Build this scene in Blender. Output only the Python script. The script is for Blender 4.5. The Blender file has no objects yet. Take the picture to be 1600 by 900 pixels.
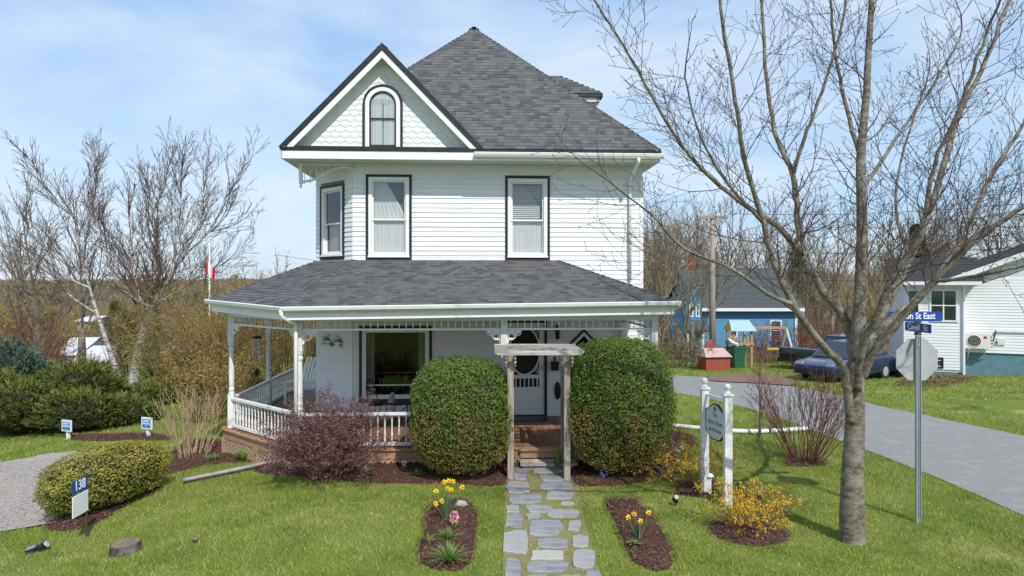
import bpy, math, random
import numpy as np
from mathutils import Vector, Matrix, noise

# ---------------------------------------------------------------- camera, sky, sun, exposure
SC = bpy.context.scene
COL = SC.collection
F, CX, HY, CH = 1050.0, 800.0, 442.0, 3.34          # focal length (px of a 1600 px wide picture), centre, horizon row, camera height
cam_data = bpy.data.cameras.new("camera")
cam_data.sensor_width = 36.0
cam_data.lens = 36.0 * F / 1600.0
cam_data.shift_y = -(450.0 - HY) / 1600.0
cam_data.clip_end = 9000.0
cam = bpy.data.objects.new("camera", cam_data)
COL.objects.link(cam)
cam.location = (0, 0, CH)
cam.rotation_euler = (math.radians(90), 0, 0)
SC.camera = cam

SUN_EL, SUN_AZ = math.radians(47), math.radians(24)   # azimuth measured from straight behind the camera towards its right
world = bpy.data.worlds.new("World")
SC.world = world
world.use_nodes = True
wn, wl = world.node_tree.nodes, world.node_tree.links
wn.clear()
w_out = wn.new("ShaderNodeOutputWorld")
w_bg = wn.new("ShaderNodeBackground"); w_bg.inputs["Strength"].default_value = 0.15
w_sky = wn.new("ShaderNodeTexSky"); w_sky.sky_type = 'NISHITA'; w_sky.sun_disc = False
w_sky.sun_elevation = SUN_EL; w_sky.sun_rotation = math.pi - SUN_AZ
w_sky.air_density = 1.25; w_sky.dust_density = 0.5; w_sky.ozone_density = 2.2
w_tc = wn.new("ShaderNodeTexCoord")
w_map = wn.new("ShaderNodeMapping"); w_map.inputs["Scale"].default_value = (1.0, 1.0, 3.2)
w_map.inputs["Rotation"].default_value = (0.0, 0.35, 0.5)
w_n1 = wn.new("ShaderNodeTexNoise"); w_n1.inputs["Scale"].default_value = 1.9; w_n1.inputs["Detail"].default_value = 7.0
w_n1.inputs["Roughness"].default_value = 0.56; w_n1.inputs["Distortion"].default_value = 0.45
w_cr = wn.new("ShaderNodeValToRGB")
w_cr.color_ramp.elements[0].position = 0.40; w_cr.color_ramp.elements[0].color = (0.04, 0.04, 0.04, 1)
w_cr.color_ramp.elements[1].position = 0.72; w_cr.color_ramp.elements[1].color = (0.85, 0.85, 0.85, 1)
w_mix = wn.new("ShaderNodeMixRGB"); w_mix.inputs["Color2"].default_value = (5.6, 6.0, 6.4, 1)
wl.new(w_tc.outputs["Generated"], w_map.inputs["Vector"])
wl.new(w_map.outputs["Vector"], w_n1.inputs["Vector"])
wl.new(w_n1.outputs["Fac"], w_cr.inputs["Fac"])
wl.new(w_cr.outputs["Color"], w_mix.inputs["Fac"])
w_veil = wn.new("ShaderNodeMixRGB"); w_veil.inputs["Fac"].default_value = 0.68; w_veil.inputs["Color2"].default_value = (2.35, 3.95, 6.2, 1)
wl.new(w_sky.outputs["Color"], w_veil.inputs["Color1"]); wl.new(w_veil.outputs["Color"], w_mix.inputs["Color1"])
wl.new(w_mix.outputs["Color"], w_bg.inputs["Color"])
wl.new(w_bg.outputs["Background"], w_out.inputs["Surface"])

sun_data = bpy.data.lights.new("sun", 'SUN')
sun_data.energy = 4.0; sun_data.angle = math.radians(0.6); sun_data.color = (1.0, 0.955, 0.89)
sun = bpy.data.objects.new("sun", sun_data)
COL.objects.link(sun)
to_sun = Vector((math.sin(SUN_AZ) * math.cos(SUN_EL), -math.cos(SUN_AZ) * math.cos(SUN_EL), math.sin(SUN_EL)))
sun.rotation_euler = to_sun.to_track_quat('Z', 'Y').to_euler()
sun.location = (20, -30, 40)

vs = SC.view_settings
vs.view_transform = 'Standard'; vs.look = 'None'; vs.gamma = 1.0; vs.use_curve_mapping = False
vs.exposure = 0.08

# ---------------------------------------------------------------- helpers: placing
RNG = random.Random(11)
NP = np.random.default_rng(7)

def sstep(a, b, x):
    t = min(1.0, max(0.0, (x - a) / (b - a)))
    return t * t * (3 - 2 * t)

def ground_z(x, y):
    """height of the terrain: flat by the house, falling to the left, dipping behind on the right, valley and far ridge"""
    t = max(0.0, -x - 2.6)
    left = -0.085 * (t * t / (t + 0.6)) if t < 40 else -0.085 * 39.4
    right = -1.35 * (1 - math.exp(-max(0.0, y - 17.0) * 0.055 / 1.35)) * sstep(-3, 4, x)
    w = 1.0 - sstep(-6, 10, x - 0.02 * y)
    d = max(0.0, y - 33.0)
    valley = -w * 11.0 * (1 - math.exp(-d * d / (d + 5.0) * 0.14 / 11.0))
    far = max(0.0, y - 220.0)
    rise = 30.0 * (1 - math.exp(-far / 1500.0)) * (0.8 + 0.2 * math.sin(x * 0.0017 + 1.0))
    if far > 0:
        left *= math.exp(-far / 300.0)
    return left + right + valley + rise

def ray(px, py, depth):
    """point seen at a picture position, at a given distance in front of the camera"""
    return Vector(((px - CX) * depth / F, depth, CH - (py - HY) * depth / F))

def G(px, py):
    """point of the ground seen at a picture position"""
    lo, y = 3.0, 3.0
    while y < 400:
        p = ray(px, py, y)
        if p.z <= ground_z(p.x, p.y):
            break
        lo = y; y += 0.25
    hi = y
    for _ in range(24):
        m = (lo + hi) / 2; p = ray(px, py, m)
        if p.z <= ground_z(p.x, p.y): hi = m
        else: lo = m
    p = ray(px, py, hi)
    return Vector((p.x, p.y, ground_z(p.x, p.y)))

# ---------------------------------------------------------------- helpers: meshes
class MB:
    def __init__(s):
        s.v = []; s.f = []; s.t = []; s.tint = 0.5
    def add(s, vs_, fs_):
        b = len(s.v)
        s.v.extend([tuple(p) for p in vs_]); s.t.extend([s.tint] * len(vs_))
        s.f.extend([tuple(i + b for i in f) for f in fs_])
        return s
    BF = ((0, 3, 2, 1), (4, 5, 6, 7), (0, 1, 5, 4), (1, 2, 6, 5), (2, 3, 7, 6), (3, 0, 4, 7))
    def box(s, x0, x1, y0, y1, z0, z1, M=None):
        p = [Vector(q) for q in ((x0, y0, z0), (x1, y0, z0), (x1, y1, z0), (x0, y1, z0), (x0, y0, z1), (x1, y0, z1), (x1, y1, z1), (x0, y1, z1))]
        if M is not None: p = [M @ q for q in p]
        return s.add(p, MB.BF)
    def fb(s, fr, u0, u1, n0, n1, z0, z1):
        c = [(u0, n1, z0), (u1, n1, z0), (u1, n0, z0), (u0, n0, z0), (u0, n1, z1), (u1, n1, z1), (u1, n0, z1), (u0, n0, z1)]
        return s.add([fr(*q) for q in c], MB.BF)
    def bar(s, a, b, w, h, up=(0, 0, 1)):
        a, b = Vector(a), Vector(b); d = (b - a).normalized(); up = Vector(up)
        sd = d.cross(up)
        if sd.length < 1e-4: sd = d.cross(Vector((0, 1, 0)))
        sd.normalize(); u = sd.cross(d).normalized()
        sd = sd * (w / 2); u = u * (h / 2)
        p = [a - sd - u, a + sd - u, a + sd + u, a - sd + u, b - sd - u, b + sd - u, b + sd + u, b - sd + u]
        return s.add(p, ((0, 1, 2, 3), (7, 6, 5, 4), (0, 4, 5, 1), (1, 5, 6, 2), (2, 6, 7, 3), (3, 7, 4, 0)))
    def tube(s, pts, rad, n=6, cap=True):
        pts = [Vector(p) for p in pts]
        if not hasattr(rad, '__len__'): rad = [rad] * len(pts)
        b = len(s.v); m = len(pts)
        ref = None
        for i, p in enumerate(pts):
            d = pts[min(i + 1, m - 1)] - pts[max(i - 1, 0)]
            if d.length < 1e-9: d = Vector((0, 0, 1))
            d.normalize()
            if ref is None:
                ref = d.orthogonal().normalized()
            ref = ref - d * ref.dot(d)
            if ref.length < 1e-5: ref = d.orthogonal()
            ref.normalize()
            q = d.cross(ref)
            for k in range(n):
                a = 2 * math.pi * k / n
                c = p + (ref * math.cos(a) + q * math.sin(a)) * rad[i]
                s.v.append((c.x, c.y, c.z)); s.t.append(s.tint)
        for i in range(m - 1):
            for k in range(n if n > 2 else 1):
                k2 = (k + 1) % n
                s.f.append((b + i * n + k, b + i * n + k2, b + (i + 1) * n + k2, b + (i + 1) * n + k))
        if cap and n > 2:
            s.f.append(tuple(b + k for k in reversed(range(n))))
            s.f.append(tuple(b + (m - 1) * n + k for k in range(n)))
        return s
    def lathe(s, prof, c=(0, 0, 0), n=10):
        pts = [(c[0], c[1], c[2] + z) for r, z in prof]
        b = len(s.v); m = len(prof)
        for r, z in prof:
            for k in range(n):
                a = 2 * math.pi * (k + 0.5) / n
                s.v.append((c[0] + r * math.cos(a), c[1] + r * math.sin(a), c[2] + z)); s.t.append(s.tint)
        for i in range(m - 1):
            for k in range(n):
                k2 = (k + 1) % n
                s.f.append((b + i * n + k, b + i * n + k2, b + (i + 1) * n + k2, b + (i + 1) * n + k))
        s.f.append(tuple(b + k for k in reversed(range(n))))
        s.f.append(tuple(b + (m - 1) * n + k for k in range(n)))
        return s
    def prism(s, outline, fr, n0, n1):
        """outline of (u, z) pairs extruded from depth n0 to n1 in a wall frame"""
        k = len(outline); b = len(s.v)
        for nn in (n0, n1):
            for u, z in outline:
                s.v.append(tuple(fr(u, nn, z))); s.t.append(s.tint)
        s.f.append(tuple(b + i for i in reversed(range(k)))); s.f.append(tuple(b + k + i for i in range(k)))
        for i in range(k):
            j = (i + 1) % k
            s.f.append((b + i, b + j, b + k + j, b + k + i))
        return s
    def ring(s, outer, inner, fr, n0, n1, closed=True):
        """frame between two outlines with the same number of points"""
        k = len(outer); b = len(s.v)
        for nn in (n0, n1):
            for o in (outer, inner):
                for u, z in o:
                    s.v.append(tuple(fr(u, nn, z))); s.t.append(s.tint)
        for i in range(k if closed else k - 1):
            j = (i + 1) % k
            o0, i0, o1, i1 = b, b + k, b + 2 * k, b + 3 * k
            s.f += [(o1 + i, o1 + j, i1 + j, i1 + i), (o0 + j, o0 + i, i0 + i, i0 + j), (o0 + i, o0 + j, o1 + j, o1 + i), (i0 + j, i0 + i, i1 + i, i1 + j)]
        return s
    def build(s, name, mat, parent=None, smooth=False, kind=None, label=None):
        me = bpy.data.meshes.new(name)
        me.from_pydata(s.v, [], s.f)
        at = me.attributes.new("tint", 'FLOAT', 'POINT')
        at.data.foreach_set("value", np.array(s.t, dtype=np.float32))
        return link(name, me, mat, parent, smooth, kind, label)

def link(name, me, mat, parent=None, smooth=False, kind=None, label=None):
    if mat is not None and len(me.materials) == 0: me.materials.append(mat)
    if smooth: me.polygons.foreach_set("use_smooth", np.ones(len(me.polygons), dtype=bool))
    me.update()
    o = bpy.data.objects.new(name, me); COL.objects.link(o)
    if parent is not None: o.parent = parent
    if kind: o["kind"] = kind
    if label: o["label"] = label
    return o

def np_mesh(name, V, nper, mat, parent=None, tint=None, kind=None, faces_per=None):
    """many equal small polygons: V is (count, nper, 3)"""
    V = np.asarray(V, dtype=np.float32); c = V.shape[0]
    me = bpy.data.meshes.new(name)
    me.vertices.add(c * nper); me.vertices.foreach_set("co", V.reshape(-1))
    me.loops.add(c * nper); me.loops.foreach_set("vertex_index", np.arange(c * nper, dtype=np.int32))
    me.polygons.add(c); me.polygons.foreach_set("loop_start", np.arange(0, c * nper, nper, dtype=np.int32))
    me.polygons.foreach_set("loop_total", np.full(c, nper, dtype=np.int32))
    at = me.attributes.new("tint", 'FLOAT', 'POINT')
    t = np.full(c, 0.5) if tint is None else np.asarray(tint)
    at.data.foreach_set("value", np.repeat(t, nper).astype(np.float32))
    me.update(calc_edges=True); me.validate()
    return link(name, me, mat, parent, False, kind)

def thing(name, label, cat, loc=(0, 0, 0), rz=0.0, group=None):
    o = bpy.data.objects.new(name, None); COL.objects.link(o)
    o.empty_display_size = 0.2
    o.location = loc; o.rotation_euler = (0, 0, rz)
    o["label"] = label; o["category"] = cat
    if group: o["group"] = group
    return o

def tag(o, label, cat, group=None):
    o["label"] = label; o["category"] = cat
    if group: o["group"] = group
    return o

def copy_tree(o, parent=None):
    c = o.copy(); COL.objects.link(c); c.parent = parent
    for ch in list(o.children): copy_tree(ch, c)
    return c

class Fr:
    """a wall frame: origin, direction along the wall, outward normal"""
    def __init__(s, ox, oy, ux, uy, nx, ny):
        s.o = (ox, oy); s.u = (ux, uy); s.n = (nx, ny)
    def __call__(s, u, n, z):
        return Vector((s.o[0] + u * s.u[0] + n * s.n[0], s.o[1] + u * s.u[1] + n * s.n[1], z))

def text(name, body, size, mat, parent, loc, rot, align='CENTER', sx=1.0, extrude=0.0015, bold=0.0):
    cu = bpy.data.curves.new(name, 'FONT'); cu.body = body; cu.size = size; cu.align_x = align; cu.align_y = 'CENTER'
    cu.extrude = extrude; cu.resolution_u = 3; cu.offset = bold
    t = bpy.data.objects.new(name, cu); COL.objects.link(t)
    bpy.context.view_layer.update()
    me = bpy.data.meshes.new_from_object(t)
    bpy.data.objects.remove(t)
    o = link(name, me, mat, parent)
    o.location = loc; o.rotation_euler = rot; o.scale = (sx, 1, 1)
    return o

# ---------------------------------------------------------------- materials
def ramp(nodes, stops):
    r = nodes.new("ShaderNodeValToRGB"); el = r.color_ramp.elements
    while len(el) < len(stops): el.new(0.5)
    for e, (p, c) in zip(el, stops):
        e.position = p; e.color = (c[0], c[1], c[2], 1)
    return r

def mat(name, c1, c2=None, scale=6.0, rough=0.6, stretch=(1, 1, 1), bump=0.0, bscale=None, metal=0.0, spec=0.4, tint=None, transl=0.0, detail=5.0, c3=None, lo=0.35, hi=0.65, coat=0.0):
    """noise between two colours (object space), bump, optional per-piece 'tint' attribute mixing to a third colour"""
    m = bpy.data.materials.new(name); m.use_nodes = True
    n, l = m.node_tree.nodes, m.node_tree.links
    b = n["Principled BSDF"]; out = n["Material Output"]
    b.inputs["Roughness"].default_value = rough; b.inputs["Metallic"].default_value = metal
    b.inputs["Specular IOR Level"].default_value = spec
    b.inputs["Coat Weight"].default_value = coat
    tc = n.new("ShaderNodeTexCoord"); mp = n.new("ShaderNodeMapping"); mp.inputs["Scale"].default_value = stretch
    l.new(tc.outputs["Object"], mp.inputs["Vector"])
    nz = n.new("ShaderNodeTexNoise"); nz.inputs["Scale"].default_value = scale; nz.inputs["Detail"].default_value = detail; nz.inputs["Roughness"].default_value = 0.6
    l.new(mp.outputs["Vector"], nz.inputs["Vector"])
    c2 = c2 or c1
    r = ramp(n, [(lo, c1), (hi, c2)]); l.new(nz.outputs["Fac"], r.inputs["Fac"])
    colour = r.outputs["Color"]
    if tint is not None:
        at = n.new("ShaderNodeAttribute"); at.attribute_name = "tint"
        mx = n.new("ShaderNodeMixRGB"); mx.inputs["Color2"].default_value = (*tint, 1)
        l.new(at.outputs["Fac"], mx.inputs["Fac"]); l.new(colour, mx.inputs["Color1"]); colour = mx.outputs["Color"]
    if c3 is not None:
        nz3 = n.new("ShaderNodeTexNoise"); nz3.inputs["Scale"].default_value = scale * 0.22; nz3.inputs["Detail"].default_value = 4
        l.new(mp.outputs["Vector"], nz3.inputs["Vector"])
        r3 = ramp(n, [(0.50, (0, 0, 0)), (0.66, (1, 1, 1))]); l.new(nz3.outputs["Fac"], r3.inputs["Fac"])
        mx3 = n.new("ShaderNodeMixRGB"); mx3.inputs["Color2"].default_value = (*c3, 1)
        l.new(r3.outputs["Color"], mx3.inputs["Fac"]); l.new(colour, mx3.inputs["Color1"]); colour = mx3.outputs["Color"]
    l.new(colour, b.inputs["Base Color"])
    if bump:
        nb = n.new("ShaderNodeTexNoise"); nb.inputs["Scale"].default_value = bscale or scale * 3; nb.inputs["Detail"].default_value = 4
        l.new(mp.outputs["Vector"], nb.inputs["Vector"])
        bp = n.new("ShaderNodeBump"); bp.inputs["Strength"].default_value = bump; bp.inputs["Distance"].default_value = 0.02
        l.new(nb.outputs["Fac"], bp.inputs["Height"]); l.new(bp.outputs["Normal"], b.inputs["Normal"])
    if transl:
        tr = n.new("ShaderNodeBsdfTranslucent"); l.new(colour, tr.inputs["Color"])
        ms = n.new("ShaderNodeMixShader"); ms.inputs["Fac"].default_value = transl
        l.new(b.outputs["BSDF"], ms.inputs[1]); l.new(tr.outputs["BSDF"], ms.inputs[2]); l.new(ms.outputs["Shader"], out.inputs["Surface"])
    return m

def glass_mat(name, col=(0.75, 0.8, 0.8), boost=0.05):
    m = bpy.data.materials.new(name); m.use_nodes = True
    n, l = m.node_tree.nodes, m.node_tree.links; n.remove(n["Principled BSDF"])
    tr = n.new("ShaderNodeBsdfTransparent"); tr.inputs["Color"].default_value = (*col, 1)
    gl = n.new("ShaderNodeBsdfGlossy"); gl.inputs["Roughness"].default_value = 0.015
    lw = n.new("ShaderNodeLayerWeight"); lw.inputs["Blend"].default_value = 0.5
    fr = n.new("ShaderNodeMath"); fr.operation = 'POWER'; fr.inputs[1].default_value = 4.0; l.new(lw.outputs["Facing"], fr.inputs[0])
    ad = n.new("ShaderNodeMath"); ad.operation = 'ADD'; ad.inputs[1].default_value = boost + 0.05; ad.use_clamp = True
    nz = n.new("ShaderNodeTexNoise"); nz.inputs["Scale"].default_value = 1.3
    bp = n.new("ShaderNodeBump"); bp.inputs["Strength"].default_value = 0.04; l.new(nz.outputs["Fac"], bp.inputs["Height"]); l.new(bp.outputs["Normal"], gl.inputs["Normal"])
    ms = n.new("ShaderNodeMixShader")
    l.new(fr.outputs[0], ad.inputs[0]); l.new(ad.outputs[0], ms.inputs["Fac"])
    l.new(tr.outputs["BSDF"], ms.inputs[1]); l.new(gl.outputs["BSDF"], ms.inputs[2]); l.new(ms.outputs["Shader"], n["Material Output"].inputs["Surface"])
    return m

M = {}
M['siding'] = mat("white_siding_paint", (0.80, 0.80, 0.81), (0.72, 0.73, 0.75), 2.2, 0.5, (0.6, 0.6, 5), 0.08, 30, tint=(0.70, 0.71, 0.72))
M['white'] = mat("white_trim_paint", (0.80, 0.80, 0.79), (0.74, 0.74, 0.73), 4, 0.45, bump=0.05, bscale=40)
M['whiteworn'] = mat("worn_white_paint", (0.78, 0.78, 0.76), (0.62, 0.61, 0.58), 9, 0.55, (1, 1, 0.3), 0.12, 50)
M['soffit'] = mat("soffit_paint", (0.66, 0.64, 0.58), (0.58, 0.56, 0.50), 3, 0.6)
M['black'] = mat("black_trim_paint", (0.012, 0.012, 0.014), (0.025, 0.024, 0.025), 8, 0.5, bump=0.05)
M['shingle'] = mat("asphalt_shingle", (0.155, 0.155, 0.157), (0.110, 0.110, 0.112), 55, 0.92, bump=0.35, bscale=160, tint=(0.058, 0.057, 0.060), spec=0.25)
M['roofdeck'] = mat("roof_felt", (0.045, 0.045, 0.05), (0.03, 0.03, 0.034), 20, 0.9)
M['deck'] = mat("stained_deck_wood", (0.23, 0.105, 0.055), (0.155, 0.07, 0.04), 5, 0.55, (6, 0.6, 6), 0.15, 30, tint=(0.30, 0.17, 0.10))
M['rawwood'] = mat("raw_pine", (0.47, 0.29, 0.16), (0.36, 0.21, 0.115), 4, 0.65, (0.7, 0.7, 6), 0.15, 20)
M['lattice'] = mat("lattice_wood", (0.58, 0.43, 0.32), (0.47, 0.33, 0.23), 6, 0.7)
M['weathered'] = mat("weathered_grey_wood", (0.46, 0.43, 0.39), (0.27, 0.24, 0.21), 5, 0.8, (0.5, 2, 5), 0.3, 22, c3=(0.55, 0.53, 0.50))
M['weatheredpost'] = mat("weathered_post_wood", (0.42, 0.37, 0.31), (0.25, 0.20, 0.155), 6, 0.8, (4, 4, 0.4), 0.3, 22)
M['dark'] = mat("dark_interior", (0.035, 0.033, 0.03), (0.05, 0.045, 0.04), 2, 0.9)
M['interior'] = mat("interior_plaster", (0.25, 0.24, 0.21), (0.20, 0.19, 0.17), 2, 0.9)
M['glass'] = glass_mat("window_glass", (0.9, 0.92, 0.92), boost=0.07)
M['clearglass'] = glass_mat("clear_window_glass", (0.8, 0.82, 0.82), boost=0.0)
M['darkglass'] = glass_mat("dark_glass", (0.18, 0.2, 0.2), 0.0)
M['curtain'] = mat("sheer_curtain", (0.86, 0.86, 0.85), (0.72, 0.73, 0.73), 3, 0.9, (8, 8, 0.5), transl=0.25)
M['blind'] = mat("white_blind", (0.80, 0.81, 0.81), (0.74, 0.75, 0.76), 3, 0.7)
M['tanshade'] = mat("tan_shade", (0.42, 0.38, 0.34), (0.36, 0.33, 0.30), 3, 0.9, (6, 6, .5))
M['drape'] = mat("pale_green_drape", (0.40, 0.42, 0.33), (0.30, 0.32, 0.25), 3, 0.9, (8, 8, 0.4))
M['screen'] = mat("insect_screen", (0.012, 0.012, 0.013), (0.02, 0.02, 0.02), 40, 0.7)
M['iron'] = mat("black_iron", (0.015, 0.014, 0.014), (0.03, 0.027, 0.025), 20, 0.55, bump=0.1, metal=0.3)
M['brownmetal'] = mat("bronze_metal", (0.09, 0.06, 0.045), (0.13, 0.09, 0.07), 12, 0.5, metal=0.4)
M['steel'] = mat("galvanised_steel", (0.42, 0.46, 0.50), (0.34, 0.38, 0.42), 25, 0.45, metal=0.3, spec=0.5)
M['signback'] = mat("aluminium_sign_back", (0.42, 0.43, 0.44), (0.36, 0.37, 0.38), 6, 0.5, metal=0.05)
M['blue'] = mat("sign_blue", (0.012, 0.06, 0.30), (0.016, 0.075, 0.34), 6, 0.35)
M['parkblue'] = mat("parking_blue", (0.02, 0.18, 0.50), (0.03, 0.20, 0.54), 6, 0.4)
M['lettering'] = mat("white_lettering", (0.82, 0.84, 0.86), None, 6, 0.5)
M['greyletter'] = mat("grey_lettering", (0.20, 0.24, 0.27), (0.16, 0.19, 0.22), 6, 0.5)
M['signboard'] = mat("pale_signboard", (0.60, 0.64, 0.63), (0.52, 0.56, 0.56), 9, 0.5)
M['brick'] = mat("red_brick", (0.26, 0.075, 0.05), (0.18, 0.05, 0.035), 8, 0.85, bump=0.3)
M['mortar'] = mat("mortar", (0.35, 0.32, 0.29), (0.28, 0.26, 0.24), 12, 0.9)
M['mulch'] = mat("bark_mulch", (0.125, 0.064, 0.047), (0.055, 0.029, 0.022), 38, 0.95, bump=0.9, bscale=70, spec=0.15)
M['chip'] = mat("bark_chip", (0.11, 0.055, 0.040), (0.06, 0.03, 0.023), 10, 0.95, tint=(0.24, 0.15, 0.11), spec=0.15)
M['stone'] = mat("slate_flagstone", (0.31, 0.315, 0.335), (0.185, 0.19, 0.205), 3.2, 0.75, (1, 2.5, 1), 0.35, 24, tint=(0.42, 0.40, 0.36))
M['rock'] = mat("field_stone", (0.42, 0.40, 0.33), (0.27, 0.26, 0.21), 14, 0.9, bump=0.5)
M['asphalt'] = mat("old_asphalt", (0.27, 0.265, 0.255), (0.225, 0.22, 0.213), 14.0, 0.9, bump=0.4, bscale=160, c3=(0.285, 0.28, 0.272), spec=0.2)
M['gravel'] = mat("gravel", (0.46, 0.415, 0.375), (0.27, 0.24, 0.215), 22, 0.95, bump=0.8, bscale=70, spec=0.15, c3=(0.36, 0.31, 0.265))
M['dirt'] = mat("bare_dirt", (0.22, 0.14, 0.10), (0.15, 0.095, 0.07), 9, 0.95, bump=0.5)
M['bark'] = mat("maple_bark", (0.235, 0.198, 0.155), (0.11, 0.088, 0.069), 13, 0.9, (1, 1, 1.5), 0.8, 40, c3=(0.27, 0.26, 0.21), lo=0.40, hi=0.60)
M['twig'] = mat("maple_twig", (0.115, 0.080, 0.064), (0.082, 0.057, 0.048), 6, 0.85)
M['birch'] = mat("birch_bark", (0.46, 0.43, 0.39), (0.13, 0.11, 0.10), 4, 0.8, (1, 1, 2.6), 0.3, 20, lo=0.46, hi=0.62)
M['birchtwig'] = mat("birch_twig", (0.15, 0.10, 0.085), (0.105, 0.07, 0.062), 3, 0.85)
M['greytwig'] = mat("bare_grey_twig", (0.19, 0.155, 0.125), (0.135, 0.108, 0.088), 1, 0.9)
M['redtwig'] = mat("red_brown_stem", (0.22, 0.095, 0.075), (0.15, 0.075, 0.06), 5, 0.8)
M['straw'] = mat("dry_straw_stem", (0.50, 0.39, 0.24), (0.36, 0.27, 0.16), 5, 0.85)
M['ochre'] = mat("ochre_budding_stem", (0.30, 0.22, 0.085), (0.24, 0.165, 0.075), 2, 0.85)
M['yew'] = mat("yew_needles", (0.080, 0.145, 0.018), (0.135, 0.210, 0.028), 7, 0.55, tint=(0.29, 0.165, 0.07), spec=0.3, transl=0.15)
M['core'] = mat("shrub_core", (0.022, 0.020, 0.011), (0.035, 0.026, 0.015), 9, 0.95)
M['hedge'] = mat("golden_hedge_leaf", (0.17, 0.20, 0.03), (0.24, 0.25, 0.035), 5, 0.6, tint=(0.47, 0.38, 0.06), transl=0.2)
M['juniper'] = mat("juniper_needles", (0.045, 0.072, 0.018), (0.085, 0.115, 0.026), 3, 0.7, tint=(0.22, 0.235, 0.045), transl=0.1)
M['spruce'] = mat("blue_green_needles", (0.05, 0.085, 0.06), (0.075, 0.12, 0.085), 3, 0.7, tint=(0.11, 0.16, 0.12))
M['barberry'] = mat("purple_leaf", (0.11, 0.036, 0.042), (0.07, 0.026, 0.03), 5, 0.6, tint=(0.30, 0.19, 0.18), transl=0.2)
M['redbud'] = mat("red_buds", (0.25, 0.06, 0.06), (0.18, 0.05, 0.05), 5, 0.6, transl=0.2)
M['forsythia'] = mat("golden_blossom", (0.74, 0.47, 0.025), (0.80, 0.55, 0.04), 5, 0.6, tint=(0.62, 0.33, 0.03), transl=0.25)
M['catkin'] = mat("young_ochre_leaf", (0.26, 0.215, 0.06), (0.33, 0.265, 0.075), 2, 0.7, tint=(0.26, 0.165, 0.06), transl=0.2)
M['leaf'] = mat("fresh_green_leaf", (0.11, 0.21, 0.035), (0.15, 0.27, 0.05), 8, 0.5, tint=(0.26, 0.36, 0.09), transl=0.25)
M['daffleaf'] = mat("daffodil_leaf", (0.09, 0.17, 0.07), (0.12, 0.21, 0.08), 8, 0.5, tint=(0.18, 0.27, 0.12), transl=0.2)
M['daffodil'] = mat("yellow_petal", (0.85, 0.62, 0.02), (0.90, 0.70, 0.03), 8, 0.5, transl=0.2)
M['trumpet'] = mat("orange_trumpet", (0.85, 0.40, 0.01), None, 8, 0.5)
M['pink'] = mat("pink_petal", (0.80, 0.30, 0.42), (0.85, 0.45, 0.52), 8, 0.5, transl=0.2)
M['violet'] = mat("violet_petal", (0.20, 0.18, 0.55), (0.30, 0.28, 0.62), 8, 0.5)
M['grass'] = mat("lawn_blade", (0.145, 0.220, 0.032), (0.265, 0.335, 0.050), 1.6, 0.6, tint=(0.58, 0.52, 0.22), transl=0.3, spec=0.25)
M['lawn'] = mat("lawn_ground", (0.105, 0.165, 0.022), (0.175, 0.225, 0.035), 1.0, 0.95, bump=0.5, bscale=60, spec=0.1)
M['plasticblack'] = mat("black_plastic", (0.012, 0.012, 0.014), (0.02, 0.02, 0.022), 10, 0.4)
M['lens'] = mat("lamp_lens", (0.42, 0.44, 0.46), None, 10, 0.15, spec=0.8)
M['solar'] = mat("solar_cell", (0.16, 0.16, 0.30), (0.20, 0.20, 0.34), 20, 0.25, spec=0.7)
M['pvc'] = mat("white_pvc", (0.80, 0.80, 0.78), (0.70, 0.70, 0.67), 5, 0.4)
M['greydown'] = mat("grey_downspout", (0.34, 0.31, 0.32), (0.24, 0.21, 0.21), 5, 0.5)
M['red'] = mat("flag_red", (0.62, 0.02, 0.025), (0.7, 0.03, 0.03), 5, 0.7, transl=0.25)
M['flagwhite'] = mat("flag_white", (0.8, 0.8, 0.8), None, 5, 0.7, transl=0.25)
M['cutwood'] = mat("cut_wood", (0.24, 0.16, 0.125), (0.12, 0.085, 0.075), 7, 0.85, bump=0.3)
M['stumpbark'] = mat("stump_bark", (0.10, 0.08, 0.067), (0.03, 0.025, 0.022), 22, 0.95, bump=0.9, c3=(0.19, 0.175, 0.16))

# ---------------------------------------------------------------- the ground
from mathutils.geometry import delaunay_2d_cdt

def axis(fine0, fine1, step, lo, hi, grow):
    a = list(np.arange(fine0, fine1 + 1e-6, step)); s, v = step, fine1
    while v < hi:
        s *= grow; v = min(hi, v + s); a.append(v)
    s, v, b = step, fine0, []
    while v > lo:
        s *= grow; v = max(lo, v - s); b.append(v)
    return b[::-1] + a

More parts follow.
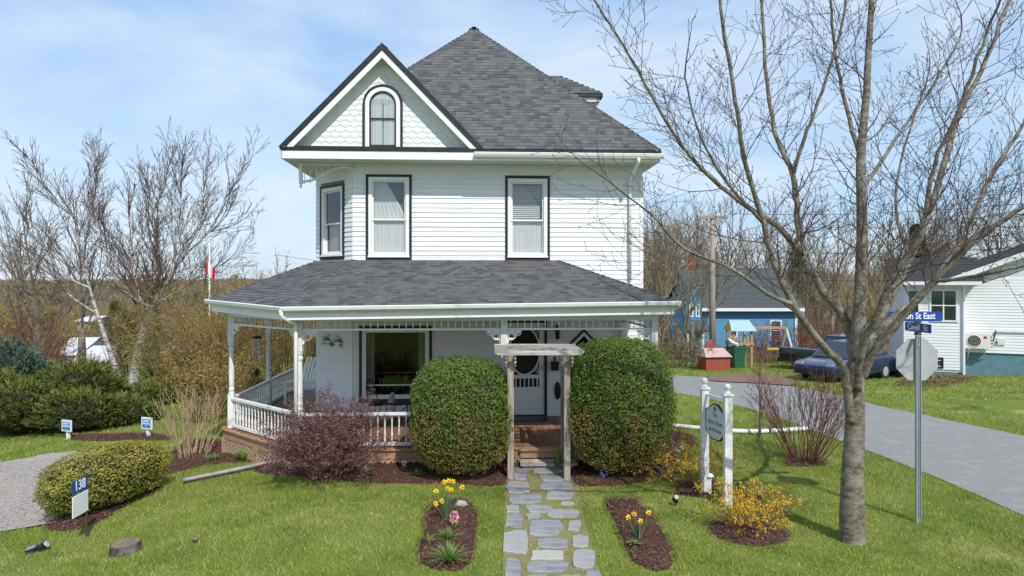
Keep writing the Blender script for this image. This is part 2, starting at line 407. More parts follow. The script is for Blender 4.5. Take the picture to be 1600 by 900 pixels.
def ground_material():
    m = bpy.data.materials.new("ground"); m.use_nodes = True
    n, l = m.node_tree.nodes, m.node_tree.links; b = n["Principled BSDF"]
    b.inputs["Roughness"].default_value = 0.95; b.inputs["Specular IOR Level"].default_value = 0.1
    ge = n.new("ShaderNodeNewGeometry"); sx = n.new("ShaderNodeSeparateXYZ"); l.new(ge.outputs["Position"], sx.inputs[0])
    def noise_(scale, detail=5):
        z = n.new("ShaderNodeTexNoise"); z.inputs["Scale"].default_value = scale; z.inputs["Detail"].default_value = detail
        l.new(ge.outputs["Position"], z.inputs["Vector"]); return z.outputs["Fac"]
    def mix(f, a, c):
        x = n.new("ShaderNodeMixRGB"); l.new(f, x.inputs["Fac"])
        for s_, v in ((a, "Color1"), (c, "Color2")):
            if isinstance(s_, tuple): x.inputs[v].default_value = (*s_, 1)
            else: l.new(s_, x.inputs[v])
        return x.outputs["Color"]
    def rmp(f, a, c):
        r = ramp(n, [(a, (0, 0, 0)), (c, (1, 1, 1))]); l.new(f, r.inputs["Fac"]); return r.outputs["Color"]
    lawn = mix(rmp(noise_(1.1), 0.35, 0.65), (0.125, 0.18, 0.025), (0.215, 0.26, 0.04))
    lawn = mix(rmp(noise_(45, 3), 0.40, 0.62), lawn, (0.12, 0.16, 0.025))
    lawn = mix(rmp(noise_(0.55, 6), 0.60, 0.74), lawn, (0.36, 0.33, 0.12))
    wood = mix(rmp(noise_(0.05), 0.40, 0.60), (0.115, 0.085, 0.05), (0.17, 0.125, 0.055))
    wood = mix(rmp(noise_(0.5, 6), 0.45, 0.62), wood, (0.07, 0.055, 0.04))
    far = mix(rmp(noise_(0.006, 6), 0.42, 0.58), (0.085, 0.07, 0.065), (0.16, 0.125, 0.085))
    def mr(sock, a, c):
        q = n.new("ShaderNodeMapRange"); q.inputs["From Min"].default_value = a; q.inputs["From Max"].default_value = c
        l.new(sock, q.inputs["Value"]); return q.outputs["Result"]
    col = mix(mr(sx.outputs["Y"], 33.0, 39.0), lawn, wood)
    col = mix(mr(sx.outputs["Y"], 250.0, 500.0), col, far)
    l.new(col, b.inputs["Base Color"])
    bp = n.new("ShaderNodeBump"); bp.inputs["Strength"].default_value = 0.5; bp.inputs["Distance"].default_value = 0.03
    l.new(noise_(60, 3), bp.inputs["Height"]); l.new(bp.outputs["Normal"], b.inputs["Normal"])
    return m

gx = axis(-22, 22, 0.5, -5000, 5000, 1.16)
gy = axis(3, 45, 0.5, -300, 6000, 1.13)
gv = [(x, y, ground_z(x, y) + (0.0 if y < 40 else 0.6 * noise.noise((x * 0.03, y * 0.03, 0)))) for y in gy for x in gx]
nx_ = len(gx)
gf = [(j * nx_ + i, j * nx_ + i + 1, (j + 1) * nx_ + i + 1, (j + 1) * nx_ + i) for j in range(len(gy) - 1) for i in range(nx_ - 1)]
gm = bpy.data.meshes.new("ground"); gm.from_pydata(gv, [], gf)
ground = link("ground", gm, ground_material(), smooth=True, kind="structure")

EXCL = []          # outlines (x, y) where no lawn grows

def inside(poly, P):
    x, y = P[:, 0], P[:, 1]; c = np.zeros(len(P), dtype=bool); q = np.asarray(poly); j = len(q) - 1
    for i in range(len(q)):
        xi, yi, xj, yj = q[i, 0], q[i, 1], q[j, 0], q[j, 1]
        if yi != yj:
            c ^= ((yi > y) != (yj > y)) & (x < (xj - xi) * (y - yi) / (yj - yi) + xi)
        j = i
    return c

def edge_dist(poly, P):
    q = np.asarray(poly); d = np.full(len(P), 1e9)
    for i in range(len(q)):
        a, b = q[i], q[(i + 1) % len(q)]; ab = b - a
        t = np.clip(((P - a) @ ab) / (ab @ ab + 1e-12), 0, 1)
        d = np.minimum(d, np.linalg.norm(P - (a + t[:, None] * ab), axis=1))
    return d

def smooth_outline(poly, per=6, wob=0.0, seed=0):
    q = [Vector((p[0], p[1])) for p in poly]; k = len(q); out = []
    for i in range(k):
        p0, p1, p2, p3 = q[i - 1], q[i], q[(i + 1) % k], q[(i + 2) % k]
        for s in range(per):
            t = s / per
            r = 0.5 * ((2 * p1) + (p2 - p0) * t + (2 * p0 - 5 * p1 + 4 * p2 - p3) * t * t + (3 * p1 - p0 - 3 * p2 + p3) * t ** 3)
            if wob:
                r = r + Vector((noise.noise((r.x * 4, r.y * 4, seed)), noise.noise((r.x * 4, r.y * 4, seed + 9)))) * wob
            out.append((r.x, r.y))
    return out

def drape(name, poly, mat_, dz=0.02, mound=0.0, rim=0.25, step=0.25, kind="structure", exclude=True, parent=None, rough=0.0):
    P = np.asarray(poly)
    g = np.stack(np.meshgrid(np.arange(P[:, 0].min(), P[:, 0].max(), step), np.arange(P[:, 1].min(), P[:, 1].max(), step)), -1).reshape(-1, 2)
    g = g + NP.uniform(-0.2, 0.2, g.shape) * step
    g = g[inside(poly, g)]
    if len(g): g = g[edge_dist(poly, g) > step * 0.35]
    pts = [Vector(p) for p in poly] + [Vector((float(a), float(b))) for a, b in g]
    k = len(poly)
    r = delaunay_2d_cdt(pts, [], [list(range(k))], 1, 1e-5)
    V = np.array([(p.x, p.y) for p in r[0]]); D = edge_dist(poly, V)
    co = [(x, y, ground_z(x, y) + dz + mound * min(1.0, d / rim) + rough * noise.noise((x * 5, y * 5, 2.0)) * min(1.0, d / 0.1)) for (x, y), d in zip(V, D)]
    co = [(x, y, z if d > 1e-4 else z - dz - 0.03) for (x, y, z), d in zip(co, D)] if mound else co
    me = bpy.data.meshes.new(name); me.from_pydata(co, [], [tuple(f) for f in r[2]])
    if len(me.polygons) and me.polygons[0].normal.z < 0: me.flip_normals()
    if exclude: EXCL.append(list(poly))
    return link(name, me, mat_, parent, True, kind)

def Gp(pts): return [tuple(G(*p)[:2]) for p in pts]

# road on the right, bending away behind the house
road_near = [(7.9, -40), (7.7, -5), (7.5, 5)] + Gp([(1600, 806), (1480, 754), (1360, 706), (1250, 666), (1165, 638), (1105, 622), (1045, 613)]) + [(1.0, 22.5), (-2.0, 22.8)]
road_far = [(20, -40), (16.5, 0), (13.2, 8)] + Gp([(1600, 682), (1480, 657), (1400, 641), (1300, 616), (1200, 597), (1120, 590), (1045, 587)]) + [(1.0, 26.2), (-2.0, 26.4)]
def resample(pl, n):
    P = np.asarray(pl, dtype=float); d = np.r_[0, np.cumsum(np.linalg.norm(np.diff(P, axis=0), axis=1))]
    t = np.linspace(0, d[-1], n); return np.stack([np.interp(t, d, P[:, k]) for k in (0, 1)], 1)
road_outline = [tuple(p) for p in resample(road_near, 110)] + [tuple(p) for p in resample(road_far, 110)][::-1]
road_outline = [(x + 0.07 * noise.noise((x * 2.2, y * 2.2, 5)), y + 0.07 * noise.noise((x * 2.2, y * 2.2, 8))) for x, y in road_outline]
drape("road", road_outline, M['asphalt'], 0.014, step=0.8)
# dirt shoulders and patches
drape("dirt_shoulder", smooth_outline(Gp([(1098, 592), (1150, 586), (1200, 587), (1235, 592), (1240, 603), (1180, 600), (1120, 597)]), 4, 0.1), M['dirt'], 0.045, step=0.4, exclude=False)
LITTER = ("leaf_litter", smooth_outline(Gp([(1395, 600), (1440, 590), (1500, 588), (1530, 594), (1490, 603), (1430, 607)]), 4, 0.15))
drape("street", [(-250, -9.5), (250, -9.5), (250, 2.6), (8.2, 2.6), (7.0, 3.2), (-250, 3.0)], M['asphalt'], 0.02, step=6.0)
# gravel drive on the left
drive = smooth_outline([(-30, 9.2), (-18, 9.0)] + Gp([(0, 832), (70, 797), (150, 750), (215, 716), (222, 704), (130, 706), (60, 712), (0, 724)]) + [(-18, 12.8), (-30, 13.4)], 5, 0.10)
drape("gravel_drive", drive, M['gravel'], 0.025, step=0.4)
pebV = []
PB = NP.uniform((-13, 8.4), (-5.5, 15), (9000, 2)); PB = PB[inside(drive, PB)]
for x, y in PB:
    s = RNG.uniform(0.008, 0.02); z = ground_z(x, y) + 0.03; a = RNG.uniform(0, 6.28)
    c, d = math.cos(a) * s, math.sin(a) * s
    pebV.append([(x + c, y + d, z), (x - d, y + c, z + s * .3), (x - c, y - d, z + s * 0.5), (x + d, y - c, z + s * .3)])
np_mesh("gravel_stones", pebV, 4, M['gravel'], kind="stuff")

# mulch beds
BEDS = []
def bed(name, px, mound=0.05, wob=0.05, per=5):
    o = smooth_outline(Gp(px), per, wob, len(BEDS)); BEDS.append(o)
    return drape(name, o, M['mulch'], 0.02, mound, 0.3, 0.15, rough=0.025)
bed("mulch_bed", [(392, 736), (450, 745), (520, 752), (600, 757), (700, 757), (770, 761), (797, 752), (797, 716), (640, 716), (480, 720), (425, 712)])
bed("mulch_bed", [(893, 757), (930, 761), (990, 758), (1035, 742), (1058, 722), (1086, 700), (1084, 680), (1040, 676), (1000, 700), (893, 716)])
bed("mulch_bed", [(243, 733), (256, 744), (330, 727), (440, 718), (380, 694), (300, 688), (268, 706)])
bed("mulch_bed", [(104, 684), (130, 679), (230, 677), (268, 682), (266, 688), (200, 690), (118, 689)], 0.02)
bed("mulch_bed", [(672, 787), (742, 786), (746, 850), (733, 888), (690, 894), (649, 878), (655, 840)], 0.05, 0.015)
bed("mulch_bed", [(943, 783), (968, 779), (1000, 780), (1040, 830), (1057, 868), (1050, 891), (1020, 894), (985, 878), (955, 820)], 0.05, 0.015)
bed("mulch_bed", [(1098, 822), (1130, 812), (1200, 816), (1240, 838), (1218, 853), (1170, 855), (1120, 842)], 0.05, 0.03)
bed("mulch_bed", [(1048, 766), (1066, 752), (1100, 750), (1125, 766), (1108, 777), (1070, 776)], 0.05, 0.03)
bed("mulch_bed", [(68, 822), (98, 833), (150, 820), (205, 788), (252, 762), (236, 748), (150, 780)], 0.03, 0.05)
bed("mulch_bed", [(1222, 722), (1250, 716), (1285, 718), (1298, 726), (1262, 731), (1230, 729)], 0.03, 0.03)
chipV, chipT = [], []
for o in BEDS:
    q = np.asarray(o); lo, hi = q.min(0), q.max(0); area = (hi - lo).prod()
    C = NP.uniform(lo, hi, (int(area * 900), 2)); C = C[inside(o, C)]; D = edge_dist(o, C)
    for (x, y), d in zip(C, D):
        z = ground_z(x, y) + 0.03 + 0.045 * min(1, d / 0.3)
        L_, w_ = RNG.uniform(0.008, 0.032), RNG.uniform(0.003, 0.007); a = RNG.uniform(0, 6.28); tz = RNG.uniform(-0.3, 0.5) * L_
        cx_, sx_ = math.cos(a), math.sin(a)
        chipV.append([(x - cx_ * L_ - sx_ * w_, y - sx_ * L_ + cx_ * w_, z - tz), (x - cx_ * L_ + sx_ * w_, y - sx_ * L_ - cx_ * w_, z - tz),
                      (x + cx_ * L_ + sx_ * w_, y + sx_ * L_ - cx_ * w_, z + tz + .006), (x + cx_ * L_ - sx_ * w_, y + sx_ * L_ + cx_ * w_, z + tz + .006)])
        chipT.append(RNG.random() ** 2.5)
q = np.asarray(LITTER[1]); C = NP.uniform(q.min(0), q.max(0), (2600, 2)); C = C[inside(LITTER[1], C)]
for x, y in C:
    z = ground_z(x, y) + RNG.uniform(.04, .07); a = RNG.uniform(0, 6.28); s = RNG.uniform(.03, .07); cx_, sx_ = math.cos(a) * s, math.sin(a) * s
    chipV.append([(x - cx_, y - sx_, z), (x + sx_ * .6, y - cx_ * .6, z + .02), (x + cx_, y + sx_, z + .01), (x - sx_ * .6, y + cx_ * .6, z + .03)]); chipT.append(RNG.uniform(.7, 1))
np_mesh("bark_chips", chipV, 4, M['chip'], tint=chipT, kind="stuff")

# flagstone path
STONES = [(968, 1058, 130, 208), (1090, 1292, 130, 166), (1128, 1292, 174, 218), (920, 1068, 222, 292), (1130, 1340, 222, 270), (1172, 1345, 280, 330),
          (938, 1150, 300, 356), (918, 1005, 368, 415), (1045, 1216, 362, 412), (1175, 1386, 393, 445), (1262, 1352, 346, 368), (918, 1030, 422, 508),
          (1046, 1140, 422, 450), (1070, 1282, 458, 560), (1310, 1392, 460, 530), (904, 1062, 520, 670), (1112, 1308, 575, 640), (1336, 1438, 556, 634),
          (1080, 1282, 656, 712), (1335, 1480, 650, 770), (916, 1020, 692, 850), (1052, 1308, 720, 788), (1415, 1520, 780, 880), (1040, 1200, 800, 900), (1220, 1400, 805, 900)]
path_base = Gp([(793, 727), (884, 727), (905, 765), (912, 810), (925, 850), (940, 899)]) + [(1.35, 6.2), (-0.1, 6.2)] + Gp([(786, 899), (786, 850), (787, 800), (790, 760)])
M['pathsoil'] = mat("dry_grass_soil", (0.19, 0.20, 0.055), (0.24, 0.19, 0.10), 7, 0.95, bump=0.6)
path = drape("garden_path", smooth_outline(path_base, 3, 0.04), M['pathsoil'], 0.012, step=0.3, exclude=False)
rs = random.Random(3)
for i, (a, b, c, d) in enumerate(STONES):
    px = [560 + a / 4, 560 + b / 4]; py = [700 + c / 4, 700 + d / 4]
    k = [G(px[0], py[1]), G(px[1], py[1]), G(px[1], py[0]), G(px[0], py[0])]
    out = []
    for j in range(4):
        p, q = k[j], k[(j + 1) % 4]
        for t in (0.10, 0.5, 0.90):
            m_ = p.lerp(q, t); ctr = (k[0] + k[1] + k[2] + k[3]) / 4
            out.append(m_ + (ctr - m_) * rs.uniform(-0.05, 0.24 if t != 0.5 else 0.07))
    ctr = sum(out, Vector()) / len(out); zt = 0.028 + rs.uniform(0, 0.012); tx, ty = rs.uniform(-.012, .012), rs.uniform(-.012, .012)
    mb = MB(); n_ = len(out); mb.tint = 0.95 if i in (18,) else (rs.random() ** 2) * 0.7
    base = [(p.x - ctr.x, p.y - ctr.y, -0.03) for p in out]
    up = [(p.x - ctr.x, p.y - ctr.y, zt - 0.008 + (p.x - ctr.x) * tx + (p.y - ctr.y) * ty) for p in out]
    top = [((p.x - ctr.x) * 0.965, (p.y - ctr.y) * 0.965, zt + (p.x - ctr.x) * tx + (p.y - ctr.y) * ty + rs.uniform(-.002, .002)) for p in out]
    mb.add(base + up + top, [(r_ * n_ + j, r_ * n_ + (j + 1) % n_, (r_ + 1) * n_ + (j + 1) % n_, (r_ + 1) * n_ + j) for r_ in (0, 1) for j in range(n_)] + [tuple(2 * n_ + j for j in range(n_))])
    st = mb.build("flagstone", M['stone'], path); st.location = (ctr.x, ctr.y, ground_z(ctr.x, ctr.y))
    EXCL.append([(ctr.x + (p.x - ctr.x) * .93, ctr.y + (p.y - ctr.y) * .93) for p in out])
EXCL.append([(-4.1, 12.25), (2.9, 12.6), (2.9, 24), (-7, 24), (-6.2, 13.9)])     # under the house

# ---------------------------------------------------------------- the house
HYAW = math.radians(3.0); HD = 15.2
hc, hs = math.cos(HYAW), math.sin(HYAW)
house = thing("house", "white two-storey clapboard house with grey roof and wrap-around porch", "house", (0, HD, 0), HYAW)

def hx(px, yl=0.0):
    a = (px - CX) / F
    return (a * HD + yl * (hs + a * hc)) / (hc - a * hs)
def hz(px, py, yl=0.0):
    x = hx(px, yl); Y = HD + x * hs + yl * hc
    return CH - (py - HY) * Y / F

ZF, ZT, ZS = 0.33, 5.77, 6.00             # porch floor, top of the siding, soffit
XR, XF, XL, YB = 2.97, -3.56, -4.60, 7.0  # right corner, start of the cut corner, left wall, back wall
S2 = math.sqrt(0.5)
FRONT = Fr(0, 0, 1, 0, 0, -1)
FACET = Fr(XL, 1.04, S2, -S2, -S2, -S2); FL = 1.04 * math.sqrt(2)
RIGHT = Fr(XR, 0, 0, 1, 1, 0)
LEFT = Fr(XL, YB, 0, -1, -1, 0)
BACK = Fr(XR, YB, -1, 0, 0, 1)

def minus(u0, u1, cuts):
    segs = [(u0, u1)]
    for a, b in cuts:
        nxt = []
        for p, q in segs:
            if b <= p or a >= q: nxt.append((p, q)); continue
            if a > p: nxt.append((p, a))
            if b < q: nxt.append((b, q))
        segs = nxt
    return [s for s in segs if s[1] - s[0] > 0.02]

def wall(name, fr, L0, L1, z0, z1, holes, pieces=True, step=0.107):
    """wall core with openings, clad with clapboards that stop at the openings"""
    mb = MB(); zs = sorted({z0, z1} | {h[2] for h in holes} | {h[3] for h in holes})
    for a, b in zip(zs, zs[1:]):
        m_ = (a + b) / 2
        for p, q in minus(L0, L1, [(h[0], h[1]) for h in holes if h[2] < m_ < h[3]]):
            mb.fb(fr, p, q, -0.16, -0.002, a, b)
    w = mb.build(name, M['interior'], house)
    z = z0; i = 0; allb = MB(); rr = random.Random(len(name) * 7 + 1)
    while z < z1 - 0.01:
        zt = min(z + step, z1)
        for p, q in minus(L0, L1, [(h[0] - 0.0, h[1] + 0.0) for h in holes if h[2] < zt - 0.03 and h[3] > z + 0.03]):
            cuts = [p]
            while q - cuts[-1] > 4.2: cuts.append(cuts[-1] + rr.uniform(2.0, 3.6))
            cuts.append(q)
            for a, b in zip(cuts, cuts[1:]):
                mb = MB() if pieces else allb
                mb.tint = rr.random() ** 3 * 0.9
                jz = rr.uniform(-.002, .002); o_ = 0.024 + rr.uniform(-.003, .004)
                a2, b2 = a + 0.001, b - 0.001
                c = [(a2, 0, z + jz), (b2, 0, z + jz), (b2, o_, z + jz), (a2, o_, z + jz), (a2, 0, zt + .012), (b2, 0, zt + .012), (b2, 0.007, zt + .012), (a2, 0.007, zt + .012)]
                mb.add([fr(*k) for k in c], ((0, 1, 2, 3), (7, 6, 5, 4), (3, 2, 6, 7), (0, 4, 5, 1), (0, 3, 7, 4), (1, 5, 6, 2)))
                if pieces: mb.build("clapboard", M['siding'], w)
        z = zt; i += 1
    if not pieces: allb.build("clapboard_siding", M['siding'], w, kind="stuff")
    return w

W1 = (hx(572), hx(643.5), 3.86, hz(608, 273)); W2 = (hx(789.5), hx(859), 3.86, hz(824, 275.5))
PW = (hx(561.5), hx(675), hz(620, 627), hz(620, 509)); DR = (hx(784.5), hx(854.5), ZF, hz(820, 500))
DIA = (hx(912), hz(912, 543), 0.42)       # diamond window: centre and half size
dia_hole = (DIA[0] - 0.30, DIA[0] + 0.30, DIA[1] - 0.30, DIA[1] + 0.30)
FW = (0.20, FL - 0.30, 3.90, 5.60)         # window in the cut corner
wall("front_wall", FRONT, XF, XR, 0.0, ZT, [W1, W2, PW, DR, dia_hole])
wall("corner_wall", FACET, 0, FL, 0.0, ZT, [FW])
wall("right_wall", RIGHT, 0, YB, -0.9, ZT, [], False)
wall("left_wall", LEFT, 0, YB - 1.04, -0.9, ZT, [], False)
wall("back_wall", BACK, 0, XR - XL, -0.9, ZT, [], False)
mb = MB()       # floors inside keep the storeys apart
mb.box(XL + .2, XR - .2, 1.2, YB - .2, 3.0, 3.2); mb.box(XF, XR - .2, 0.18, 1.2, 3.0, 3.2); mb.box(XF, XR - .2, 0.18, YB - .2, 0.1, 0.25); mb.box(XL + .2, XR - .2, 3.4, 3.5, 0.25, 5.9)
mb.build("inner_floor", M['dark'], house)
mb = MB()
mb.fb(FRONT, XF, XR, -.16, 0.012, ZT, ZS); mb.fb(FACET, 0, FL, -.16, 0.012, ZT, ZS); mb.fb(RIGHT, 0.01, YB, -.16, 0.012, ZT, ZS); mb.fb(LEFT, 0, YB - 1.04, -.16, 0.012, ZT, ZS); mb.fb(BACK, 0, XR - XL, -.16, .012, ZT, ZS)
mb.build("frieze_board", M['siding'], house)
mb = MB()
mb.fb(FRONT, XR - 0.05, XR + 0.028, -0.02, 0.03, 0, ZT); mb.fb(RIGHT, 0.0, 0.06, -0.02, 0.028, -.9, ZT)
mb.build("corner_board", M['white'], house)
# foundation
mb = MB(); mb.box(XF + .05, XR - .05, 0.05, YB - .05, -1.5, 0.0); mb.box(XL + .05, XF + .05, 1.1, YB - .05, -1.5, 0.0)
mb.build("foundation", M['mortar'], house)

# --- windows
def rect(u0, u1, z0, z1): return [(u0, z0), (u1, z0), (u1, z1), (u0, z1)]
def inset(r, d): return (r[0] + d, r[1] - d, r[2] + d, r[3] - d)
def drape_cloth(mb, fr, u0, u1, n, z0, z1, wav=0.02, k=9, fl=None):
    cols = max(8, int((u1 - u0) / 0.02)); rows = 6; b = len(mb.v); rr = random.Random(int(u0 * 100))
    ph = rr.random() * 6
    for j in range(rows + 1):
        t = j / rows
        for i in range(cols + 1):
            s_ = i / cols; ue = u0 + (u1 - u0) * s_
            if fl: ue = u0 + (fl(t) - u0) * s_ if fl(0.5) > u0 else u0 + (u1 - u0) * s_
            mb.v.append(tuple(fr(ue, n + wav * math.sin(s_ * k * 6.28 + ph + t * 0.7) * (0.6 + 0.4 * t) + 0.4 * wav * math.sin(s_ * k * 17), z0 + (z1 - z0) * t))); mb.t.append(0.5)
    for j in range(rows):
        for i in range(cols):
            q = b + j * (cols + 1) + i
            mb.f.append((q, q + 1, q + cols + 2, q + cols + 1))

def blind(mb, fr, u0, u1, n, z0, z1, step=0.045, tilt=0.7):
    z = z0
    while z < z1:
        d = 0.018
        a = [fr(u0, n - d * math.cos(tilt), z + d * math.sin(tilt)), fr(u1, n - d * math.cos(tilt), z + d * math.sin(tilt)), fr(u1, n + d * math.cos(tilt), z - d * math.sin(tilt)), fr(u0, n + d * math.cos(tilt), z - d * math.sin(tilt))]
        mb.add(a, ((0, 1, 2, 3),)); z += step

def sash_window(fr, w, style):
    """casing (white) with black outer band, two sashes, panes and what hangs behind them"""
    mb = MB(); c1 = inset(w, 0.055); c2 = inset(w, 0.135)
    mb.ring(rect(*c1), rect(*c2), fr, -0.06, 0.034)
    win = mb.build("window", M['white'], house)
    mb = MB(); mb.ring(rect(*w), rect(*c1), fr, -0.03, 0.045); mb.build("trim", M['black'], win)
    mb = MB(); mb.fb(fr, c1[0] - .01, c1[1] + .01, 0.03, 0.075, c1[2] - 0.005, c1[2] + 0.03); mb.build("sill", M['white'], win)
    i = c2; zm = i[2] + (i[3] - i[2]) * 0.47
    up = (i[0], i[1], zm - 0.02, i[3]); lo = (i[0], i[1], i[2], zm + 0.02)
    for nm, r, n in (("upper_sash", up, -0.01), ("lower_sash", lo, -0.035)):
        mb = MB(); mb.ring(rect(*inset(r, 0.0)), rect(*inset(r, 0.032)), fr, n - 0.03, n); s_ = mb.build(nm, M['white'], win)
        g_ = inset(r, 0.030); mb = MB(); mb.add([fr(g_[0], n - .015, g_[2]), fr(g_[1], n - .015, g_[2]), fr(g_[1], n - .015, g_[3]), fr(g_[0], n - .015, g_[3])], ((0, 1, 2, 3),)); mb.build("pane", M['glass'], win)
    if style in ('curtain', 'blind'):
        mb = MB(); blind(mb, fr, i[0] + .01, i[1] - .01, -0.13, zm - .02, i[3] - 0.02, .045, .35 if style == 'curtain' else .8); mb.build("blind", M['blind'], win)
        mb = MB(); drape_cloth(mb, fr, i[0] + .01, i[1] - .01, -0.085, i[2], zm, 0.004, 9); mb.build("shade", M['curtain'], win)
    if style == 'curtain':
        mb = MB(); drape_cloth(mb, fr, i[0] + .02, i[1] - .02, -0.095, zm, i[3] - 0.02, 0.012, 7, lambda t: i[1] - 0.45 * t ** 1.2); mb.build("curtain", M['curtain'], win)
    if style == 'sheer':
        mb = MB(); drape_cloth(mb, fr, i[0] + .01, i[1] - .01, -0.12, i[2], zm, 0.006, 8); mb.build("curtain", M['tanshade'], win)
    return win
sash_window(FRONT, W1, 'curtain'); sash_window(FRONT, W2, 'blind'); sash_window(FACET, FW, 'sheer')

# picture window
mb = MB(); c1, c2 = inset(PW, 0.06), inset(PW, 0.15)
mb.ring(rect(*c1), rect(*c2), FRONT, -0.08, 0.034); win = mb.build("picture_window", M['white'], house)
mb = MB(); mb.ring(rect(*PW), rect(*c1), FRONT, -0.03, 0.045); mb.build("trim", M['black'], win)
mb = MB(); mb.add([FRONT(c2[0], -.03, c2[2]), FRONT(c2[1], -.03, c2[2]), FRONT(c2[1], -.03, c2[3]), FRONT(c2[0], -.03, c2[3])], ((0, 1, 2, 3),)); mb.build("pane", M['clearglass'], win)
mb = MB(); mb.fb(FRONT, c2[0], c2[1], -0.05, -0.01, c2[2] + 0.20, c2[2] + 0.225); mb.build("rail", M['white'], win)
for a, b in ((c2[0], c2[0] + 0.17), (c2[1] - 0.17, c2[1])):
    mb = MB(); drape_cloth(mb, FRONT, a, b, -0.18, c2[2], c2[3], 0.03, 3); mb.build("drape", M['drape'], win)
mb = MB(); rr = random.Random(5)
for k in range(26):         # house plants on the inner sill
    x = rr.uniform(c2[0] + .25, c2[1] - .2); z0 = c2[2] + rr.uniform(0, .1); h_ = rr.uniform(.12, .42)
    for q in range(7):
        a = rr.uniform(0, 6.28); dx, dy = math.cos(a) * h_ * .4, math.sin(a) * .08
        mb.add([(x, 0.35, z0), (x + dx * .5 - .02, 0.35 + dy, z0 + h_ * .7), (x + dx, 0.35 + dy, z0 + h_ * rr.uniform(.6, 1)), (x + dx * .5 + .02, .35 + dy, z0 + h_ * .6)], ((0, 1, 2, 3),))
hp = tag(mb.build("house_plants", M['leaf']), "leafy house plants behind the big porch window", "plants"); hp.matrix_world = Matrix.Translation((0, HD, 0)) @ Matrix.Rotation(HYAW, 4, 'Z')

# diamond window beside the door
def dia(r): return [(DIA[0] - r, DIA[1]), (DIA[0], DIA[1] - r), (DIA[0] + r, DIA[1]), (DIA[0], DIA[1] + r)]
mb = MB(); mb.fb(FRONT, dia_hole[0], dia_hole[1], -.12, 0.006, dia_hole[2], dia_hole[3]); mb.build("wall_patch", M['siding'], house)
mb = MB(); mb.ring(dia(0.36), dia(0.27), FRONT, 0.005, 0.035); win = mb.build("diamond_window", M['white'], house)
mb = MB(); mb.ring(dia(0.43), dia(0.36), FRONT, 0.005, 0.045); mb.build("trim", M['black'], win)
mb = MB(); mb.prism(dia(0.275), FRONT, 0.006, 0.012); mb.build("pane", M['darkglass'], win)
mb = MB(); mb.prism(dia(0.275), FRONT, 0.0065, 0.0085); mb.build("backing", M['dark'], win)

# front door: black frame, white screen door with oval
mb = MB(); mb.ring(rect(*DR), rect(DR[0] + .06, DR[1] - .06, DR[2] + .02, DR[3] - .06), FRONT, -0.08, 0.045); door = mb.build("door", M['black'], house)
d0, d1, z0, z1 = DR[0] + .062, DR[1] - .062, DR[2] + .03, DR[3] - .064
cx_ = (d0 + d1) / 2; st = 0.11; zl = z0 + 0.62        # stiles, lock rail
so = [rect(d0, d1, z0, z1), rect(d0 + st, d1 - st, zl + .28, z1 - st)]
mb = MB()
mb.fb(FRONT, d0, d0 + st, -0.03, 0.012, z0, z1); mb.fb(FRONT, d1 - st, d1, -.03, .012, z0, z1)
mb.fb(FRONT, d0 + st, d1 - st, -.03, .011, z0, z0 + .16); mb.fb(FRONT, d0 + st, d1 - st, -.03, .011, zl - .14, zl); mb.fb(FRONT, d0 + st, d1 - st, -.03, .011, zl + .20, zl + .28); mb.fb(FRONT, d0 + st, d1 - st, -.03, .011, z1 - st, z1)
mb.build("screen_door_frame", M['white'], door)
mb = MB(); mb.fb(FRONT, d0 + st, d1 - st, -.02, -.004, z0 + .16, zl - .14); mb.fb(FRONT, d0 + st + .06, d1 - st - .06, -.01, .006, z0 + .22, zl - .20); mb.build("lower_panel", M['white'], door)
mb = MB(); mb.fb(FRONT, d0 + st, d1 - st, -.026, -.018, zl, z1 - st); mb.build("screen", M['screen'], door)
oz, orx, orz = (zl + .28 + z1 - st) / 2, (d1 - d0) / 2 - st + 0.01, (z1 - st - zl - .28) / 2
mb = MB(); mb.tube([FRONT(cx_ + math.cos(a) * orx, 0.0, oz + math.sin(a) * orz) for a in np.linspace(0, 2 * math.pi, 41)], 0.02, 6, False); mb.build("oval_moulding", M['white'], door, True)
mb = MB(); mb.fb(FRONT, cx_ - orx, cx_ + orx, -.015, .008, oz - .03, oz - .005); mb.build("cross_bar", M['white'], door)
for k in range(7):
    u = d0 + st + (d1 - d0 - 2 * st) * (k + 0.5) / 7
    mb = MB(); mb.fb(FRONT, u - .012, u + .012, -.016, .004, zl, zl + .20); mb.build("door_spindle", M['white'], door)
for sx in (-1, 1):
    for sz in (-1, 1):
        for t in (0.25, 0.55, 0.85):
            a = math.atan2(sz, sx) + (t - 0.5) * 0.5
            p = (cx_ + math.cos(a) * orx, oz + math.sin(a) * orz); q = (cx_ + sx * orx, oz + sz * orz); e = (p[0] + (q[0] - p[0]) * .9, p[1] + (q[1] - p[1]) * .9)
            mb = MB(); mb.bar(FRONT(p[0], -.008, p[1]), FRONT(e[0], -.008, e[1]), .012, .012); mb.build("door_spindle", M['white'], door)
mb = MB(); mb.tube([FRONT(d1 - .05, 0.01, z0 + 1.0), FRONT(d1 - .05, 0.05, z0 + 1.0), FRONT(d1 - .05, .05, z0 + 1.12), FRONT(d1 - .05, .01, z0 + 1.12)], .008, 6); mb.build("handle", M['brownmetal'], door)
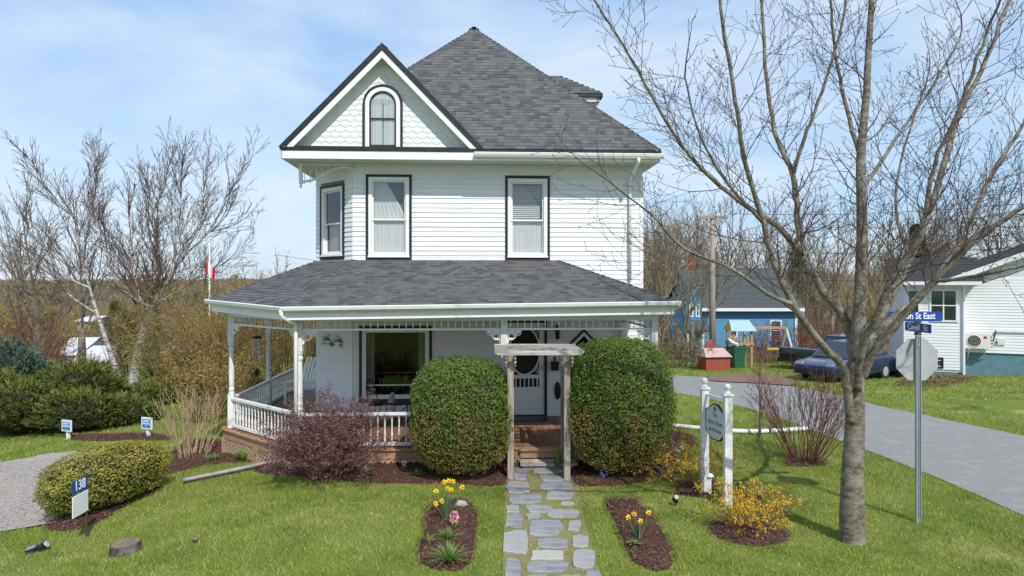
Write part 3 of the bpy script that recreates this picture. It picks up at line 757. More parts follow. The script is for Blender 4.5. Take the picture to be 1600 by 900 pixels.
# door mat, wall lantern, letter box, house number, oval plaque
mb = MB(); mb.box(hx(800), hx(852), -0.62, -0.12, ZF + .003, ZF + .018)
o = tag(mb.build("door_mat", M['plasticblack']), "dark doormat lying in front of the screen door", "doormat"); o.location = (0, HD, 0); o.rotation_euler = (0, 0, HYAW)
xw = hx(866.5)
mb = MB(); c = (hx(870), -0.12, hz(870, 530)); mb.lathe([(.02, 0), (.05, .03), (.06, .22), (.07, .24), (.02, .31), (.008, .34)], c, 6); mb.bar((c[0], -.02, c[2] + .3), (c[0], -.12, c[2] + .33), .02, .02); mb.build("wall_lantern", M['iron'], house)
mb = MB(); mb.fb(FRONT, xw - .085, xw + .085, .024, .12, hz(866, 578), hz(866, 567)); mb.fb(FRONT, xw - .095, xw + .095, .02, .135, hz(866, 567), hz(866, 564.5)); mb.build("letter_box", M['iron'], house)
for ch_, py_ in (("1", 542), ("3", 552), ("8", 561)):
    text("house_number", ch_, 0.15, M['iron'], house, (xw, -0.032, hz(866, py_)), (math.pi / 2, 0, 0), bold=.003)
mb = MB(); oc = (hx(871), hz(871, 610)); mb.prism([(oc[0] + math.cos(a) * .07, oc[1] + math.sin(a) * .20) for a in np.linspace(0, 6.28, 19)[:-1]], FRONT, .024, .045); mb.build("oval_plaque", M['iron'], house)
# iron leaf ornament on the cut corner
mb = MB(); rr = random.Random(8)
uc, zc = FL * 0.48, hz(522, 538)
for s_ in (-1, 1):
    mb.tube([FACET(uc + s_ * t * .40, .045, zc + .06 * math.sin(t * 3) - (.10 if t < .1 else 0)) for t in np.linspace(0, 1, 9)], .008, 5)
    mb.tube([FACET(uc + s_ * (.05 + .05 * math.cos(a) * (1 - a / 9)), .045, zc - .04 + .05 * math.sin(a) * (1 - a / 9)) for a in np.linspace(0, 7, 14)], .006, 5)
    for k in range(34):
        t = rr.uniform(.15, 1); u = uc + s_ * t * .40; z = zc + .06 * math.sin(t * 3) + rr.uniform(-.07, .08); a = rr.uniform(-.9, .9) + (1.57 if z > zc else -1.57); L_ = rr.uniform(.04, .075)
        n_ = .035 + rr.random() * .03
        mb.add([FACET(u, n_, z), FACET(u + L_ * .5 * math.cos(a) - .014 * math.sin(a), n_, z + L_ * .5 * math.sin(a) + .014 * math.cos(a)), FACET(u + L_ * math.cos(a), n_, z + L_ * math.sin(a)), FACET(u + L_ * .5 * math.cos(a) + .014 * math.sin(a), n_ + .01, z + L_ * .5 * math.sin(a) - .014 * math.cos(a))], ((0, 1, 2, 3),))
o = tag(mb.build("wall_ornament", M['iron']), "black iron leaf ornament hung on the porch wall", "ornament"); o.location = (0, HD, 0); o.rotation_euler = (0, 0, HYAW)

# --- roofs: shingled quadrilaterals
SHV = {}
def shingle_mesh(w, h, tint):
    k = (round(w, 2), round(h, 3), tint)
    if k not in SHV:
        mb = MB(); mb.tint = tint
        mb.add([(-k[0] / 2, -h * 0.06, 0.0), (k[0] / 2, -h * 0.06, 0.0), (k[0] / 2, h * 1.02, -.004), (-k[0] / 2, h * 1.02, -.004), (-k[0] / 2, -h * .06, .011), (k[0] / 2, -h * .06, .011), (k[0] / 2, h * 1.02, .003), (-k[0] / 2, h * 1.02, .003)], MB.BF)
        me = bpy.data.meshes.new("shingle"); me.from_pydata(mb.v, [], mb.f)
        me.attributes.new("tint", 'FLOAT', 'POINT').data.foreach_set("value", np.array(mb.t, dtype=np.float32))
        SHV[k] = me
    return SHV[k]
RS = random.Random(21)
def shingle_face(bl, br, tl, tr, parent, stuff, row=0.14, wmin=0.10, wmax=0.20, pieces=0, lift=0.012):
    bl, br, tl, tr = map(Vector, (bl, br, tl, tr))
    n = (br - bl).cross(((tl + tr) / 2 - (bl + br) / 2)).normalized()
    if n.z < 0: n.negate()
    rows = max(1, round((((tl + tr) - (bl + br)) / 2).length / row)); made = 0
    for j in range(rows):
        t = j / rows; tm = (j + .35) / rows
        a, b = bl.lerp(tl, tm), br.lerp(tr, tm); W = (b - a).length
        if W < 0.08: continue
        ud = (b - a).normalized(); vd = n.cross(ud).normalized(); hrow = (((tl + tr) - (bl + br)) / 2).length / rows
        x = 0.0; x -= RS.uniform(0, wmax)
        while x < W:
            w = round(RS.uniform(wmin, wmax), 2); x0, x1 = max(0.0, x), min(W, x + w); x += w
            if x1 - x0 < 0.03: continue
            ti = round(RS.random() ** 1.3 * .8, 1)
            ctr = a + ud * ((x0 + x1) / 2) - vd * (hrow * 0.35) + n * (lift + (0.004 if ti > .6 else 0))
            if made < pieces:
                o = bpy.data.objects.new("shingle", shingle_mesh(round(x1 - x0, 2), hrow, ti))
                if not o.data.materials: o.data.materials.append(M['shingle'])
                COL.objects.link(o); o.parent = parent
                m_ = Matrix((ud, vd, n)).transposed().to_4x4(); m_.translation = ctr; o.matrix_local = m_; made += 1
            else:
                h, w2 = hrow, (x1 - x0) / 2; stuff.tint = ti
                co = [(-w2, -h * .06, 0), (w2, -h * .06, 0), (w2, h * 1.02, -.004), (-w2, h * 1.02, -.004), (-w2, -h * .06, .011), (w2, -h * .06, .011), (w2, h * 1.02, .003), (-w2, h * 1.02, .003)]
                stuff.add([ctr + ud * p + vd * q + n * r for p, q, r in co], MB.BF)
    return n

def hip_cap(a, b, parent, w=0.13, step=0.17, n1=None, n2=None):
    a, b = Vector(a), Vector(b); d = (b - a); L = d.length; d.normalize(); k = int(L / step); mb = MB()
    sd = d.cross(Vector((0, 0, 1))).normalized(); up = sd.cross(d)
    n1 = (up + sd * .5) if n1 is None else n1; n2 = (up - sd * .5) if n2 is None else n2
    s1 = d.cross(n1).normalized(); s1 = s1 if s1.dot(n2) < 0 else -s1
    s2 = d.cross(n2).normalized(); s2 = s2 if s2.dot(n1) < 0 else -s2
    upv = (n1 + n2).normalized()
    for i in range(k + 1):
        p = a + d * (i * step); q = p + d * (step * 1.12); mb.tint = RS.choice((.1, .3, .5, .7))
        l0, l1 = 0.030, 0.020
        v_ = [p + s1 * w + upv * (l0 - .006), p + upv * (l0 + .012), p + s2 * w + upv * (l0 - .006), q + s1 * w + upv * (l1 - .006), q + upv * (l1 + .006), q + s2 * w + upv * (l1 - .006)]
        v_ += [p + s1 * w, p, p + s2 * w]
        mb.add(v_, ((0, 1, 4, 3), (1, 2, 5, 4), (6, 7, 1, 0), (7, 8, 2, 1)))
    return mb.build("hip_cap", M['shingle'], parent)

# porch roof
ZP = 3.83
Rp, Bp, Ap, Dp = (2.80, -3.13, 3.00), (-4.18, -3.13, 2.91), (-6.27, -1.04, 2.99), (-6.27, 4.6, 2.99)
T0, T1, T2, T3 = (1.04, -0.02, ZP), (XF - .01, -0.02, ZP), (XL - .02, 1.02, ZP), (XL - .02, 4.6, ZP)
R2 = (2.80, -0.03, 3.00)
pf = [(Bp, Rp, T0, T1), (Ap, Bp, T1, T2), (Dp, Ap, T2, T3), (Rp, R2, T0)]
mb = MB()
for f_ in pf:
    k = len(f_); dn = [(x, y, z - .06) for x, y, z in f_]
    mb.add(list(f_) + dn, [tuple(range(k)), tuple(reversed(range(k, 2 * k)))] + [(i, (i + 1) % k, k + (i + 1) % k, k + i) for i in range(k)])
proof = mb.build("porch_roof", M['roofdeck'], house)
stf = MB()
n1 = shingle_face(Bp, Rp, T1, T0, proof, stf, pieces=300)
n2 = shingle_face(Ap, Bp, T2, T1, proof, stf)
n3 = shingle_face(Dp, Ap, T3, T2, proof, stf)
n4 = shingle_face(Rp, R2, T0, T0, proof, stf)
stf.build("remaining_shingles", M['shingle'], proof, kind="stuff")
hip_cap(Bp, T1, proof, n1=n1, n2=n2); hip_cap(Ap, T2, proof, n1=n2, n2=n3); hip_cap(Rp, T0, proof, n1=n4, n2=n1)
# gutter, fascia, soffit, ceiling, beam of the porch
def along(mb, pts, off, z0, z1, w):
    """box strip along a polyline of (x, y, z) points, moved inward by off"""
    for a, b in zip(pts, pts[1:]):
        a, b = Vector(a), Vector(b); d = Vector((b.x - a.x, b.y - a.y, 0)).normalized(); n = Vector((-d.y, d.x, 0))
        p, q = a + n * off, b + n * off
        mb.add([p + Vector((0, 0, z0)), q + Vector((0, 0, z0)), q + n * w + Vector((0, 0, z0)), p + n * w + Vector((0, 0, z0)), p + Vector((0, 0, z1)), q + Vector((0, 0, z1)), q + n * w + Vector((0, 0, z1)), p + n * w + Vector((0, 0, z1))], MB.BF)
eave = [Dp, Ap, Bp, Rp, R2]
mb = MB()
for a, b in zip(eave, eave[1:]):
    a, b = Vector(a), Vector(b); d = (b - a).normalized(); nn = Vector((d.y, -d.x, 0)); ex = d * 0.04
    a2, b2 = a - ex, b + ex
    prof = [(0.0, .005), (0.105, .012), (0.115, .0), (0.10, -.055), (0.07, -.085), (0.0, -.085)]
    k = len(prof)
    mb.add([a2 + nn * u + Vector((0, 0, z)) for u, z in prof] + [b2 + nn * u + Vector((0, 0, z)) for u, z in prof], [(i, (i + 1) % k, k + (i + 1) % k, k + i) for i in range(k)] + [tuple(reversed(range(k))), tuple(range(k, 2 * k))])
mb.build("porch_gutter", M['white'], house)
mb = MB(); along(mb, eave, 0.02, -0.23, -0.062, 0.03); mb.build("porch_fascia", M['white'], house)
posts = {'B': (-4.02, -2.75), 'M': (hx(787.5, -2.75), -2.75), 'R': (2.52, -2.75), 'A': (-5.89, -0.91), 'C': (-5.89, 1.57), 'D': (-5.89, 4.05), 'E': (2.52, -0.14)}
def pl(keys, z=0): return [(*posts[k], z) for k in keys]
mb = MB(); along(mb, [(-5.89, 4.6, 0)] + pl('ABRE'), -0.075, 2.67, 2.90, 0.15); mb.build("porch_beam", M['white'], house)
mb = MB()
ceil = [(-6.2, 4.6), (-6.2, -1.0), (-4.16, -3.06), (2.74, -3.06), (2.74, -0.04), (XF, -0.04), (XL - .04, 1.02), (XL - .04, 4.6)]
mb.add([(x, y, 2.795) for x, y in ceil], (tuple(reversed(range(8))),)); mb.add([(x, y, 2.80) for x, y in ceil], (tuple(range(8)),))
mb.build("porch_ceiling", M['soffit'], house)
# downspout at the corner
mb = MB(); p = Vector(Bp); b_ = Vector((*posts['B'], 0))
mb.tube([p + Vector((-.0, .0, -.05)) + Vector((-.05, -.06, 0)), p + Vector((-.04, -.05, -.17)), Vector((b_.x - .03, b_.y - .13, 2.62)), Vector((b_.x - .03, b_.y - .13, 2.5)), Vector((b_.x - .03, b_.y - .13, 0.08))], .037, 8)
mb.build("downspout", M['white'], house, True)

# posts
def post_mesh():
    mb = MB(); a = .06
    mb.box(-a, a, -a, a, 0, 0.70); mb.lathe([(.058, .70), (.062, .72), (.048, .75), (.060, .79), (.060, .81), (.047, .85), (.052, .90), (.056, 1.05), (.054, 1.30), (.049, 1.52), (.046, 1.58), (.060, 1.62), (.060, 1.65), (.047, 1.68), (.062, 1.72), (.062, 1.74), (.055, 1.76)], n=14)
    mb.box(-a, a, -a, a, 1.76, 2.36)
    return mb
pm = None
for k, (x, y) in posts.items():
    if pm is None: o = post_mesh().build("porch_post", M['whiteworn'], house); pm = o
    else: o = pm.copy(); COL.objects.link(o)
    o.location = (x, y, ZF); o.rotation_euler = (0, 0, 0)
# balustrades and spindle friezes
bal = MB(); bal.lathe([(.019, 0), (.019, .09), (.012, .10), (.021, .13), (.023, .19), (.014, .27), (.012, .30), (.019, .32), (.012, .34), (.014, .38), (.017, .44), (.011, .48), (.019, .49), (.019, .56)], n=8)
spn = MB(); spn.lathe([(.010, 0), (.008, .05), (.011, .065), (.019, .085), (.011, .105), (.008, .12), (.010, .17)], n=8)
protos = {}
def rail_run(a, b, frieze=True, rail=True, brackets=(True, True)):
    a, b = Vector((*a, 0)), Vector((*b, 0)); d = (b - a); L = d.length; d.normalize()
    p, q = a + d * .06, b - d * .06; up = Vector((0, 0, 1))
    if rail:
        mb = MB(); mb.bar(p + up * (ZF + .61), q + up * (ZF + .61), .085, .045); mb.bar(p + up * (ZF + .578), q + up * (ZF + .578), .05, .02); mb.bar(p + up * (ZF + .055), q + up * (ZF + .055), .05, .055)
        r_ = mb.build("railing", M['white'], house); k = round((L - .12) / .128)
        for i in range(k):
            c = p + d * ((L - .12) * (i + .5) / k)
            if 'b' not in protos: o = bal.build("baluster", M['whiteworn'], r_, True); protos['b'] = o
            else: o = protos['b'].copy(); COL.objects.link(o); o.parent = r_
            o.location = (c.x, c.y, ZF + .055 - .0)
    if frieze:
        mb = MB(); mb.bar(p + up * 2.485, q + up * 2.485, .045, .035); mb.bar(p + up * 2.655, q + up * 2.655, .04, .025)
        r_ = mb.build("spindle_frieze", M['white'], house); k = round((L - .12) / .128)
        for i in range(k):
            c = p + d * ((L - .12) * (i + .5) / k)
            if 's' not in protos: o = spn.build("frieze_spindle", M['white'], r_, True); protos['s'] = o
            else: o = protos['s'].copy(); COL.objects.link(o); o.parent = r_
            o.location = (c.x, c.y, 2.49)
        for e, dd, on in ((p, d, brackets[0]), (q, -d, brackets[1])):
            if not on: continue
            mb = MB(); z = 2.46
            def P(u, w): return e + dd * u + up * (z - w)
            mb.bar(P(0, .012), P(.27, .012), .03, .022)
            mb.tube([P(.085 + .065 * math.cos(t) * (1 - t * .055), .10 + .065 * math.sin(t) * (1 - t * .055)) for t in np.linspace(-2.4, 6.2, 24)], .013, 6)
            mb.tube([P(.20 + .045 * math.cos(t) * (1 - t * .05), .055 + .038 * math.sin(t) * (1 - t * .05)) for t in np.linspace(-1, 5.5, 18)], .011, 6)
            mb.tube([P(.01, .22), P(.03, .17), P(.10, .17), P(.16, .12), P(.17, .06), P(.25, .03)], .012, 6)
            mb.bar(P(.008, .0), P(.008, .24), .03, .022)
            mb.build("scroll_bracket", M['white'], house)
rail_run(posts['D'], posts['C'], brackets=(False, False)); rail_run(posts['C'], posts['A'], brackets=(False, True)); rail_run(posts['A'], posts['B'], brackets=(True, True))
rail_run(posts['B'], posts['M']); rail_run(posts['M'], posts['R'], rail=False); rail_run(posts['R'], posts['E'], brackets=(True, False))
rail_run((1.12, -2.75), posts['R'], frieze=False)
mb = MB(); mb.box(1.02, 1.12, -2.80, -2.70, ZF, ZF + .72); mb.build("newel_post", M['white'], house)
# deck
mb = MB()
dk = [(2.62, -2.84), (2.62, -.03), (XF, -.03), (XL - .03, 1.02), (XL - .03, 4.6), (-6.0, 4.6), (-6.0, -.93), (-4.06, -2.84)]
mb.add([(x, y, ZF - .032) for x, y in dk] + [(x, y, ZF - .15) for x, y in dk], [tuple(range(8)), tuple(reversed(range(8, 16)))] + [(i, (i + 1) % 8, 8 + (i + 1) % 8, 8 + i) for i in range(8)])
deck = mb.build("porch_deck", M['rawwood'], house)
x = -6.04; rr = random.Random(4)
while x < 2.62:
    x1 = x + .125; xm = (x + x1) / 2
    yf = -2.88 if xm > -4.08 else -2.88 + (-4.08 - xm)
    yb = -.03 if xm > XF else (-(xm - XF) - .03 if xm > XL else 4.6)
    mb = MB(); mb.tint = rr.random() ** 2 * .8; mb.box(x + .003, x1 - .003, yf + rr.uniform(-.006, .006), yb, ZF - .03, ZF + rr.uniform(-.002, .001)); mb.build("deck_board", M['deck'], deck)
    x = x1
rim = [(-6.06, 4.6, 0), (-6.06, -.95, 0), (-4.09, -2.90, 0), (2.66, -2.90, 0), (2.66, -.05, 0)]
mb = MB(); along(mb, rim, -0.02, ZF - .036, ZF - .004, .06); along(mb, rim, 0.012, ZF - .20, ZF - .037, .035); mb.build("deck_rim", M['rawwood'], house)
mb = MB(); mb.box(0.0, 0.98, -2.93, -2.921, ZF - .19, ZF - .04); mb.box(-.02, 1.0, -2.98, -2.93, ZF - .05, ZF - .01); mb.build("step_nosing", M['rawwood'], house)
# lattice skirt: crossed slats between posts
def lattice(a, b):
    a, b = Vector((*a, 0)), Vector((*b, 0)); L = (b - a).length; d = (b - a).normalized(); n = Vector((d.y, -d.x, 0)); mb = MB()
    def gz(u):
        p = a + d * u; w_ = Matrix.Rotation(HYAW, 4, 'Z') @ p; return ground_z(w_.x, w_.y + HD) - .02
    zt = ZF - .20; zb = min(gz(0), gz(L)); H_ = zt - zb
    for sgn, nn in ((1, .006), (-1, -.004)):
        u = -H_
        while u < L + H_:
            u0, z0_, u1, z1_ = u, zb, u + sgn * H_, zt
            if sgn < 0: u0, u1 = u, u - H_
            t0, t1 = 0.0, 1.0
            for lim, sg in ((0.0, 1), (L, -1)):
                a0, a1 = (u0 - lim) * sg, (u1 - lim) * sg
                if a0 < 0 and a1 < 0: t0, t1 = 1, 0; break
                if a0 < 0: t0 = max(t0, a0 / (a0 - a1))
                if a1 < 0: t1 = min(t1, a0 / (a0 - a1))
            if t1 - t0 > .05:
                f_ = lambda t: a + d * (u0 + (u1 - u0) * t) + n * nn + Vector((0, 0, z0_ + (z1_ - z0_) * t))
                mb.bar(f_(t0), f_(t1), .010, .040, up=n.cross((f_(t1) - f_(t0)).normalized()))
            u += .115
    o = mb.build("lattice_skirt", M['lattice'], house)
    mb = MB(); k = max(1, round(L / 1.6))
    for i in range(k + 1):
        u = L * i / k; p = a + d * u
        mb.bar(p + n * .022 + Vector((0, 0, gz(u) - .1)), p + n * .022 + Vector((0, 0, zt + .01)), .09, .022, up=n)
    mb.build("skirt_post", M['rawwood'], o)
lattice((-6.03, 4.6), (-6.03, -.94)); lattice((-6.03, -.94), (-4.08, -2.87)); lattice((-4.08, -2.87), (0.0, -2.87)); lattice((1.0, -2.87), (2.62, -2.87)); lattice((2.62, -2.87), (2.62, -.05))
mb = MB(); mb.box(-3.4, 2.5, -2.0, -1.98, -.8, .12); mb.build("under_deck_dark_sheet", M['dark'], house)  # added dark sheet, stands in for the shade behind the lattice
# stone step
mb = MB(); mb.box(0.03, 0.95, -3.24, -2.95, -.05, .085); mb.box(-.02, 1.0, -3.28, -2.945, .087, .125); mb.build("entrance_step", M['weathered'], house)

# --- main roof
X0, X1, Y0, Y1, ZE = -4.96, 3.22, -.63, 7.5, 6.24
AP = ((X0 + X1) / 2, 3.43, 10.36)
mb = MB()
c_ = [(X0, Y0, ZE), (X1, Y0, ZE), (X1, Y1, ZE), (X0, Y1, ZE)]
kg_ = (8.44 - ZE) / (AP[2] - ZE); rb_ = (-2.825, Y0 + (AP[1] - Y0) * kg_, 8.44)
mb.add(c_ + [AP, (-2.825 + 2.135, Y0, ZE), rb_], ((5, 1, 4), (5, 4, 6), (0, 6, 4), (1, 2, 4), (2, 3, 4), (3, 0, 4)))
mb.add([(x, y, ZE - .03) for x, y, z in c_], ((3, 2, 1, 0),))
roof = mb.build("main_roof", M['roofdeck'], house)
GXc, GW, GZ = -2.825, 2.135, 8.44                # gable centre, half width, ridge height
kg = (GZ - ZE) / (AP[2] - ZE)
ridge_back = (GXc, Y0 + (AP[1] - Y0) * kg, GZ)
stf = MB()
gr = (GXc + GW, Y0, ZE)
nf = None
# front slope right of the gable: from the valley to the right hip
rows_l = Vector(gr); va = Vector(ridge_back)
fa = lambda t: Vector((X0, Y0, ZE)).lerp(Vector(AP), t)
n1 = shingle_face(gr, c_[1], va, Vector(c_[1]).lerp(Vector(AP), kg), roof, stf, row=.150, wmin=.11, wmax=.22)
shingle_face(fa(kg), Vector(c_[1]).lerp(Vector(AP), kg), AP, AP, roof, stf, row=.150, wmin=.11, wmax=.22)
shingle_face((X0, Y0, ZE), (GXc - GW + .01, Y0, ZE), fa(kg), ridge_back, roof, stf, row=.15, wmin=.11, wmax=.22)
n2 = shingle_face(c_[1], c_[2], AP, AP, roof, stf, row=.150, wmin=.11, wmax=.22)
n3 = shingle_face(c_[2], c_[3], AP, AP, roof, stf, row=.30, wmin=.3, wmax=.6)
n4 = shingle_face(c_[3], c_[0], AP, AP, roof, stf, row=.150, wmin=.11, wmax=.22)
hip_cap(c_[1], AP, roof, n1=n1, n2=n2); hip_cap(c_[0], AP, roof, n1=n1, n2=n4); hip_cap(c_[2], AP, roof, n1=n2, n2=n3); hip_cap(c_[3], AP, roof, n1=n3, n2=n4)
# gable roof
mb = MB(); gp = (GXc, Y0, GZ); gl_ = (GXc - GW, Y0, ZE)
mb.add([gl_, gp, ridge_back], ((0, 1, 2),)); mb.add([gp, gr, ridge_back], ((0, 1, 2),))
gl2 = Vector(gl_) ; groof = mb.build("gable_roof", M['roofdeck'], house)
va_l = Vector((GXc - GW, Y0, ZE))
g1 = shingle_face(gp, ridge_back, gl_, gl_, groof, stf, row=.15, wmin=.15, wmax=.3)
g2 = shingle_face(gp, ridge_back, gr, gr, groof, stf, row=.15, wmin=.15, wmax=.3)
hip_cap(gp, ridge_back, groof)
stf.build("remaining_shingles", M['shingle'], roof, kind="stuff")
# eaves: black drip band, white fascia, soffit, gutter
mb = MB(); ol = [(X0, Y1, 0), (X0, Y0, 0), (X1, Y0, 0), (X1, Y1, 0), (X0, Y1, 0)]
along(mb, ol, -.012, ZE - .075, ZE + .012, .03); mb.build("drip_band", M['black'], house)
mb = MB(); along(mb, ol, .0, ZS - .005, ZE - .077, .03); mb.build("fascia", M['white'], house)
mb = MB(); so_ = [(X0 + .02, Y0 + .02), (X1 - .02, Y0 + .02), (X1 - .02, Y1 - .02), (X0 + .02, Y1 - .02)]
mb.add([(x, y, ZS + .002) for x, y in so_] + [(x, y, ZS + .03) for x, y in so_], ((3, 2, 1, 0), (4, 5, 6, 7))); mb.build("soffit", M['soffit'], house)
mb = MB(); xg = hx(741, Y0)
prof = [(0.0, .0), (0.095, .0), (0.105, -.012), (0.09, -.06), (0.06, -.105), (0.0, -.105)]
for a, b in ((Vector((xg, Y0 - .012, ZE - .085)), Vector((X1 + .06, Y0 - .012, ZE - .085))),):
    k = len(prof); mb.add([a + Vector((0, -u, z)) for u, z in prof] + [b + Vector((0, -u, z)) for u, z in prof], [(i, (i + 1) % k, k + (i + 1) % k, k + i) for i in range(k)] + [tuple(reversed(range(k))), tuple(range(k, 2 * k))])
mb.build("eave_gutter", M['white'], house)
mb = MB(); xd = hx(984, -.05); mb.tube([(xd + .05, Y0 - .06, ZE - .18), (xd + .05, Y0 - .06, ZE - .26), (xd, -.09, ZS - .28), (xd, -.07, ZS - .40), (xd, -.07, 3.4)], .037, 8); mb.build("downspout", M['white'], house, True)
# gable front: rake boards, soffit, fishscale wall, arched window
GY = -.34; GFR = Fr(0, GY, 1, 0, 0, -1)
mb = MB(); mb.prism([(GXc - GW + .05, ZE), (GXc + GW - .05, ZE), (GXc, GZ - .06)], GFR, -.10, 0.0); mb.build("gable_wall", M['white'], house)
def rake(o_, i_, n0, n1, name, m_):
    f_ = GW / (GZ - ZE)
    a = [(GXc - GW - o_ * f_ * .0 + 0, ZE - 0), (GXc, GZ)]
    mb = MB(); s_ = math.sqrt(1 + f_ * f_)
    def tri(d):                          # triangle moved inward by d, measured square to the rake
        return [(GXc - GW + d * s_, ZE), (GXc, GZ - d * s_ / f_), (GXc + GW - d * s_, ZE)]
    mb.ring(tri(o_), tri(i_), GFR, n0 + GY, n1 + GY, closed=False); mb.build(name, m_, house)
rake(-0.035, 0.075, .60, .66, "rake_edge", M['black'])
rake(0.075, 0.185, .59, .645, "rake_board", M['white'])
rake(0.055, 0.078, .34, .61, "rake_soffit", M['white'])
rake(0.06, 0.32, .34, .372, "rake_frieze", M['white'])
mb = MB(); mb.box(GXc - GW + .03, GXc + GW - .03, Y0 + .02, GY, ZE + .014, ZE + .03); mb.build("gable_ledge", M['roofdeck'], house)
# fishscale shingles
fs = MB(); w_ = .105
ol_ = [(-w_, .10)] + [(-w_, -.0)] + [(w_ * math.cos(t), -.062 * math.sin(t) * 1.0) for t in np.linspace(math.pi, 0, 9)[1:-1]] + [(w_, 0), (w_, .10)]
k = len(ol_)
fs.add([(x * .985, .0 + (.012 if z > .05 else 0), z) for x, z in ol_] + [(x * .985, -.014 + (.012 if z > .05 else 0), z) for x, z in ol_], [tuple(range(k)), tuple(reversed(range(k, 2 * k)))] + [((i + 1) % k, i, k + i, k + (i + 1) % k) for i in range(k)])
gw_ = bpy.data.objects[[o.name for o in house.children if o.name.startswith("gable_wall")][0]]
AW = (hx(598.5, GY), ZE + .05, hx(598.5 + 31, GY) - hx(598.5, GY), hz(598, 133, GY))     # arched window: centre, sill, half width, top
fproto = None; j = 0; z = ZE + .09
while z < GZ - .35:
    half = GW * (1 - (z + .02 - ZE) / (GZ - ZE)) - .22; x = GXc - 12 * .21 + (.105 if j % 2 else 0)
    while x < GXc + 2.6:
        if abs(x - GXc) < half + .04 and not (abs(x - AW[0]) < AW[2] - .1 and z < AW[3] - .1):
            if fproto is None: o = fs.build("fishscale_shingle", M['siding'], gw_); fproto = o
            else: o = fproto.copy(); COL.objects.link(o)
            o.location = (x + RS.uniform(-.003, .003), GY - .004, z + RS.uniform(-.003, .003))
        x += .21
    z += .118; j += 1
def arch(hw, zb, zt, n=16): return [(AW[0] - hw, zb)] + [(AW[0] + hw * math.cos(t), zt - hw + hw * math.sin(t)) for t in np.linspace(math.pi, 0, n)] + [(AW[0] + hw, zb)]
hw, zt, zb = AW[2], AW[3], AW[1]
mb = MB(); mb.ring(arch(hw - .05, zb, zt - .05), arch(hw - .14, zb, zt - .14), GFR, .0, .06, False); awin = mb.build("arched_window", M['white'], house)
mb = MB(); mb.ring(arch(hw, zb, zt), arch(hw - .05, zb, zt - .05), GFR, .0, .07, False); mb.fb(GFR, AW[0] - hw - .02, AW[0] + hw + .02, .0, .085, zb - .035, zb); mb.build("trim", M['black'], awin)
mb = MB(); mb.ring(arch(hw - .14, zb, zt - .14), arch(hw - .175, zb + .03, zt - .175), GFR, .0, .05, True); zmid = zb + (zt - zb) * .46; mb.fb(GFR, AW[0] - hw + .15, AW[0] + hw - .15, .02, .052, zmid - .015, zmid + .015); mb.fb(GFR, AW[0] - hw + .15, AW[0] + hw - .15, .02, .052, zb, zb + .05); mb.build("sash", M['black'], awin)
mb = MB(); o_ = arch(hw - .16, zb + .02, zt - .16); mb.add([GFR(u, .044, z) for u, z in o_], (tuple(range(len(o_))),)); mb.build("pane", M['glass'], awin)
mb = MB(); mb.prism(arch(hw - .15, zb + .02, zt - .15), GFR, .001, .004); mb.build("backing", M['dark'], awin)
mb = MB()
for a, b in ((0.0, .48), (.52, 1.0)):
    u0_, u1_ = AW[0] - hw + .17 + a * 2 * (hw - .17), AW[0] - hw + .17 + b * 2 * (hw - .17)
    drape_cloth(mb, GFR, u0_, u1_, .02, zb + .07, zt - .30, .008, 4)
mb.build("curtain", M['curtain'], awin)
mb = MB(); mb.prism([(u, z) for u, z in arch(hw - .19, zt - .31, zt - .19)], GFR, .018, .022); mb.build("valance", M['curtain'], awin)
# corner spandrel under the eave of the cut corner
mb = MB(); yl = -.05
xa, xb = hx(470, yl), XF + .04; mb.box(xa - .035, xa + .035, yl - .035, yl + .035, ZS - .46, ZS); mb.lathe([(.0, -.10), (.025, -.08), (.03, -.05), (.015, -.03), (.035, 0)], (xa, yl, ZS - .46), 8)
def arc(t): return ZS - .42 + .33 * sstep(0.12, .72, t) - (.05 * sstep(.8, 1, t)) + .02 * math.sin(t * 8)
mb.tube([(xa + (xb - xa) * t, yl, arc(t)) for t in np.linspace(0, 1, 22)], .026, 6)
mb.bar((xa, yl, ZS - .03), (xb, yl, ZS - .03), .05, .05)
spandrel = mb.build("corner_spandrel", M['white'], house)
for i in range(8):
    t = (i + .6) / 9; x = xa + (xb - xa) * t; zl_ = arc(t); mb = MB()
    if ZS - .05 - zl_ > .03: mb.tube([(x, yl, zl_), (x, yl, (zl_ + ZS) / 2 - .03), (x, yl, (zl_ + ZS) / 2), (x, yl, (zl_ + ZS) / 2 + .03), (x, yl, ZS - .04)], [.008, .008, .02, .008, .008], 6)
    mb.lathe([(.004, -.026), (.017, -.014), (.017, 0), (.008, .012)], (x, yl, zl_ - .03), 6); mb.build("frieze_spindle", M['white'], spandrel)
# dormer on the right slope
dx0, dx1, dy0, dy1, dze, dzt = .9, hx(941, 2.75), 2.7, 4.9, 8.42, 9.12
mb = MB(); mb.box(dx0, dx1 - .22, dy0 + .2, dy1 - .2, 6.9, dze - .02); dorm = mb.build("dormer", M['siding'], house)
rd = [(dx1, dy0, dze), (dx1, dy1, dze), (dx1 - 1.05, (dy0 + dy1) / 2 - .25, dzt), (dx1 - 1.05, (dy0 + dy1) / 2 + .25, dzt), (dx0, dy0, dze), (dx0, dy1, dze), (dx0, (dy0 + dy1) / 2 - .25, dzt), (dx0, (dy0 + dy1) / 2 + .25, dzt)]
mb = MB(); mb.add(rd, ((0, 1, 3, 2), (4, 0, 2, 6), (1, 5, 7, 3), (2, 3, 7, 6), (4, 5, 1, 0))); mb.build("dormer_roof", M['roofdeck'], dorm)
stf = MB(); shingle_face(rd[4], rd[0], rd[6], rd[2], dorm, stf, .15, .15, .3); shingle_face(rd[0], rd[1], rd[2], rd[3], dorm, stf, .15, .15, .3); stf.build("remaining_shingles", M['shingle'], dorm, kind="stuff")
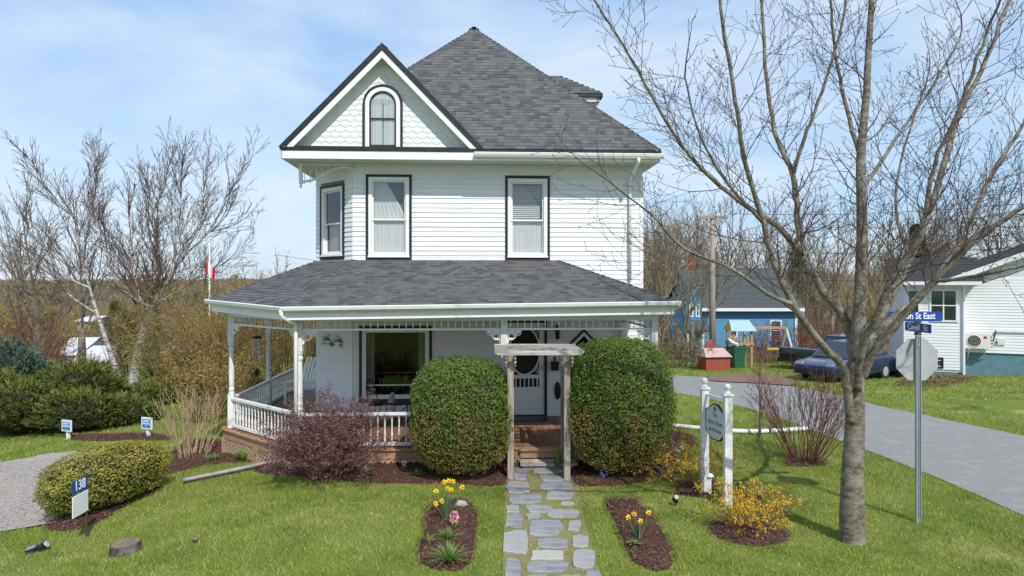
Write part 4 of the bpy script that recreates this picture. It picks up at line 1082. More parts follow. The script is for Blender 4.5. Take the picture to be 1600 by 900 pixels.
mb = MB(); along(mb, [(dx0, dy0, 0), (dx1, dy0, 0), (dx1, dy1, 0)], -.01, dze - .09, dze + .008, .03); mb.build("drip_band", M['black'], dorm)
mb = MB(); along(mb, [(dx0, dy0 + .06, 0), (dx1 - .06, dy0 + .06, 0), (dx1 - .06, dy1, 0)], 0, dze - .20, dze - .092, .1); mb.build("fascia", M['white'], dorm)
# brick chimney breast on the left wall, seen through the porch
mb = MB(); mb.box(XL - .16, XL - .026, 2.3, 3.2, -.8, 2.78); chim = mb.build("chimney_breast", M['mortar'], house)
bk = MB(); bk.box(-.0975, .0975, -.012, .012, -.028, .028); bproto = None
z = ZF + .03; j = 0
while z < 2.72:
    for sx in range(5):
        o = None; yy = 2.3 + .1 + sx * .21 + (.1 if j % 2 else 0)
        if yy > 3.12: continue
        if bproto is None: o = bk.build("brick", M['brick'], chim); bproto = o
        else: o = bproto.copy(); COL.objects.link(o)
        o.location = (XL - .166, yy, z); o.rotation_euler = (0, 0, math.pi / 2)
    o = bproto.copy(); COL.objects.link(o); o.location = (XL - .092, 2.294, z); o.scale = (.66, 1, 1); o.rotation_euler = (0, 0, 0)
    z += .072; j += 1

# ---------------------------------------------------------------- plants: generators
def rot_dir(d, ang, az):
    o = d.orthogonal().normalized(); q = d.cross(o)
    return (d * math.cos(ang) + (o * math.cos(az) + q * math.sin(az)) * math.sin(ang)).normalized()

def twig(mb, p, d, L, r, level, rr, P, tips=None):
    """one branch with its side branches, tapering and wandering"""
    k = max(2, min(7, int(L / P.get('seg', 0.16)) + 1)); pts = [Vector(p)]; rad = [r]; dirs = [d]
    for i in range(k):
        d = (d + Vector((rr.gauss(0, 1), rr.gauss(0, 1), rr.gauss(0, 1))) * P.get('wander', .10) + Vector((0, 0, P.get('up', .06))) + Vector(P.get('wind', (0, 0, 0)))).normalized()
        pts.append(pts[-1] + d * (L / k)); rad.append(max(P.get('rmin', .002), r * (1 - .75 * (i + 1) / k))); dirs.append(d)
    if level <= 0 and P.get('bud'):
        e = pts[-1]; pts += [e + d * .012, e + d * .03]; rad += [P['bud'], .001]
    mb.tube(pts, rad, P['sides'][min(level, len(P['sides']) - 1)], cap=False)
    if tips is not None and level <= P.get('tiplevel', 0):
        for q in pts[1:]: tips.append((q, d))
    if level > 0:
        n = max(1, int(L * P['dens'][min(level, len(P['dens']) - 1)] + rr.random()))
        for j in range(n):
            t = P.get('first', .2) + (1 - P.get('first', .2)) * (j + rr.random()) / n
            i = min(k - 1, int(t * k)); f_ = t * k - i
            q = pts[i].lerp(pts[i + 1], min(1, f_)); rq = rad[i]
            cd = rot_dir(dirs[i], rr.uniform(*P['ang']), rr.uniform(0, 6.283))
            cl = L * rr.uniform(*P['ratio']) * (1 - P.get('fade', .45) * t)
            if cl > P.get('minlen', .08):
                twig(mb, q, cd, cl, max(P.get('rmin', .002), min(rq * .65, r * .55)), level - 1, rr, P, tips)

def catmull(pts, per=4):
    out = []; n = len(pts)
    for i in range(n - 1):
        p0, p1, p2, p3 = pts[max(0, i - 1)], pts[i], pts[i + 1], pts[min(n - 1, i + 2)]
        for s in range(per):
            t = s / per
            out.append(0.5 * ((2 * p1) + (p2 - p0) * t + (2 * p0 - 5 * p1 + 4 * p2 - p3) * t * t + (3 * p1 - p0 - 3 * p2 + p3) * t ** 3))
    out.append(pts[-1]); return out

def limb_tree(name, label, cat, base, limbs, P, m_trunk, m_twig, seed, side=2.6, lside=(.5, 1.5), tips=None, cut=1.0, tf=.38, tmax=9, ends=1, start=.18):
    """tree from hand-set limbs [(points, r0, r1)], side branches grown by rule"""
    rr = random.Random(seed); t = thing(name, label, cat, base)
    tr, tw = MB(), MB(); b = Vector(base)
    for pts, r0, r1 in limbs:
        q = catmull([Vector(p) for p in pts], 5); q = q[:max(4, int(len(q) * (cut if r0 < .2 else 1)))]; k = len(q)
        q = [p + Vector((rr.gauss(0, 1), rr.gauss(0, 1), rr.gauss(0, 1))) * (.0025 if r0 > .12 else min(.010, r0 * .12)) if 0 < i < k - 1 else p for i, p in enumerate(q)]
        rad = [r0 + (r1 - r0) * (i / (k - 1)) ** .8 for i in range(k)]
        tr.tube([p - b for p in q], rad, 9 if r0 > .03 else 6)
        L = sum((q[i + 1] - q[i]).length for i in range(k - 1)); n = int(L * side)
        for j in range(n):
            f = (start + (1 - start) * (j + rr.random()) / n) * (k - 1); i = min(k - 2, int(f)); p = q[i].lerp(q[i + 1], f - i)
            if r0 > .12 and f / (k - 1) < .55: continue
            d = (q[i + 1] - q[i]).normalized()
            cd = rot_dir(d, rr.uniform(*P['ang']), rr.uniform(0, 6.283))
            twig(tw, p - b, cd, rr.uniform(*lside) * (1.15 - .5 * f / k), max(P.get('rmin', .002) * 1.6, min(tmax, rad[i] * tf)), P['levels'], rr, P, tips)
        e = (q[-1] - q[-2]).normalized()
        for _ in range(ends): twig(tw, q[-1] - b, rot_dir(e, rr.uniform(.0, .1 + .25 * (ends > 1)), rr.uniform(0, 6.28)), rr.uniform(*lside), r1 * .95, P['levels'], rr, P, tips)
    tr.build("trunk", m_trunk, t, True); tw.build("crown", m_twig, t, True)
    return t

def leaf_cards(pos, nrm, size, rng, spread=.9, aspect=.45):
    """small four-sided leaves at points, roughly facing along nrm; returns (n, 4, 3)"""
    n = len(pos); nrm = nrm + rng.normal(0, spread, (n, 3)); nrm /= np.linalg.norm(nrm, axis=1)[:, None] + 1e-9
    u = np.cross(nrm, rng.normal(0, 1, (n, 3))); u /= np.linalg.norm(u, axis=1)[:, None] + 1e-9
    v = np.cross(nrm, u); s = (size * rng.uniform(.6, 1.4, n))[:, None]
    return np.stack([pos - u * s, pos + v * s * aspect, pos + u * s, pos - v * s * aspect], 1)

def blob_noise(D, seed, amp, freq=2.5):
    return np.array([1 + amp * noise.noise((d[0] * freq + seed, d[1] * freq, d[2] * freq)) + amp * .5 * noise.noise((d[0] * freq * 2.7, d[1] * freq * 2.7 + seed, d[2] * freq * 2.7)) for d in D])

def clipped_shrub(name, label, base, rx, ry, h, z0, n, m_leaf, leaf=.022, pw=2.6, amp=.05, seed=1, tintf=None, rot=0.0, cat="shrub", depth=.16, zc=None):
    """dense clipped shrub: super-ellipsoid shell of small leaves over a solid dark core that blocks see-through, with stems at the foot"""
    rng = np.random.default_rng(seed); t = thing(name, label, cat, base, rot)
    D = rng.normal(0, 1, (n, 3)); D /= np.linalg.norm(D, axis=1)[:, None]
    R = (np.abs(D[:, 0]) ** pw + np.abs(D[:, 1]) ** pw + np.abs(D[:, 2]) ** pw) ** (-1 / pw)
    B = blob_noise(D, seed, amp, 3.0); inn = 1 - depth * rng.random(n) ** 1.8
    hz_ = (h - z0) / 2
    lump = 1 + np.array([.055 * noise.noise((d[0] * 9, d[1] * 9, d[2] * 9 + seed)) for d in D]) + .02 * np.sin(D[:, 0] * 23 + D[:, 2] * 19 + seed) * np.sin(D[:, 1] * 21 - D[:, 2] * 17)
    S = np.array([rx, ry, hz_]); Pn = D * (R * B * inn * lump)[:, None] * S; N = D / S; N /= np.linalg.norm(N, axis=1)[:, None]
    Pn[:, 2] += z0 + hz_
    V = leaf_cards(Pn, N, leaf, rng, .75)
    tt = tintf(Pn, inn, rng) if tintf else rng.random(n) * .3
    np_mesh("foliage", V, 4, m_leaf, t, tt)
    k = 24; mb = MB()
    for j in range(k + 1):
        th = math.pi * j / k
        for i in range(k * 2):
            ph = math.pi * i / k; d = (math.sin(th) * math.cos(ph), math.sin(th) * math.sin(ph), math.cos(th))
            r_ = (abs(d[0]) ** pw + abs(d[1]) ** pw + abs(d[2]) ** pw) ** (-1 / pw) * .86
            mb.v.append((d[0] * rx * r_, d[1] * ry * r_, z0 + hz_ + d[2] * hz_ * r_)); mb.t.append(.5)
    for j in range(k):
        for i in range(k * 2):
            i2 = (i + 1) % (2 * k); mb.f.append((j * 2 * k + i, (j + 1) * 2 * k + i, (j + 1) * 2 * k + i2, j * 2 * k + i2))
    mb.build("dark_inner_hull", M['core'], t, True)  # solid dark hull added behind the leaves to block see-through
    mb = MB(); rr = random.Random(seed)
    for i in range(14):
        a = rr.uniform(0, 6.28); q = rr.uniform(.1, .6)
        mb.tube([(math.cos(a) * rx * q * .4, math.sin(a) * ry * q * .4, -.06), (math.cos(a) * rx * q * .7, math.sin(a) * ry * q * .7, z0 + .1), (math.cos(a) * rx * q, math.sin(a) * ry * q, z0 + hz_ * .7)], [.03, .024, .015], 5)
    mb.build("stem", M['core'], t)
    return t

def stem_bush(name, label, base, n, h, spread, P, m_stem, seed, r=.008, leafm=None, leafn=0, leaf=.02, cat="bush", lean=0.0, foot=.18, tint=None, hv=(.75, 1.1), part="leaves"):
    """many stems fanning up from one foot, with side twigs and optional small leaves or blossoms"""
    rr = random.Random(seed); rng = np.random.default_rng(seed); t = thing(name, label, cat, base); mb = MB(); tips = []
    for i in range(n):
        a = rr.uniform(0, 6.283); q = math.sqrt(rr.random()); s_ = spread * q
        p = Vector((math.cos(a) * foot * q, math.sin(a) * foot * q, -.03)); d = Vector((math.cos(a) * s_ + lean, math.sin(a) * s_, 1)).normalized()
        twig(mb, p, d, h * rr.uniform(*hv) * (1 - .12 * q), r * rr.uniform(.7, 1.2), P['levels'], rr, P, tips)
    mb.build("stems", m_stem, t, True)
    if leafm is not None and tips:
        idx = rng.integers(0, len(tips), leafn)
        pos = np.array([tips[i][0] for i in idx]) + rng.normal(0, leaf * 1.8, (leafn, 3)); nr = np.array([tips[i][1] for i in idx])
        np_mesh(part, leaf_cards(pos, nr, leaf, rng, 1.5, .55), 4, leafm, t, rng.random(leafn) ** 1.5 if tint is None else tint(pos, rng))
    return t

# ---------------------------------------------------------------- clipped yews either side of the path
def yew_tint(P, inn, rng):
    z = P[:, 2]; nz = np.array([noise.noise((p[0] * 2.6, p[1] * 2.6, p[2] * 2.2)) for p in P])
    t = np.clip((1.12 - z) / .5 + nz * 1.5, 0, 1) * (rng.random(len(P)) < .62)
    return np.clip(t * rng.uniform(.4, 1.1, len(P)) + rng.random(len(P)) * .12, 0, 1)
yb = ray(721, 700, 11.62); clipped_shrub("yew_shrub", "big rounded clipped yew left of the flagstone path", (yb.x, yb.y, 0), .86, .80, 2.03, .14, 44000, M['yew'], .019, 3.1, .05, 3, yew_tint)
yb = ray(966, 700, 11.70); clipped_shrub("yew_shrub", "taller rounded clipped yew right of the flagstone path, browned at its foot", (yb.x, yb.y, 0), .915, .82, 2.36, .14, 50000, M['yew'], .019, 3.1, .05, 8, yew_tint)
# golden hedge by the drive
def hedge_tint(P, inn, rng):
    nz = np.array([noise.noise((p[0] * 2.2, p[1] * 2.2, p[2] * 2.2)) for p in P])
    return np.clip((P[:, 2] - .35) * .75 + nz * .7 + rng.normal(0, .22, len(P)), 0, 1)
hb = G(160, 800); hb = Vector((-6.66, 11.05, ground_z(-6.66, 11.05)))
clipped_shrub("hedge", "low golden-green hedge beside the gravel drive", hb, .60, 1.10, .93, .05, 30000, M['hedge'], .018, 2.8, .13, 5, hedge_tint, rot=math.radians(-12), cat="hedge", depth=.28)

# ---------------------------------------------------------------- maple by the road
mB = G(1332, 846)
def mp(pts): return [ray(x, y, mB.y + d) for x, y, d in pts]
Ym = mB.y; wpx = Ym / F
MAP = [
 ([(1332, 852, 0), (1331, 800, 0), (1332, 740, 0), (1335, 680, 0), (1336, 620, 0), (1338, 560, 0), (1343, 498, 0), (1346, 420, .05), (1347, 348, .1), (1345, 249, .1), (1354, 143, .2), (1361, 0, .3), (1364, -110, .35)], 22.5 * wpx, 3.5 * wpx),
 ([(1330, 660, -.05), (1323, 600, -.15), (1318, 573, -.2), (1278, 532, -.35), (1240, 476, -.5), (1211, 417, -.5), (1192, 348, -.5), (1167, 261, -.6), (1149, 155, -.7), (1130, 37, -.8), (1118, -70, -.9)], 11 * wpx, 2.2 * wpx),
 ([(1240, 476, -.5), (1200, 459, -.7), (1143, 420, -.9), (1067, 387, -1.1), (1020, 337, -1.3)], 5.5 * wpx, 1.6 * wpx),
 ([(1336, 560, .1), (1321, 498, .2), (1287, 455, .3), (1254, 398, .45), (1248, 348, .5), (1239, 274, .6), (1211, 205, .7), (1195, 75, .8), (1190, -60, .9)], 13 * wpx, 2.4 * wpx),
 ([(1254, 398, .45), (1210, 350, .3), (1167, 323, .2), (1099, 267, 0), (1043, 193, -.2), (987, 93, -.3), (937, 12, -.4)], 8 * wpx, 1.6 * wpx),
 ([(1239, 274, .6), (1255, 220, .4), (1273, 174, .3), (1300, 95, .2), (1317, 31, .1), (1330, -60, 0)], 5 * wpx, 1.8 * wpx),
 ([(1340, 560, -.05), (1352, 520, -.1), (1373, 498, -.1), (1422, 404, .1), (1454, 323, .3), (1497, 187, .6), (1541, 93, .8), (1578, 0, 1.0), (1600, -70, 1.1)], 13 * wpx, 2.4 * wpx),
 ([(1342, 575, .1), (1362, 525, .25), (1441, 460, .5), (1497, 386, .8), (1547, 280, 1.1), (1600, 193, 1.3), (1650, 100, 1.5)], 12 * wpx, 2.2 * wpx),
 ([(1345, 590, 0), (1380, 530, -.2), (1460, 440, -.5), (1522, 378, -.8), (1600, 323, -1.1), (1680, 280, -1.3)], 11 * wpx, 2.2 * wpx),
 ([(1340, 610, -.15), (1346, 545, -.4), (1368, 498, -.6), (1387, 452, -.75), (1405, 417, -.85), (1435, 373, -1.0), (1460, 261, -1.2), (1510, 140, -1.5), (1545, 40, -1.7)], 9 * wpx, 2 * wpx),
 ([(1345, 249, .1), (1323, 170, .3), (1310, 112, .4), (1300, 37, .5), (1296, -50, .6)], 5.5 * wpx, 1.8 * wpx),
 ([(1345, 300, .1), (1398, 220, .5), (1460, 130, .9), (1500, 60, 1.2)], 5 * wpx, 1.6 * wpx),
 ([(1497, 386, .8), (1560, 345, .9), (1640, 330, 1.1)], 4.5 * wpx, 1.6 * wpx),
 ([(1460, 440, -.5), (1520, 432, -.9), (1580, 420, -1.2), (1660, 400, -1.5)], 4.5 * wpx, 1.4 * wpx),
 ([(1192, 348, -.5), (1140, 290, -.9), (1095, 215, -1.2), (1070, 120, -1.5)], 4 * wpx, 1.4 * wpx),
 ([(1422, 404, .1), (1400, 330, .5), (1408, 250, .9), (1440, 150, 1.3)], 4.5 * wpx, 1.5 * wpx),
]
MP = dict(levels=2, sides=(3, 4, 5), dens=(0, 6.0, 5.0), ang=(.45, 1.05), ratio=(.38, .75), up=.075, wander=.13, seg=.14, rmin=.0026, bud=.007, minlen=.07, first=.15)
limb_tree("maple_tree", "large bare grey-barked maple on the lawn beside the stop sign", "tree", mB, [(mp(p), a * (.92 if i == 0 else .70), b * .9) for i, (p, a, b) in enumerate(MAP)], MP, M['bark'], M['twig'], 4, side=5.4, lside=(.45, 1.45), tf=.24, tmax=.010, start=.30)
# flare of the roots: a few low buttresses join the trunk
# ---------------------------------------------------------------- birches on the left
bB = G(212, 598)
def bp_(pts): return [ray(x, y, bB.y + d) for x, y, d in pts]
Yb = bB.y; bw = Yb / F
BIR = [
 ([(208, 602, 0), (212, 570, 0), (220, 535, 0), (226, 505, 0)], 9 * bw, 6 * bw),
 ([(226, 515, 0), (222, 480, .3), (212, 440, .5), (205, 400, .6), (203, 350, .7), (196, 300, 1.0), (206, 255, 1.2)], 5.5 * bw, 1.2 * bw),
 ([(226, 510, 0), (240, 480, -.3), (262, 440, -.6), (285, 405, -.8), (322, 368, -1.0), (360, 345, -1.2), (388, 335, -1.3)], 5.5 * bw, 1.1 * bw),
 ([(262, 440, -.6), (272, 400, -.3), (280, 350, 0), (283, 300, .2), (280, 250, .4)], 3.2 * bw, 1 * bw),
 ([(222, 480, .3), (238, 430, .9), (245, 370, 1.4), (232, 300, 1.8), (215, 240, 2)], 3.4 * bw, 1 * bw),
 ([(240, 480, -.3), (215, 470, -1.2), (180, 440, -2.0), (165, 380, -2.4), (150, 310, -2.6)], 3 * bw, 1 * bw),
 ([(240, 480, -.3), (285, 450, -.6), (325, 425, -.8), (375, 400, -.9)], 3 * bw, .9 * bw),
 ([(322, 368, -1.0), (350, 320, -1), (365, 275, -1)], 2.4 * bw, .8 * bw),
 ([(212, 440, .5), (180, 395, .8), (150, 345, 1.0), (125, 285, 1.2)], 2.8 * bw, .9 * bw),
 ([(205, 400, .6), (235, 340, .9), (258, 285, 1.1), (262, 240, 1.2)], 2.6 * bw, .9 * bw),
 ([(285, 405, -.8), (310, 350, -.3), (318, 300, 0), (322, 260, .2)], 2.6 * bw, .9 * bw),
]
BP = dict(levels=3, sides=(3, 3, 4, 5), dens=(0, 5.0, 3.6, 3.0), ang=(.28, .75), ratio=(.38, .68), up=.07, wander=.09, seg=.3, rmin=.0072, minlen=.2, first=.12)
limb_tree("birch_tree", "many-limbed bare birch at the far edge of the left lawn", "tree", bB, [(bp_(p), a * (1 if i == 0 else .7), b * .8) for i, (p, a, b) in enumerate(BIR)], BP, M['birch'], M['birchtwig'], 9, side=3.2, lside=(1.2, 2.9), cut=.74, tf=.3, tmax=.03, ends=3)
b2 = G(190, 594); b2 = ray(190, 594, bB.y + 1.5); b2.z = ground_z(b2.x, b2.y)
BI2 = [([(190, 604, 1.5), (178, 570, 1.5), (165, 530, 1.5), (152, 490, 1.6), (140, 450, 1.7), (130, 410, 1.8), (116, 340, 2.0), (96, 280, 2.2), (84, 240, 2.2)], 6.5 * bw, 1.1 * bw),
       ([(140, 450, 1.7), (110, 435, 1.3), (75, 400, .8), (40, 350, .4), (10, 325, 0)], 3.2 * bw, 1 * bw),
       ([(130, 410, 1.8), (138, 350, 2.3), (150, 290, 2.8), (146, 235, 3.0)], 3 * bw, 1 * bw),
       ([(116, 340, 2.0), (90, 315, 1.5), (60, 270, 1.0), (45, 240, .8)], 2.4 * bw, .9 * bw),
       ([(152, 490, 1.6), (120, 470, 2.4), (70, 430, 3.2), (25, 400, 3.8), (-20, 380, 4)], 2.8 * bw, .9 * bw)]
limb_tree("birch_tree", "leaning white-stemmed birch behind the junipers", "tree", b2, [(bp_(p), a * (.85 if i == 0 else .65), b * .8) for i, (p, a, b) in enumerate(BI2)], BP, M['birch'], M['birchtwig'], 12, side=3.2, lside=(1.2, 2.9), cut=.74, tf=.3, tmax=.03, ends=3)
b3 = ray(345, 470, 62); b3.z = ground_z(b3.x, b3.y)
def far_p(pts, d0): return [ray(x, y, d0 + d) for x, y, d in pts]
limb_tree("birch_tree", "slim pale birch rising beyond the porch roof corner", "tree", b3, [([(345, 520, 0), (345, 470, 0), (347, 430, 0), (350, 395, .5)], .12, .03), ([(345, 470, 0), (335, 440, 1), (333, 410, 1.4)], .07, .02), ([(346, 450, 0), (360, 420, -1), (366, 400, -1.4)], .07, .02)], dict(BP, rmin=.010, seg=.5), M['birch'], M['birchtwig'], 15, side=1.6, lside=(1.2, 2.4))
b3 = ray(397, 470, 66); b3.z = ground_z(b3.x, b3.y)
limb_tree("birch_tree", "small bare birch right of the flagpole on the skyline", "tree", b3, [([(396, 520, 0), (397, 470, 0), (400, 430, 0), (402, 400, .5)], .12, .03), ([(397, 460, 0), (388, 435, 1), (384, 408, 1.4)], .07, .02), ([(398, 450, 0), (412, 425, -1), (416, 405, -1.4)], .07, .02)], dict(BP, rmin=.010, seg=.5), M['birch'], M['birchtwig'], 16, side=1.6, lside=(1.2, 2.4))

# ---------------------------------------------------------------- bare and flowering bushes
g = G(532, 728); g = Vector((ray(516, 700, 11.55).x, 11.5, .03))
stem_bush("barberry_bush", "purple-leaved twiggy bush in the mulch before the porch rail", g, 76, 1.30, .72, dict(levels=2, sides=(3, 3, 4), dens=(0, 7, 7), ang=(.35, .9), ratio=(.3, .6), up=.02, wander=.16, seg=.12, rmin=.0022, minlen=.06, first=.2), M['redtwig'], 31, .008, M['barberry'], 30000, .014, foot=.30)
g = G(300, 716)
stem_bush("dry_hydrangea", "straw-coloured bare hydrangea stems by the porch corner", g, 46, 1.55, .42, dict(levels=1, sides=(3, 4), dens=(0, 2.2), ang=(.2, .6), ratio=(.25, .5), up=.03, wander=.09, seg=.2, rmin=.004, minlen=.1, first=.35), M['straw'], 32, .010, foot=.30)
g = G(1258, 722)
stem_bush("red_stem_bush", "bare red-stemmed bush on the lawn before the road", g, 62, 1.75, .72, dict(levels=2, sides=(3, 3, 5), dens=(0, 3.2, 3.2), ang=(.2, .6), ratio=(.3, .6), up=.05, wander=.09, seg=.18, rmin=.003, minlen=.1, first=.3), M['redtwig'], 33, .010, M['redbud'], 1600, .011, foot=.25, part="buds")
FP = dict(levels=2, tiplevel=1, sides=(3, 3, 4), dens=(0, 4, 5), ang=(.3, .8), ratio=(.3, .6), up=.03, wander=.13, seg=.12, rmin=.0025, minlen=.06, first=.25)
g = G(1172, 826); stem_bush("forsythia_bush", "low golden-flowered bush in the round mulch bed at the sign's foot", g, 46, .68, 1.05, FP, M['redtwig'], 34, .006, M['forsythia'], 5200, .011, foot=.2, part="blossom")
g = G(1084, 762); stem_bush("forsythia_bush", "smaller golden-flowered bush behind the left sign post", g, 40, .85, .9, FP, M['redtwig'], 35, .006, M['forsythia'], 4200, .011, foot=.2, part="blossom")
g = G(1222, 812); stem_bush("blossom_sprig", "thin leaning golden-flowered shoot right of the mulch bed", g, 4, .55, .35, FP, M['redtwig'], 36, .005, M['forsythia'], 240, .012, foot=.05, lean=.5, part="blossom")
g = G(1187, 683); P_ = dict(levels=2, sides=(3, 4, 6), dens=(0, 3.5, 4), ang=(.35, .8), ratio=(.35, .6), up=.06, wander=.08, seg=.2, rmin=.003, minlen=.1, first=.35)
limb_tree("sapling", "young bare tree with slim dark trunk behind the white pipe", "tree", g, [([g + Vector((0, 0, -.05)), g + Vector((.02, 0, .6)), g + Vector((0, 0, 1.2)), g + Vector((.05, 0, 1.7))], .035, .015)], P_, M['bark'], M['redtwig'], 37, side=7, lside=(.4, .8))
# big budding bushes behind the porch on the left
CP = dict(levels=2, sides=(3, 3, 4), dens=(0, 2.2, 2.2), ang=(.2, .6), ratio=(.3, .6), up=-.015, wander=.08, seg=.3, rmin=.0055, minlen=.2, first=.2, tiplevel=1)
for (px, Y, h_, nn, lab, sd) in ((300, 24.0, 3.6, 80, "large ochre budding bush left of the porch, before the flagpole", 41), (372, 22.0, 3.5, 80, "ochre budding bush seen between the corner post and second porch post", 42),
                                 (452, 24.5, 3.9, 80, "tall ochre budding bush behind the porch railing, nearest the house", 43), (332, 18.6, 1.9, 50, "low yellow-green bush at the porch's left corner", 44)):
    p = ray(px, 600, Y); p.z = ground_z(p.x, p.y)
    stem_bush("budding_bush", lab, p, nn, h_, .62, CP, M['ochre'], sd, .016, M['catkin'], 5200, .030, foot=.5)
p = ray(255, 600, 29.5); p.z = ground_z(p.x, p.y)
stem_bush("budding_bush", "green-tinged thicket at the right foot of the birch", p, 60, 2.2, .7, CP, M['ochre'], 45, .014, M['leaf'], 2600, .035, foot=.6)
p = ray(40, 600, 25.5); p.z = ground_z(p.x, p.y)
stem_bush("red_bush", "bare reddish bush behind the junipers at far left", p, 60, 3.6, .75, dict(CP, up=.02), M['redtwig'], 46, .016, M['redbud'], 1600, .022, foot=.5, part="buds")
p = ray(118, 600, 25.0); p.z = ground_z(p.x, p.y)
stem_bush("red_bush", "low russet bush before the white-roofed house", p, 60, 1.9, .9, dict(CP, up=.0), M['redtwig'], 47, .013, M['redbud'], 1200, .022, foot=.5, part="buds")
p = ray(160, 600, 21.5); p.z = ground_z(p.x, p.y)
stem_bush("dead_juniper_patch", "brown dead patch of twigs among the junipers", p, 70, 1.0, 1.3, dict(CP, up=.0), M['redtwig'], 48, .010, foot=.8)
# ---------------------------------------------------------------- junipers
def juniper(label, base, lobes, n, seed, m_=None, name="juniper_bush"):
    """spreading evergreen: sprays of needle blades on lobes, over solid dark cores that block see-through"""
    rng = np.random.default_rng(seed); t = thing(name, label, "bush", base); V = []; T = []
    for (cx, cy, cz, rx, ry, rz) in lobes:
        k = int(n * (rx * ry + rx * rz) / 2); D = rng.normal(0, 1, (k, 3)); D[:, 2] = np.abs(D[:, 2]) * .9 - .25; D /= np.linalg.norm(D, axis=1)[:, None]
        P = np.array([cx, cy, cz]) + D * np.array([rx, ry, rz]) * (blob_noise(D, seed, .22, 2.2) * rng.uniform(.72, 1.05, k))[:, None]
        for p, d in zip(P, D):
            if p[2] < -.1: continue
            a = d * np.array([1, 1, .55]) + np.array([0, 0, .45]); a /= np.linalg.norm(a)
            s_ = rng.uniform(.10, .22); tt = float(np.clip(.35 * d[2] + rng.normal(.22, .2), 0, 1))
            for q in range(7):
                b = a + rng.normal(0, .38, 3); b /= np.linalg.norm(b); sd = np.cross(b, rng.normal(0, 1, 3)); sd *= .020 / (np.linalg.norm(sd) + 1e-9)
                o_ = p + a * rng.uniform(-.3, .3) * s_
                V.append((o_ - sd, o_ + sd, o_ + b * s_)); T.append(tt)
    np_mesh("foliage", np.array(V), 3, m_ or M['juniper'], t, np.array(T))
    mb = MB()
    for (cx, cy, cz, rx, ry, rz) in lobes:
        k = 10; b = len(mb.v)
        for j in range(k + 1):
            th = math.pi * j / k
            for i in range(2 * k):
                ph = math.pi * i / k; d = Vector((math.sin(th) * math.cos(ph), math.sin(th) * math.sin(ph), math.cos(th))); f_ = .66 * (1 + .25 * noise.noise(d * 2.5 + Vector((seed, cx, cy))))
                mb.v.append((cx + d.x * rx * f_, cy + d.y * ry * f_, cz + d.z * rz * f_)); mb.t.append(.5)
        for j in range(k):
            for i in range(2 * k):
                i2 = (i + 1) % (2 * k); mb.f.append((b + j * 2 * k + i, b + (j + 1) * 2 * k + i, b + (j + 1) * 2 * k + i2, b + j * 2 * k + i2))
    mb.build("dark_inner_hull", M['core'], t, True)  # solid dark lobes added inside the sprays so nothing shows through
    return t
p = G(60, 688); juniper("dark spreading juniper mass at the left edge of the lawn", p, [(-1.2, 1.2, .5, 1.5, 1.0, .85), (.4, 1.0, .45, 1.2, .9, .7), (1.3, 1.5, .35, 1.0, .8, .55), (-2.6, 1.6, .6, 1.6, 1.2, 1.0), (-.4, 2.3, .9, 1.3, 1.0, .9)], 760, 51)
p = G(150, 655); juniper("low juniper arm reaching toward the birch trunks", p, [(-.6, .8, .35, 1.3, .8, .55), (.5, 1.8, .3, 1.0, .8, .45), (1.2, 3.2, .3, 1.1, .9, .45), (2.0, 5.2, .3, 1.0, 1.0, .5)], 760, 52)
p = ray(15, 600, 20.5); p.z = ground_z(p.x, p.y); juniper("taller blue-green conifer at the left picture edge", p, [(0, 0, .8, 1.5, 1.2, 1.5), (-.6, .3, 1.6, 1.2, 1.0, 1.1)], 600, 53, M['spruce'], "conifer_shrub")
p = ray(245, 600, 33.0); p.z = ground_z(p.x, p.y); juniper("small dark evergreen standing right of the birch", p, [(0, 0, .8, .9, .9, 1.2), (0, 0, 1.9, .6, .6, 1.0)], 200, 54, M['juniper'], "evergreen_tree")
# ---------------------------------------------------------------- flowers and small plants
def tuft(name, label, base, n, h, w, m_, seed, arch=.5, parent=None, cat="plant", lean=.5):
    rng = random.Random(seed); V = []; T = []
    for i in range(n):
        a = rng.uniform(0, 6.283); L = h * rng.uniform(.65, 1.1); o_ = rng.uniform(0, lean); r0 = rng.uniform(0, .03)
        dx, dy = math.cos(a), math.sin(a); px_, py_ = -dy * w / 2, dx * w / 2; pr = None; tt = rng.random() * .8
        for s in range(5):
            t = s / 4; rr_ = r0 + L * o_ * (t + arch * t * t); zz = L * (t * (1 - .25 * o_) - arch * o_ * t * t * .8); ww = (1 - t ** 2 * .95)
            cur = ((dx * rr_ - px_ * ww, dy * rr_ - py_ * ww, zz), (dx * rr_ + px_ * ww, dy * rr_ + py_ * ww, zz))
            if pr: V.append((pr[0], pr[1], cur[1], cur[0])); T.append(tt)
            pr = cur
    o = np_mesh(name, np.array(V), 4, m_, parent, np.array(T))
    if parent is None: tag(o, label, cat)
    o.location = base; return o

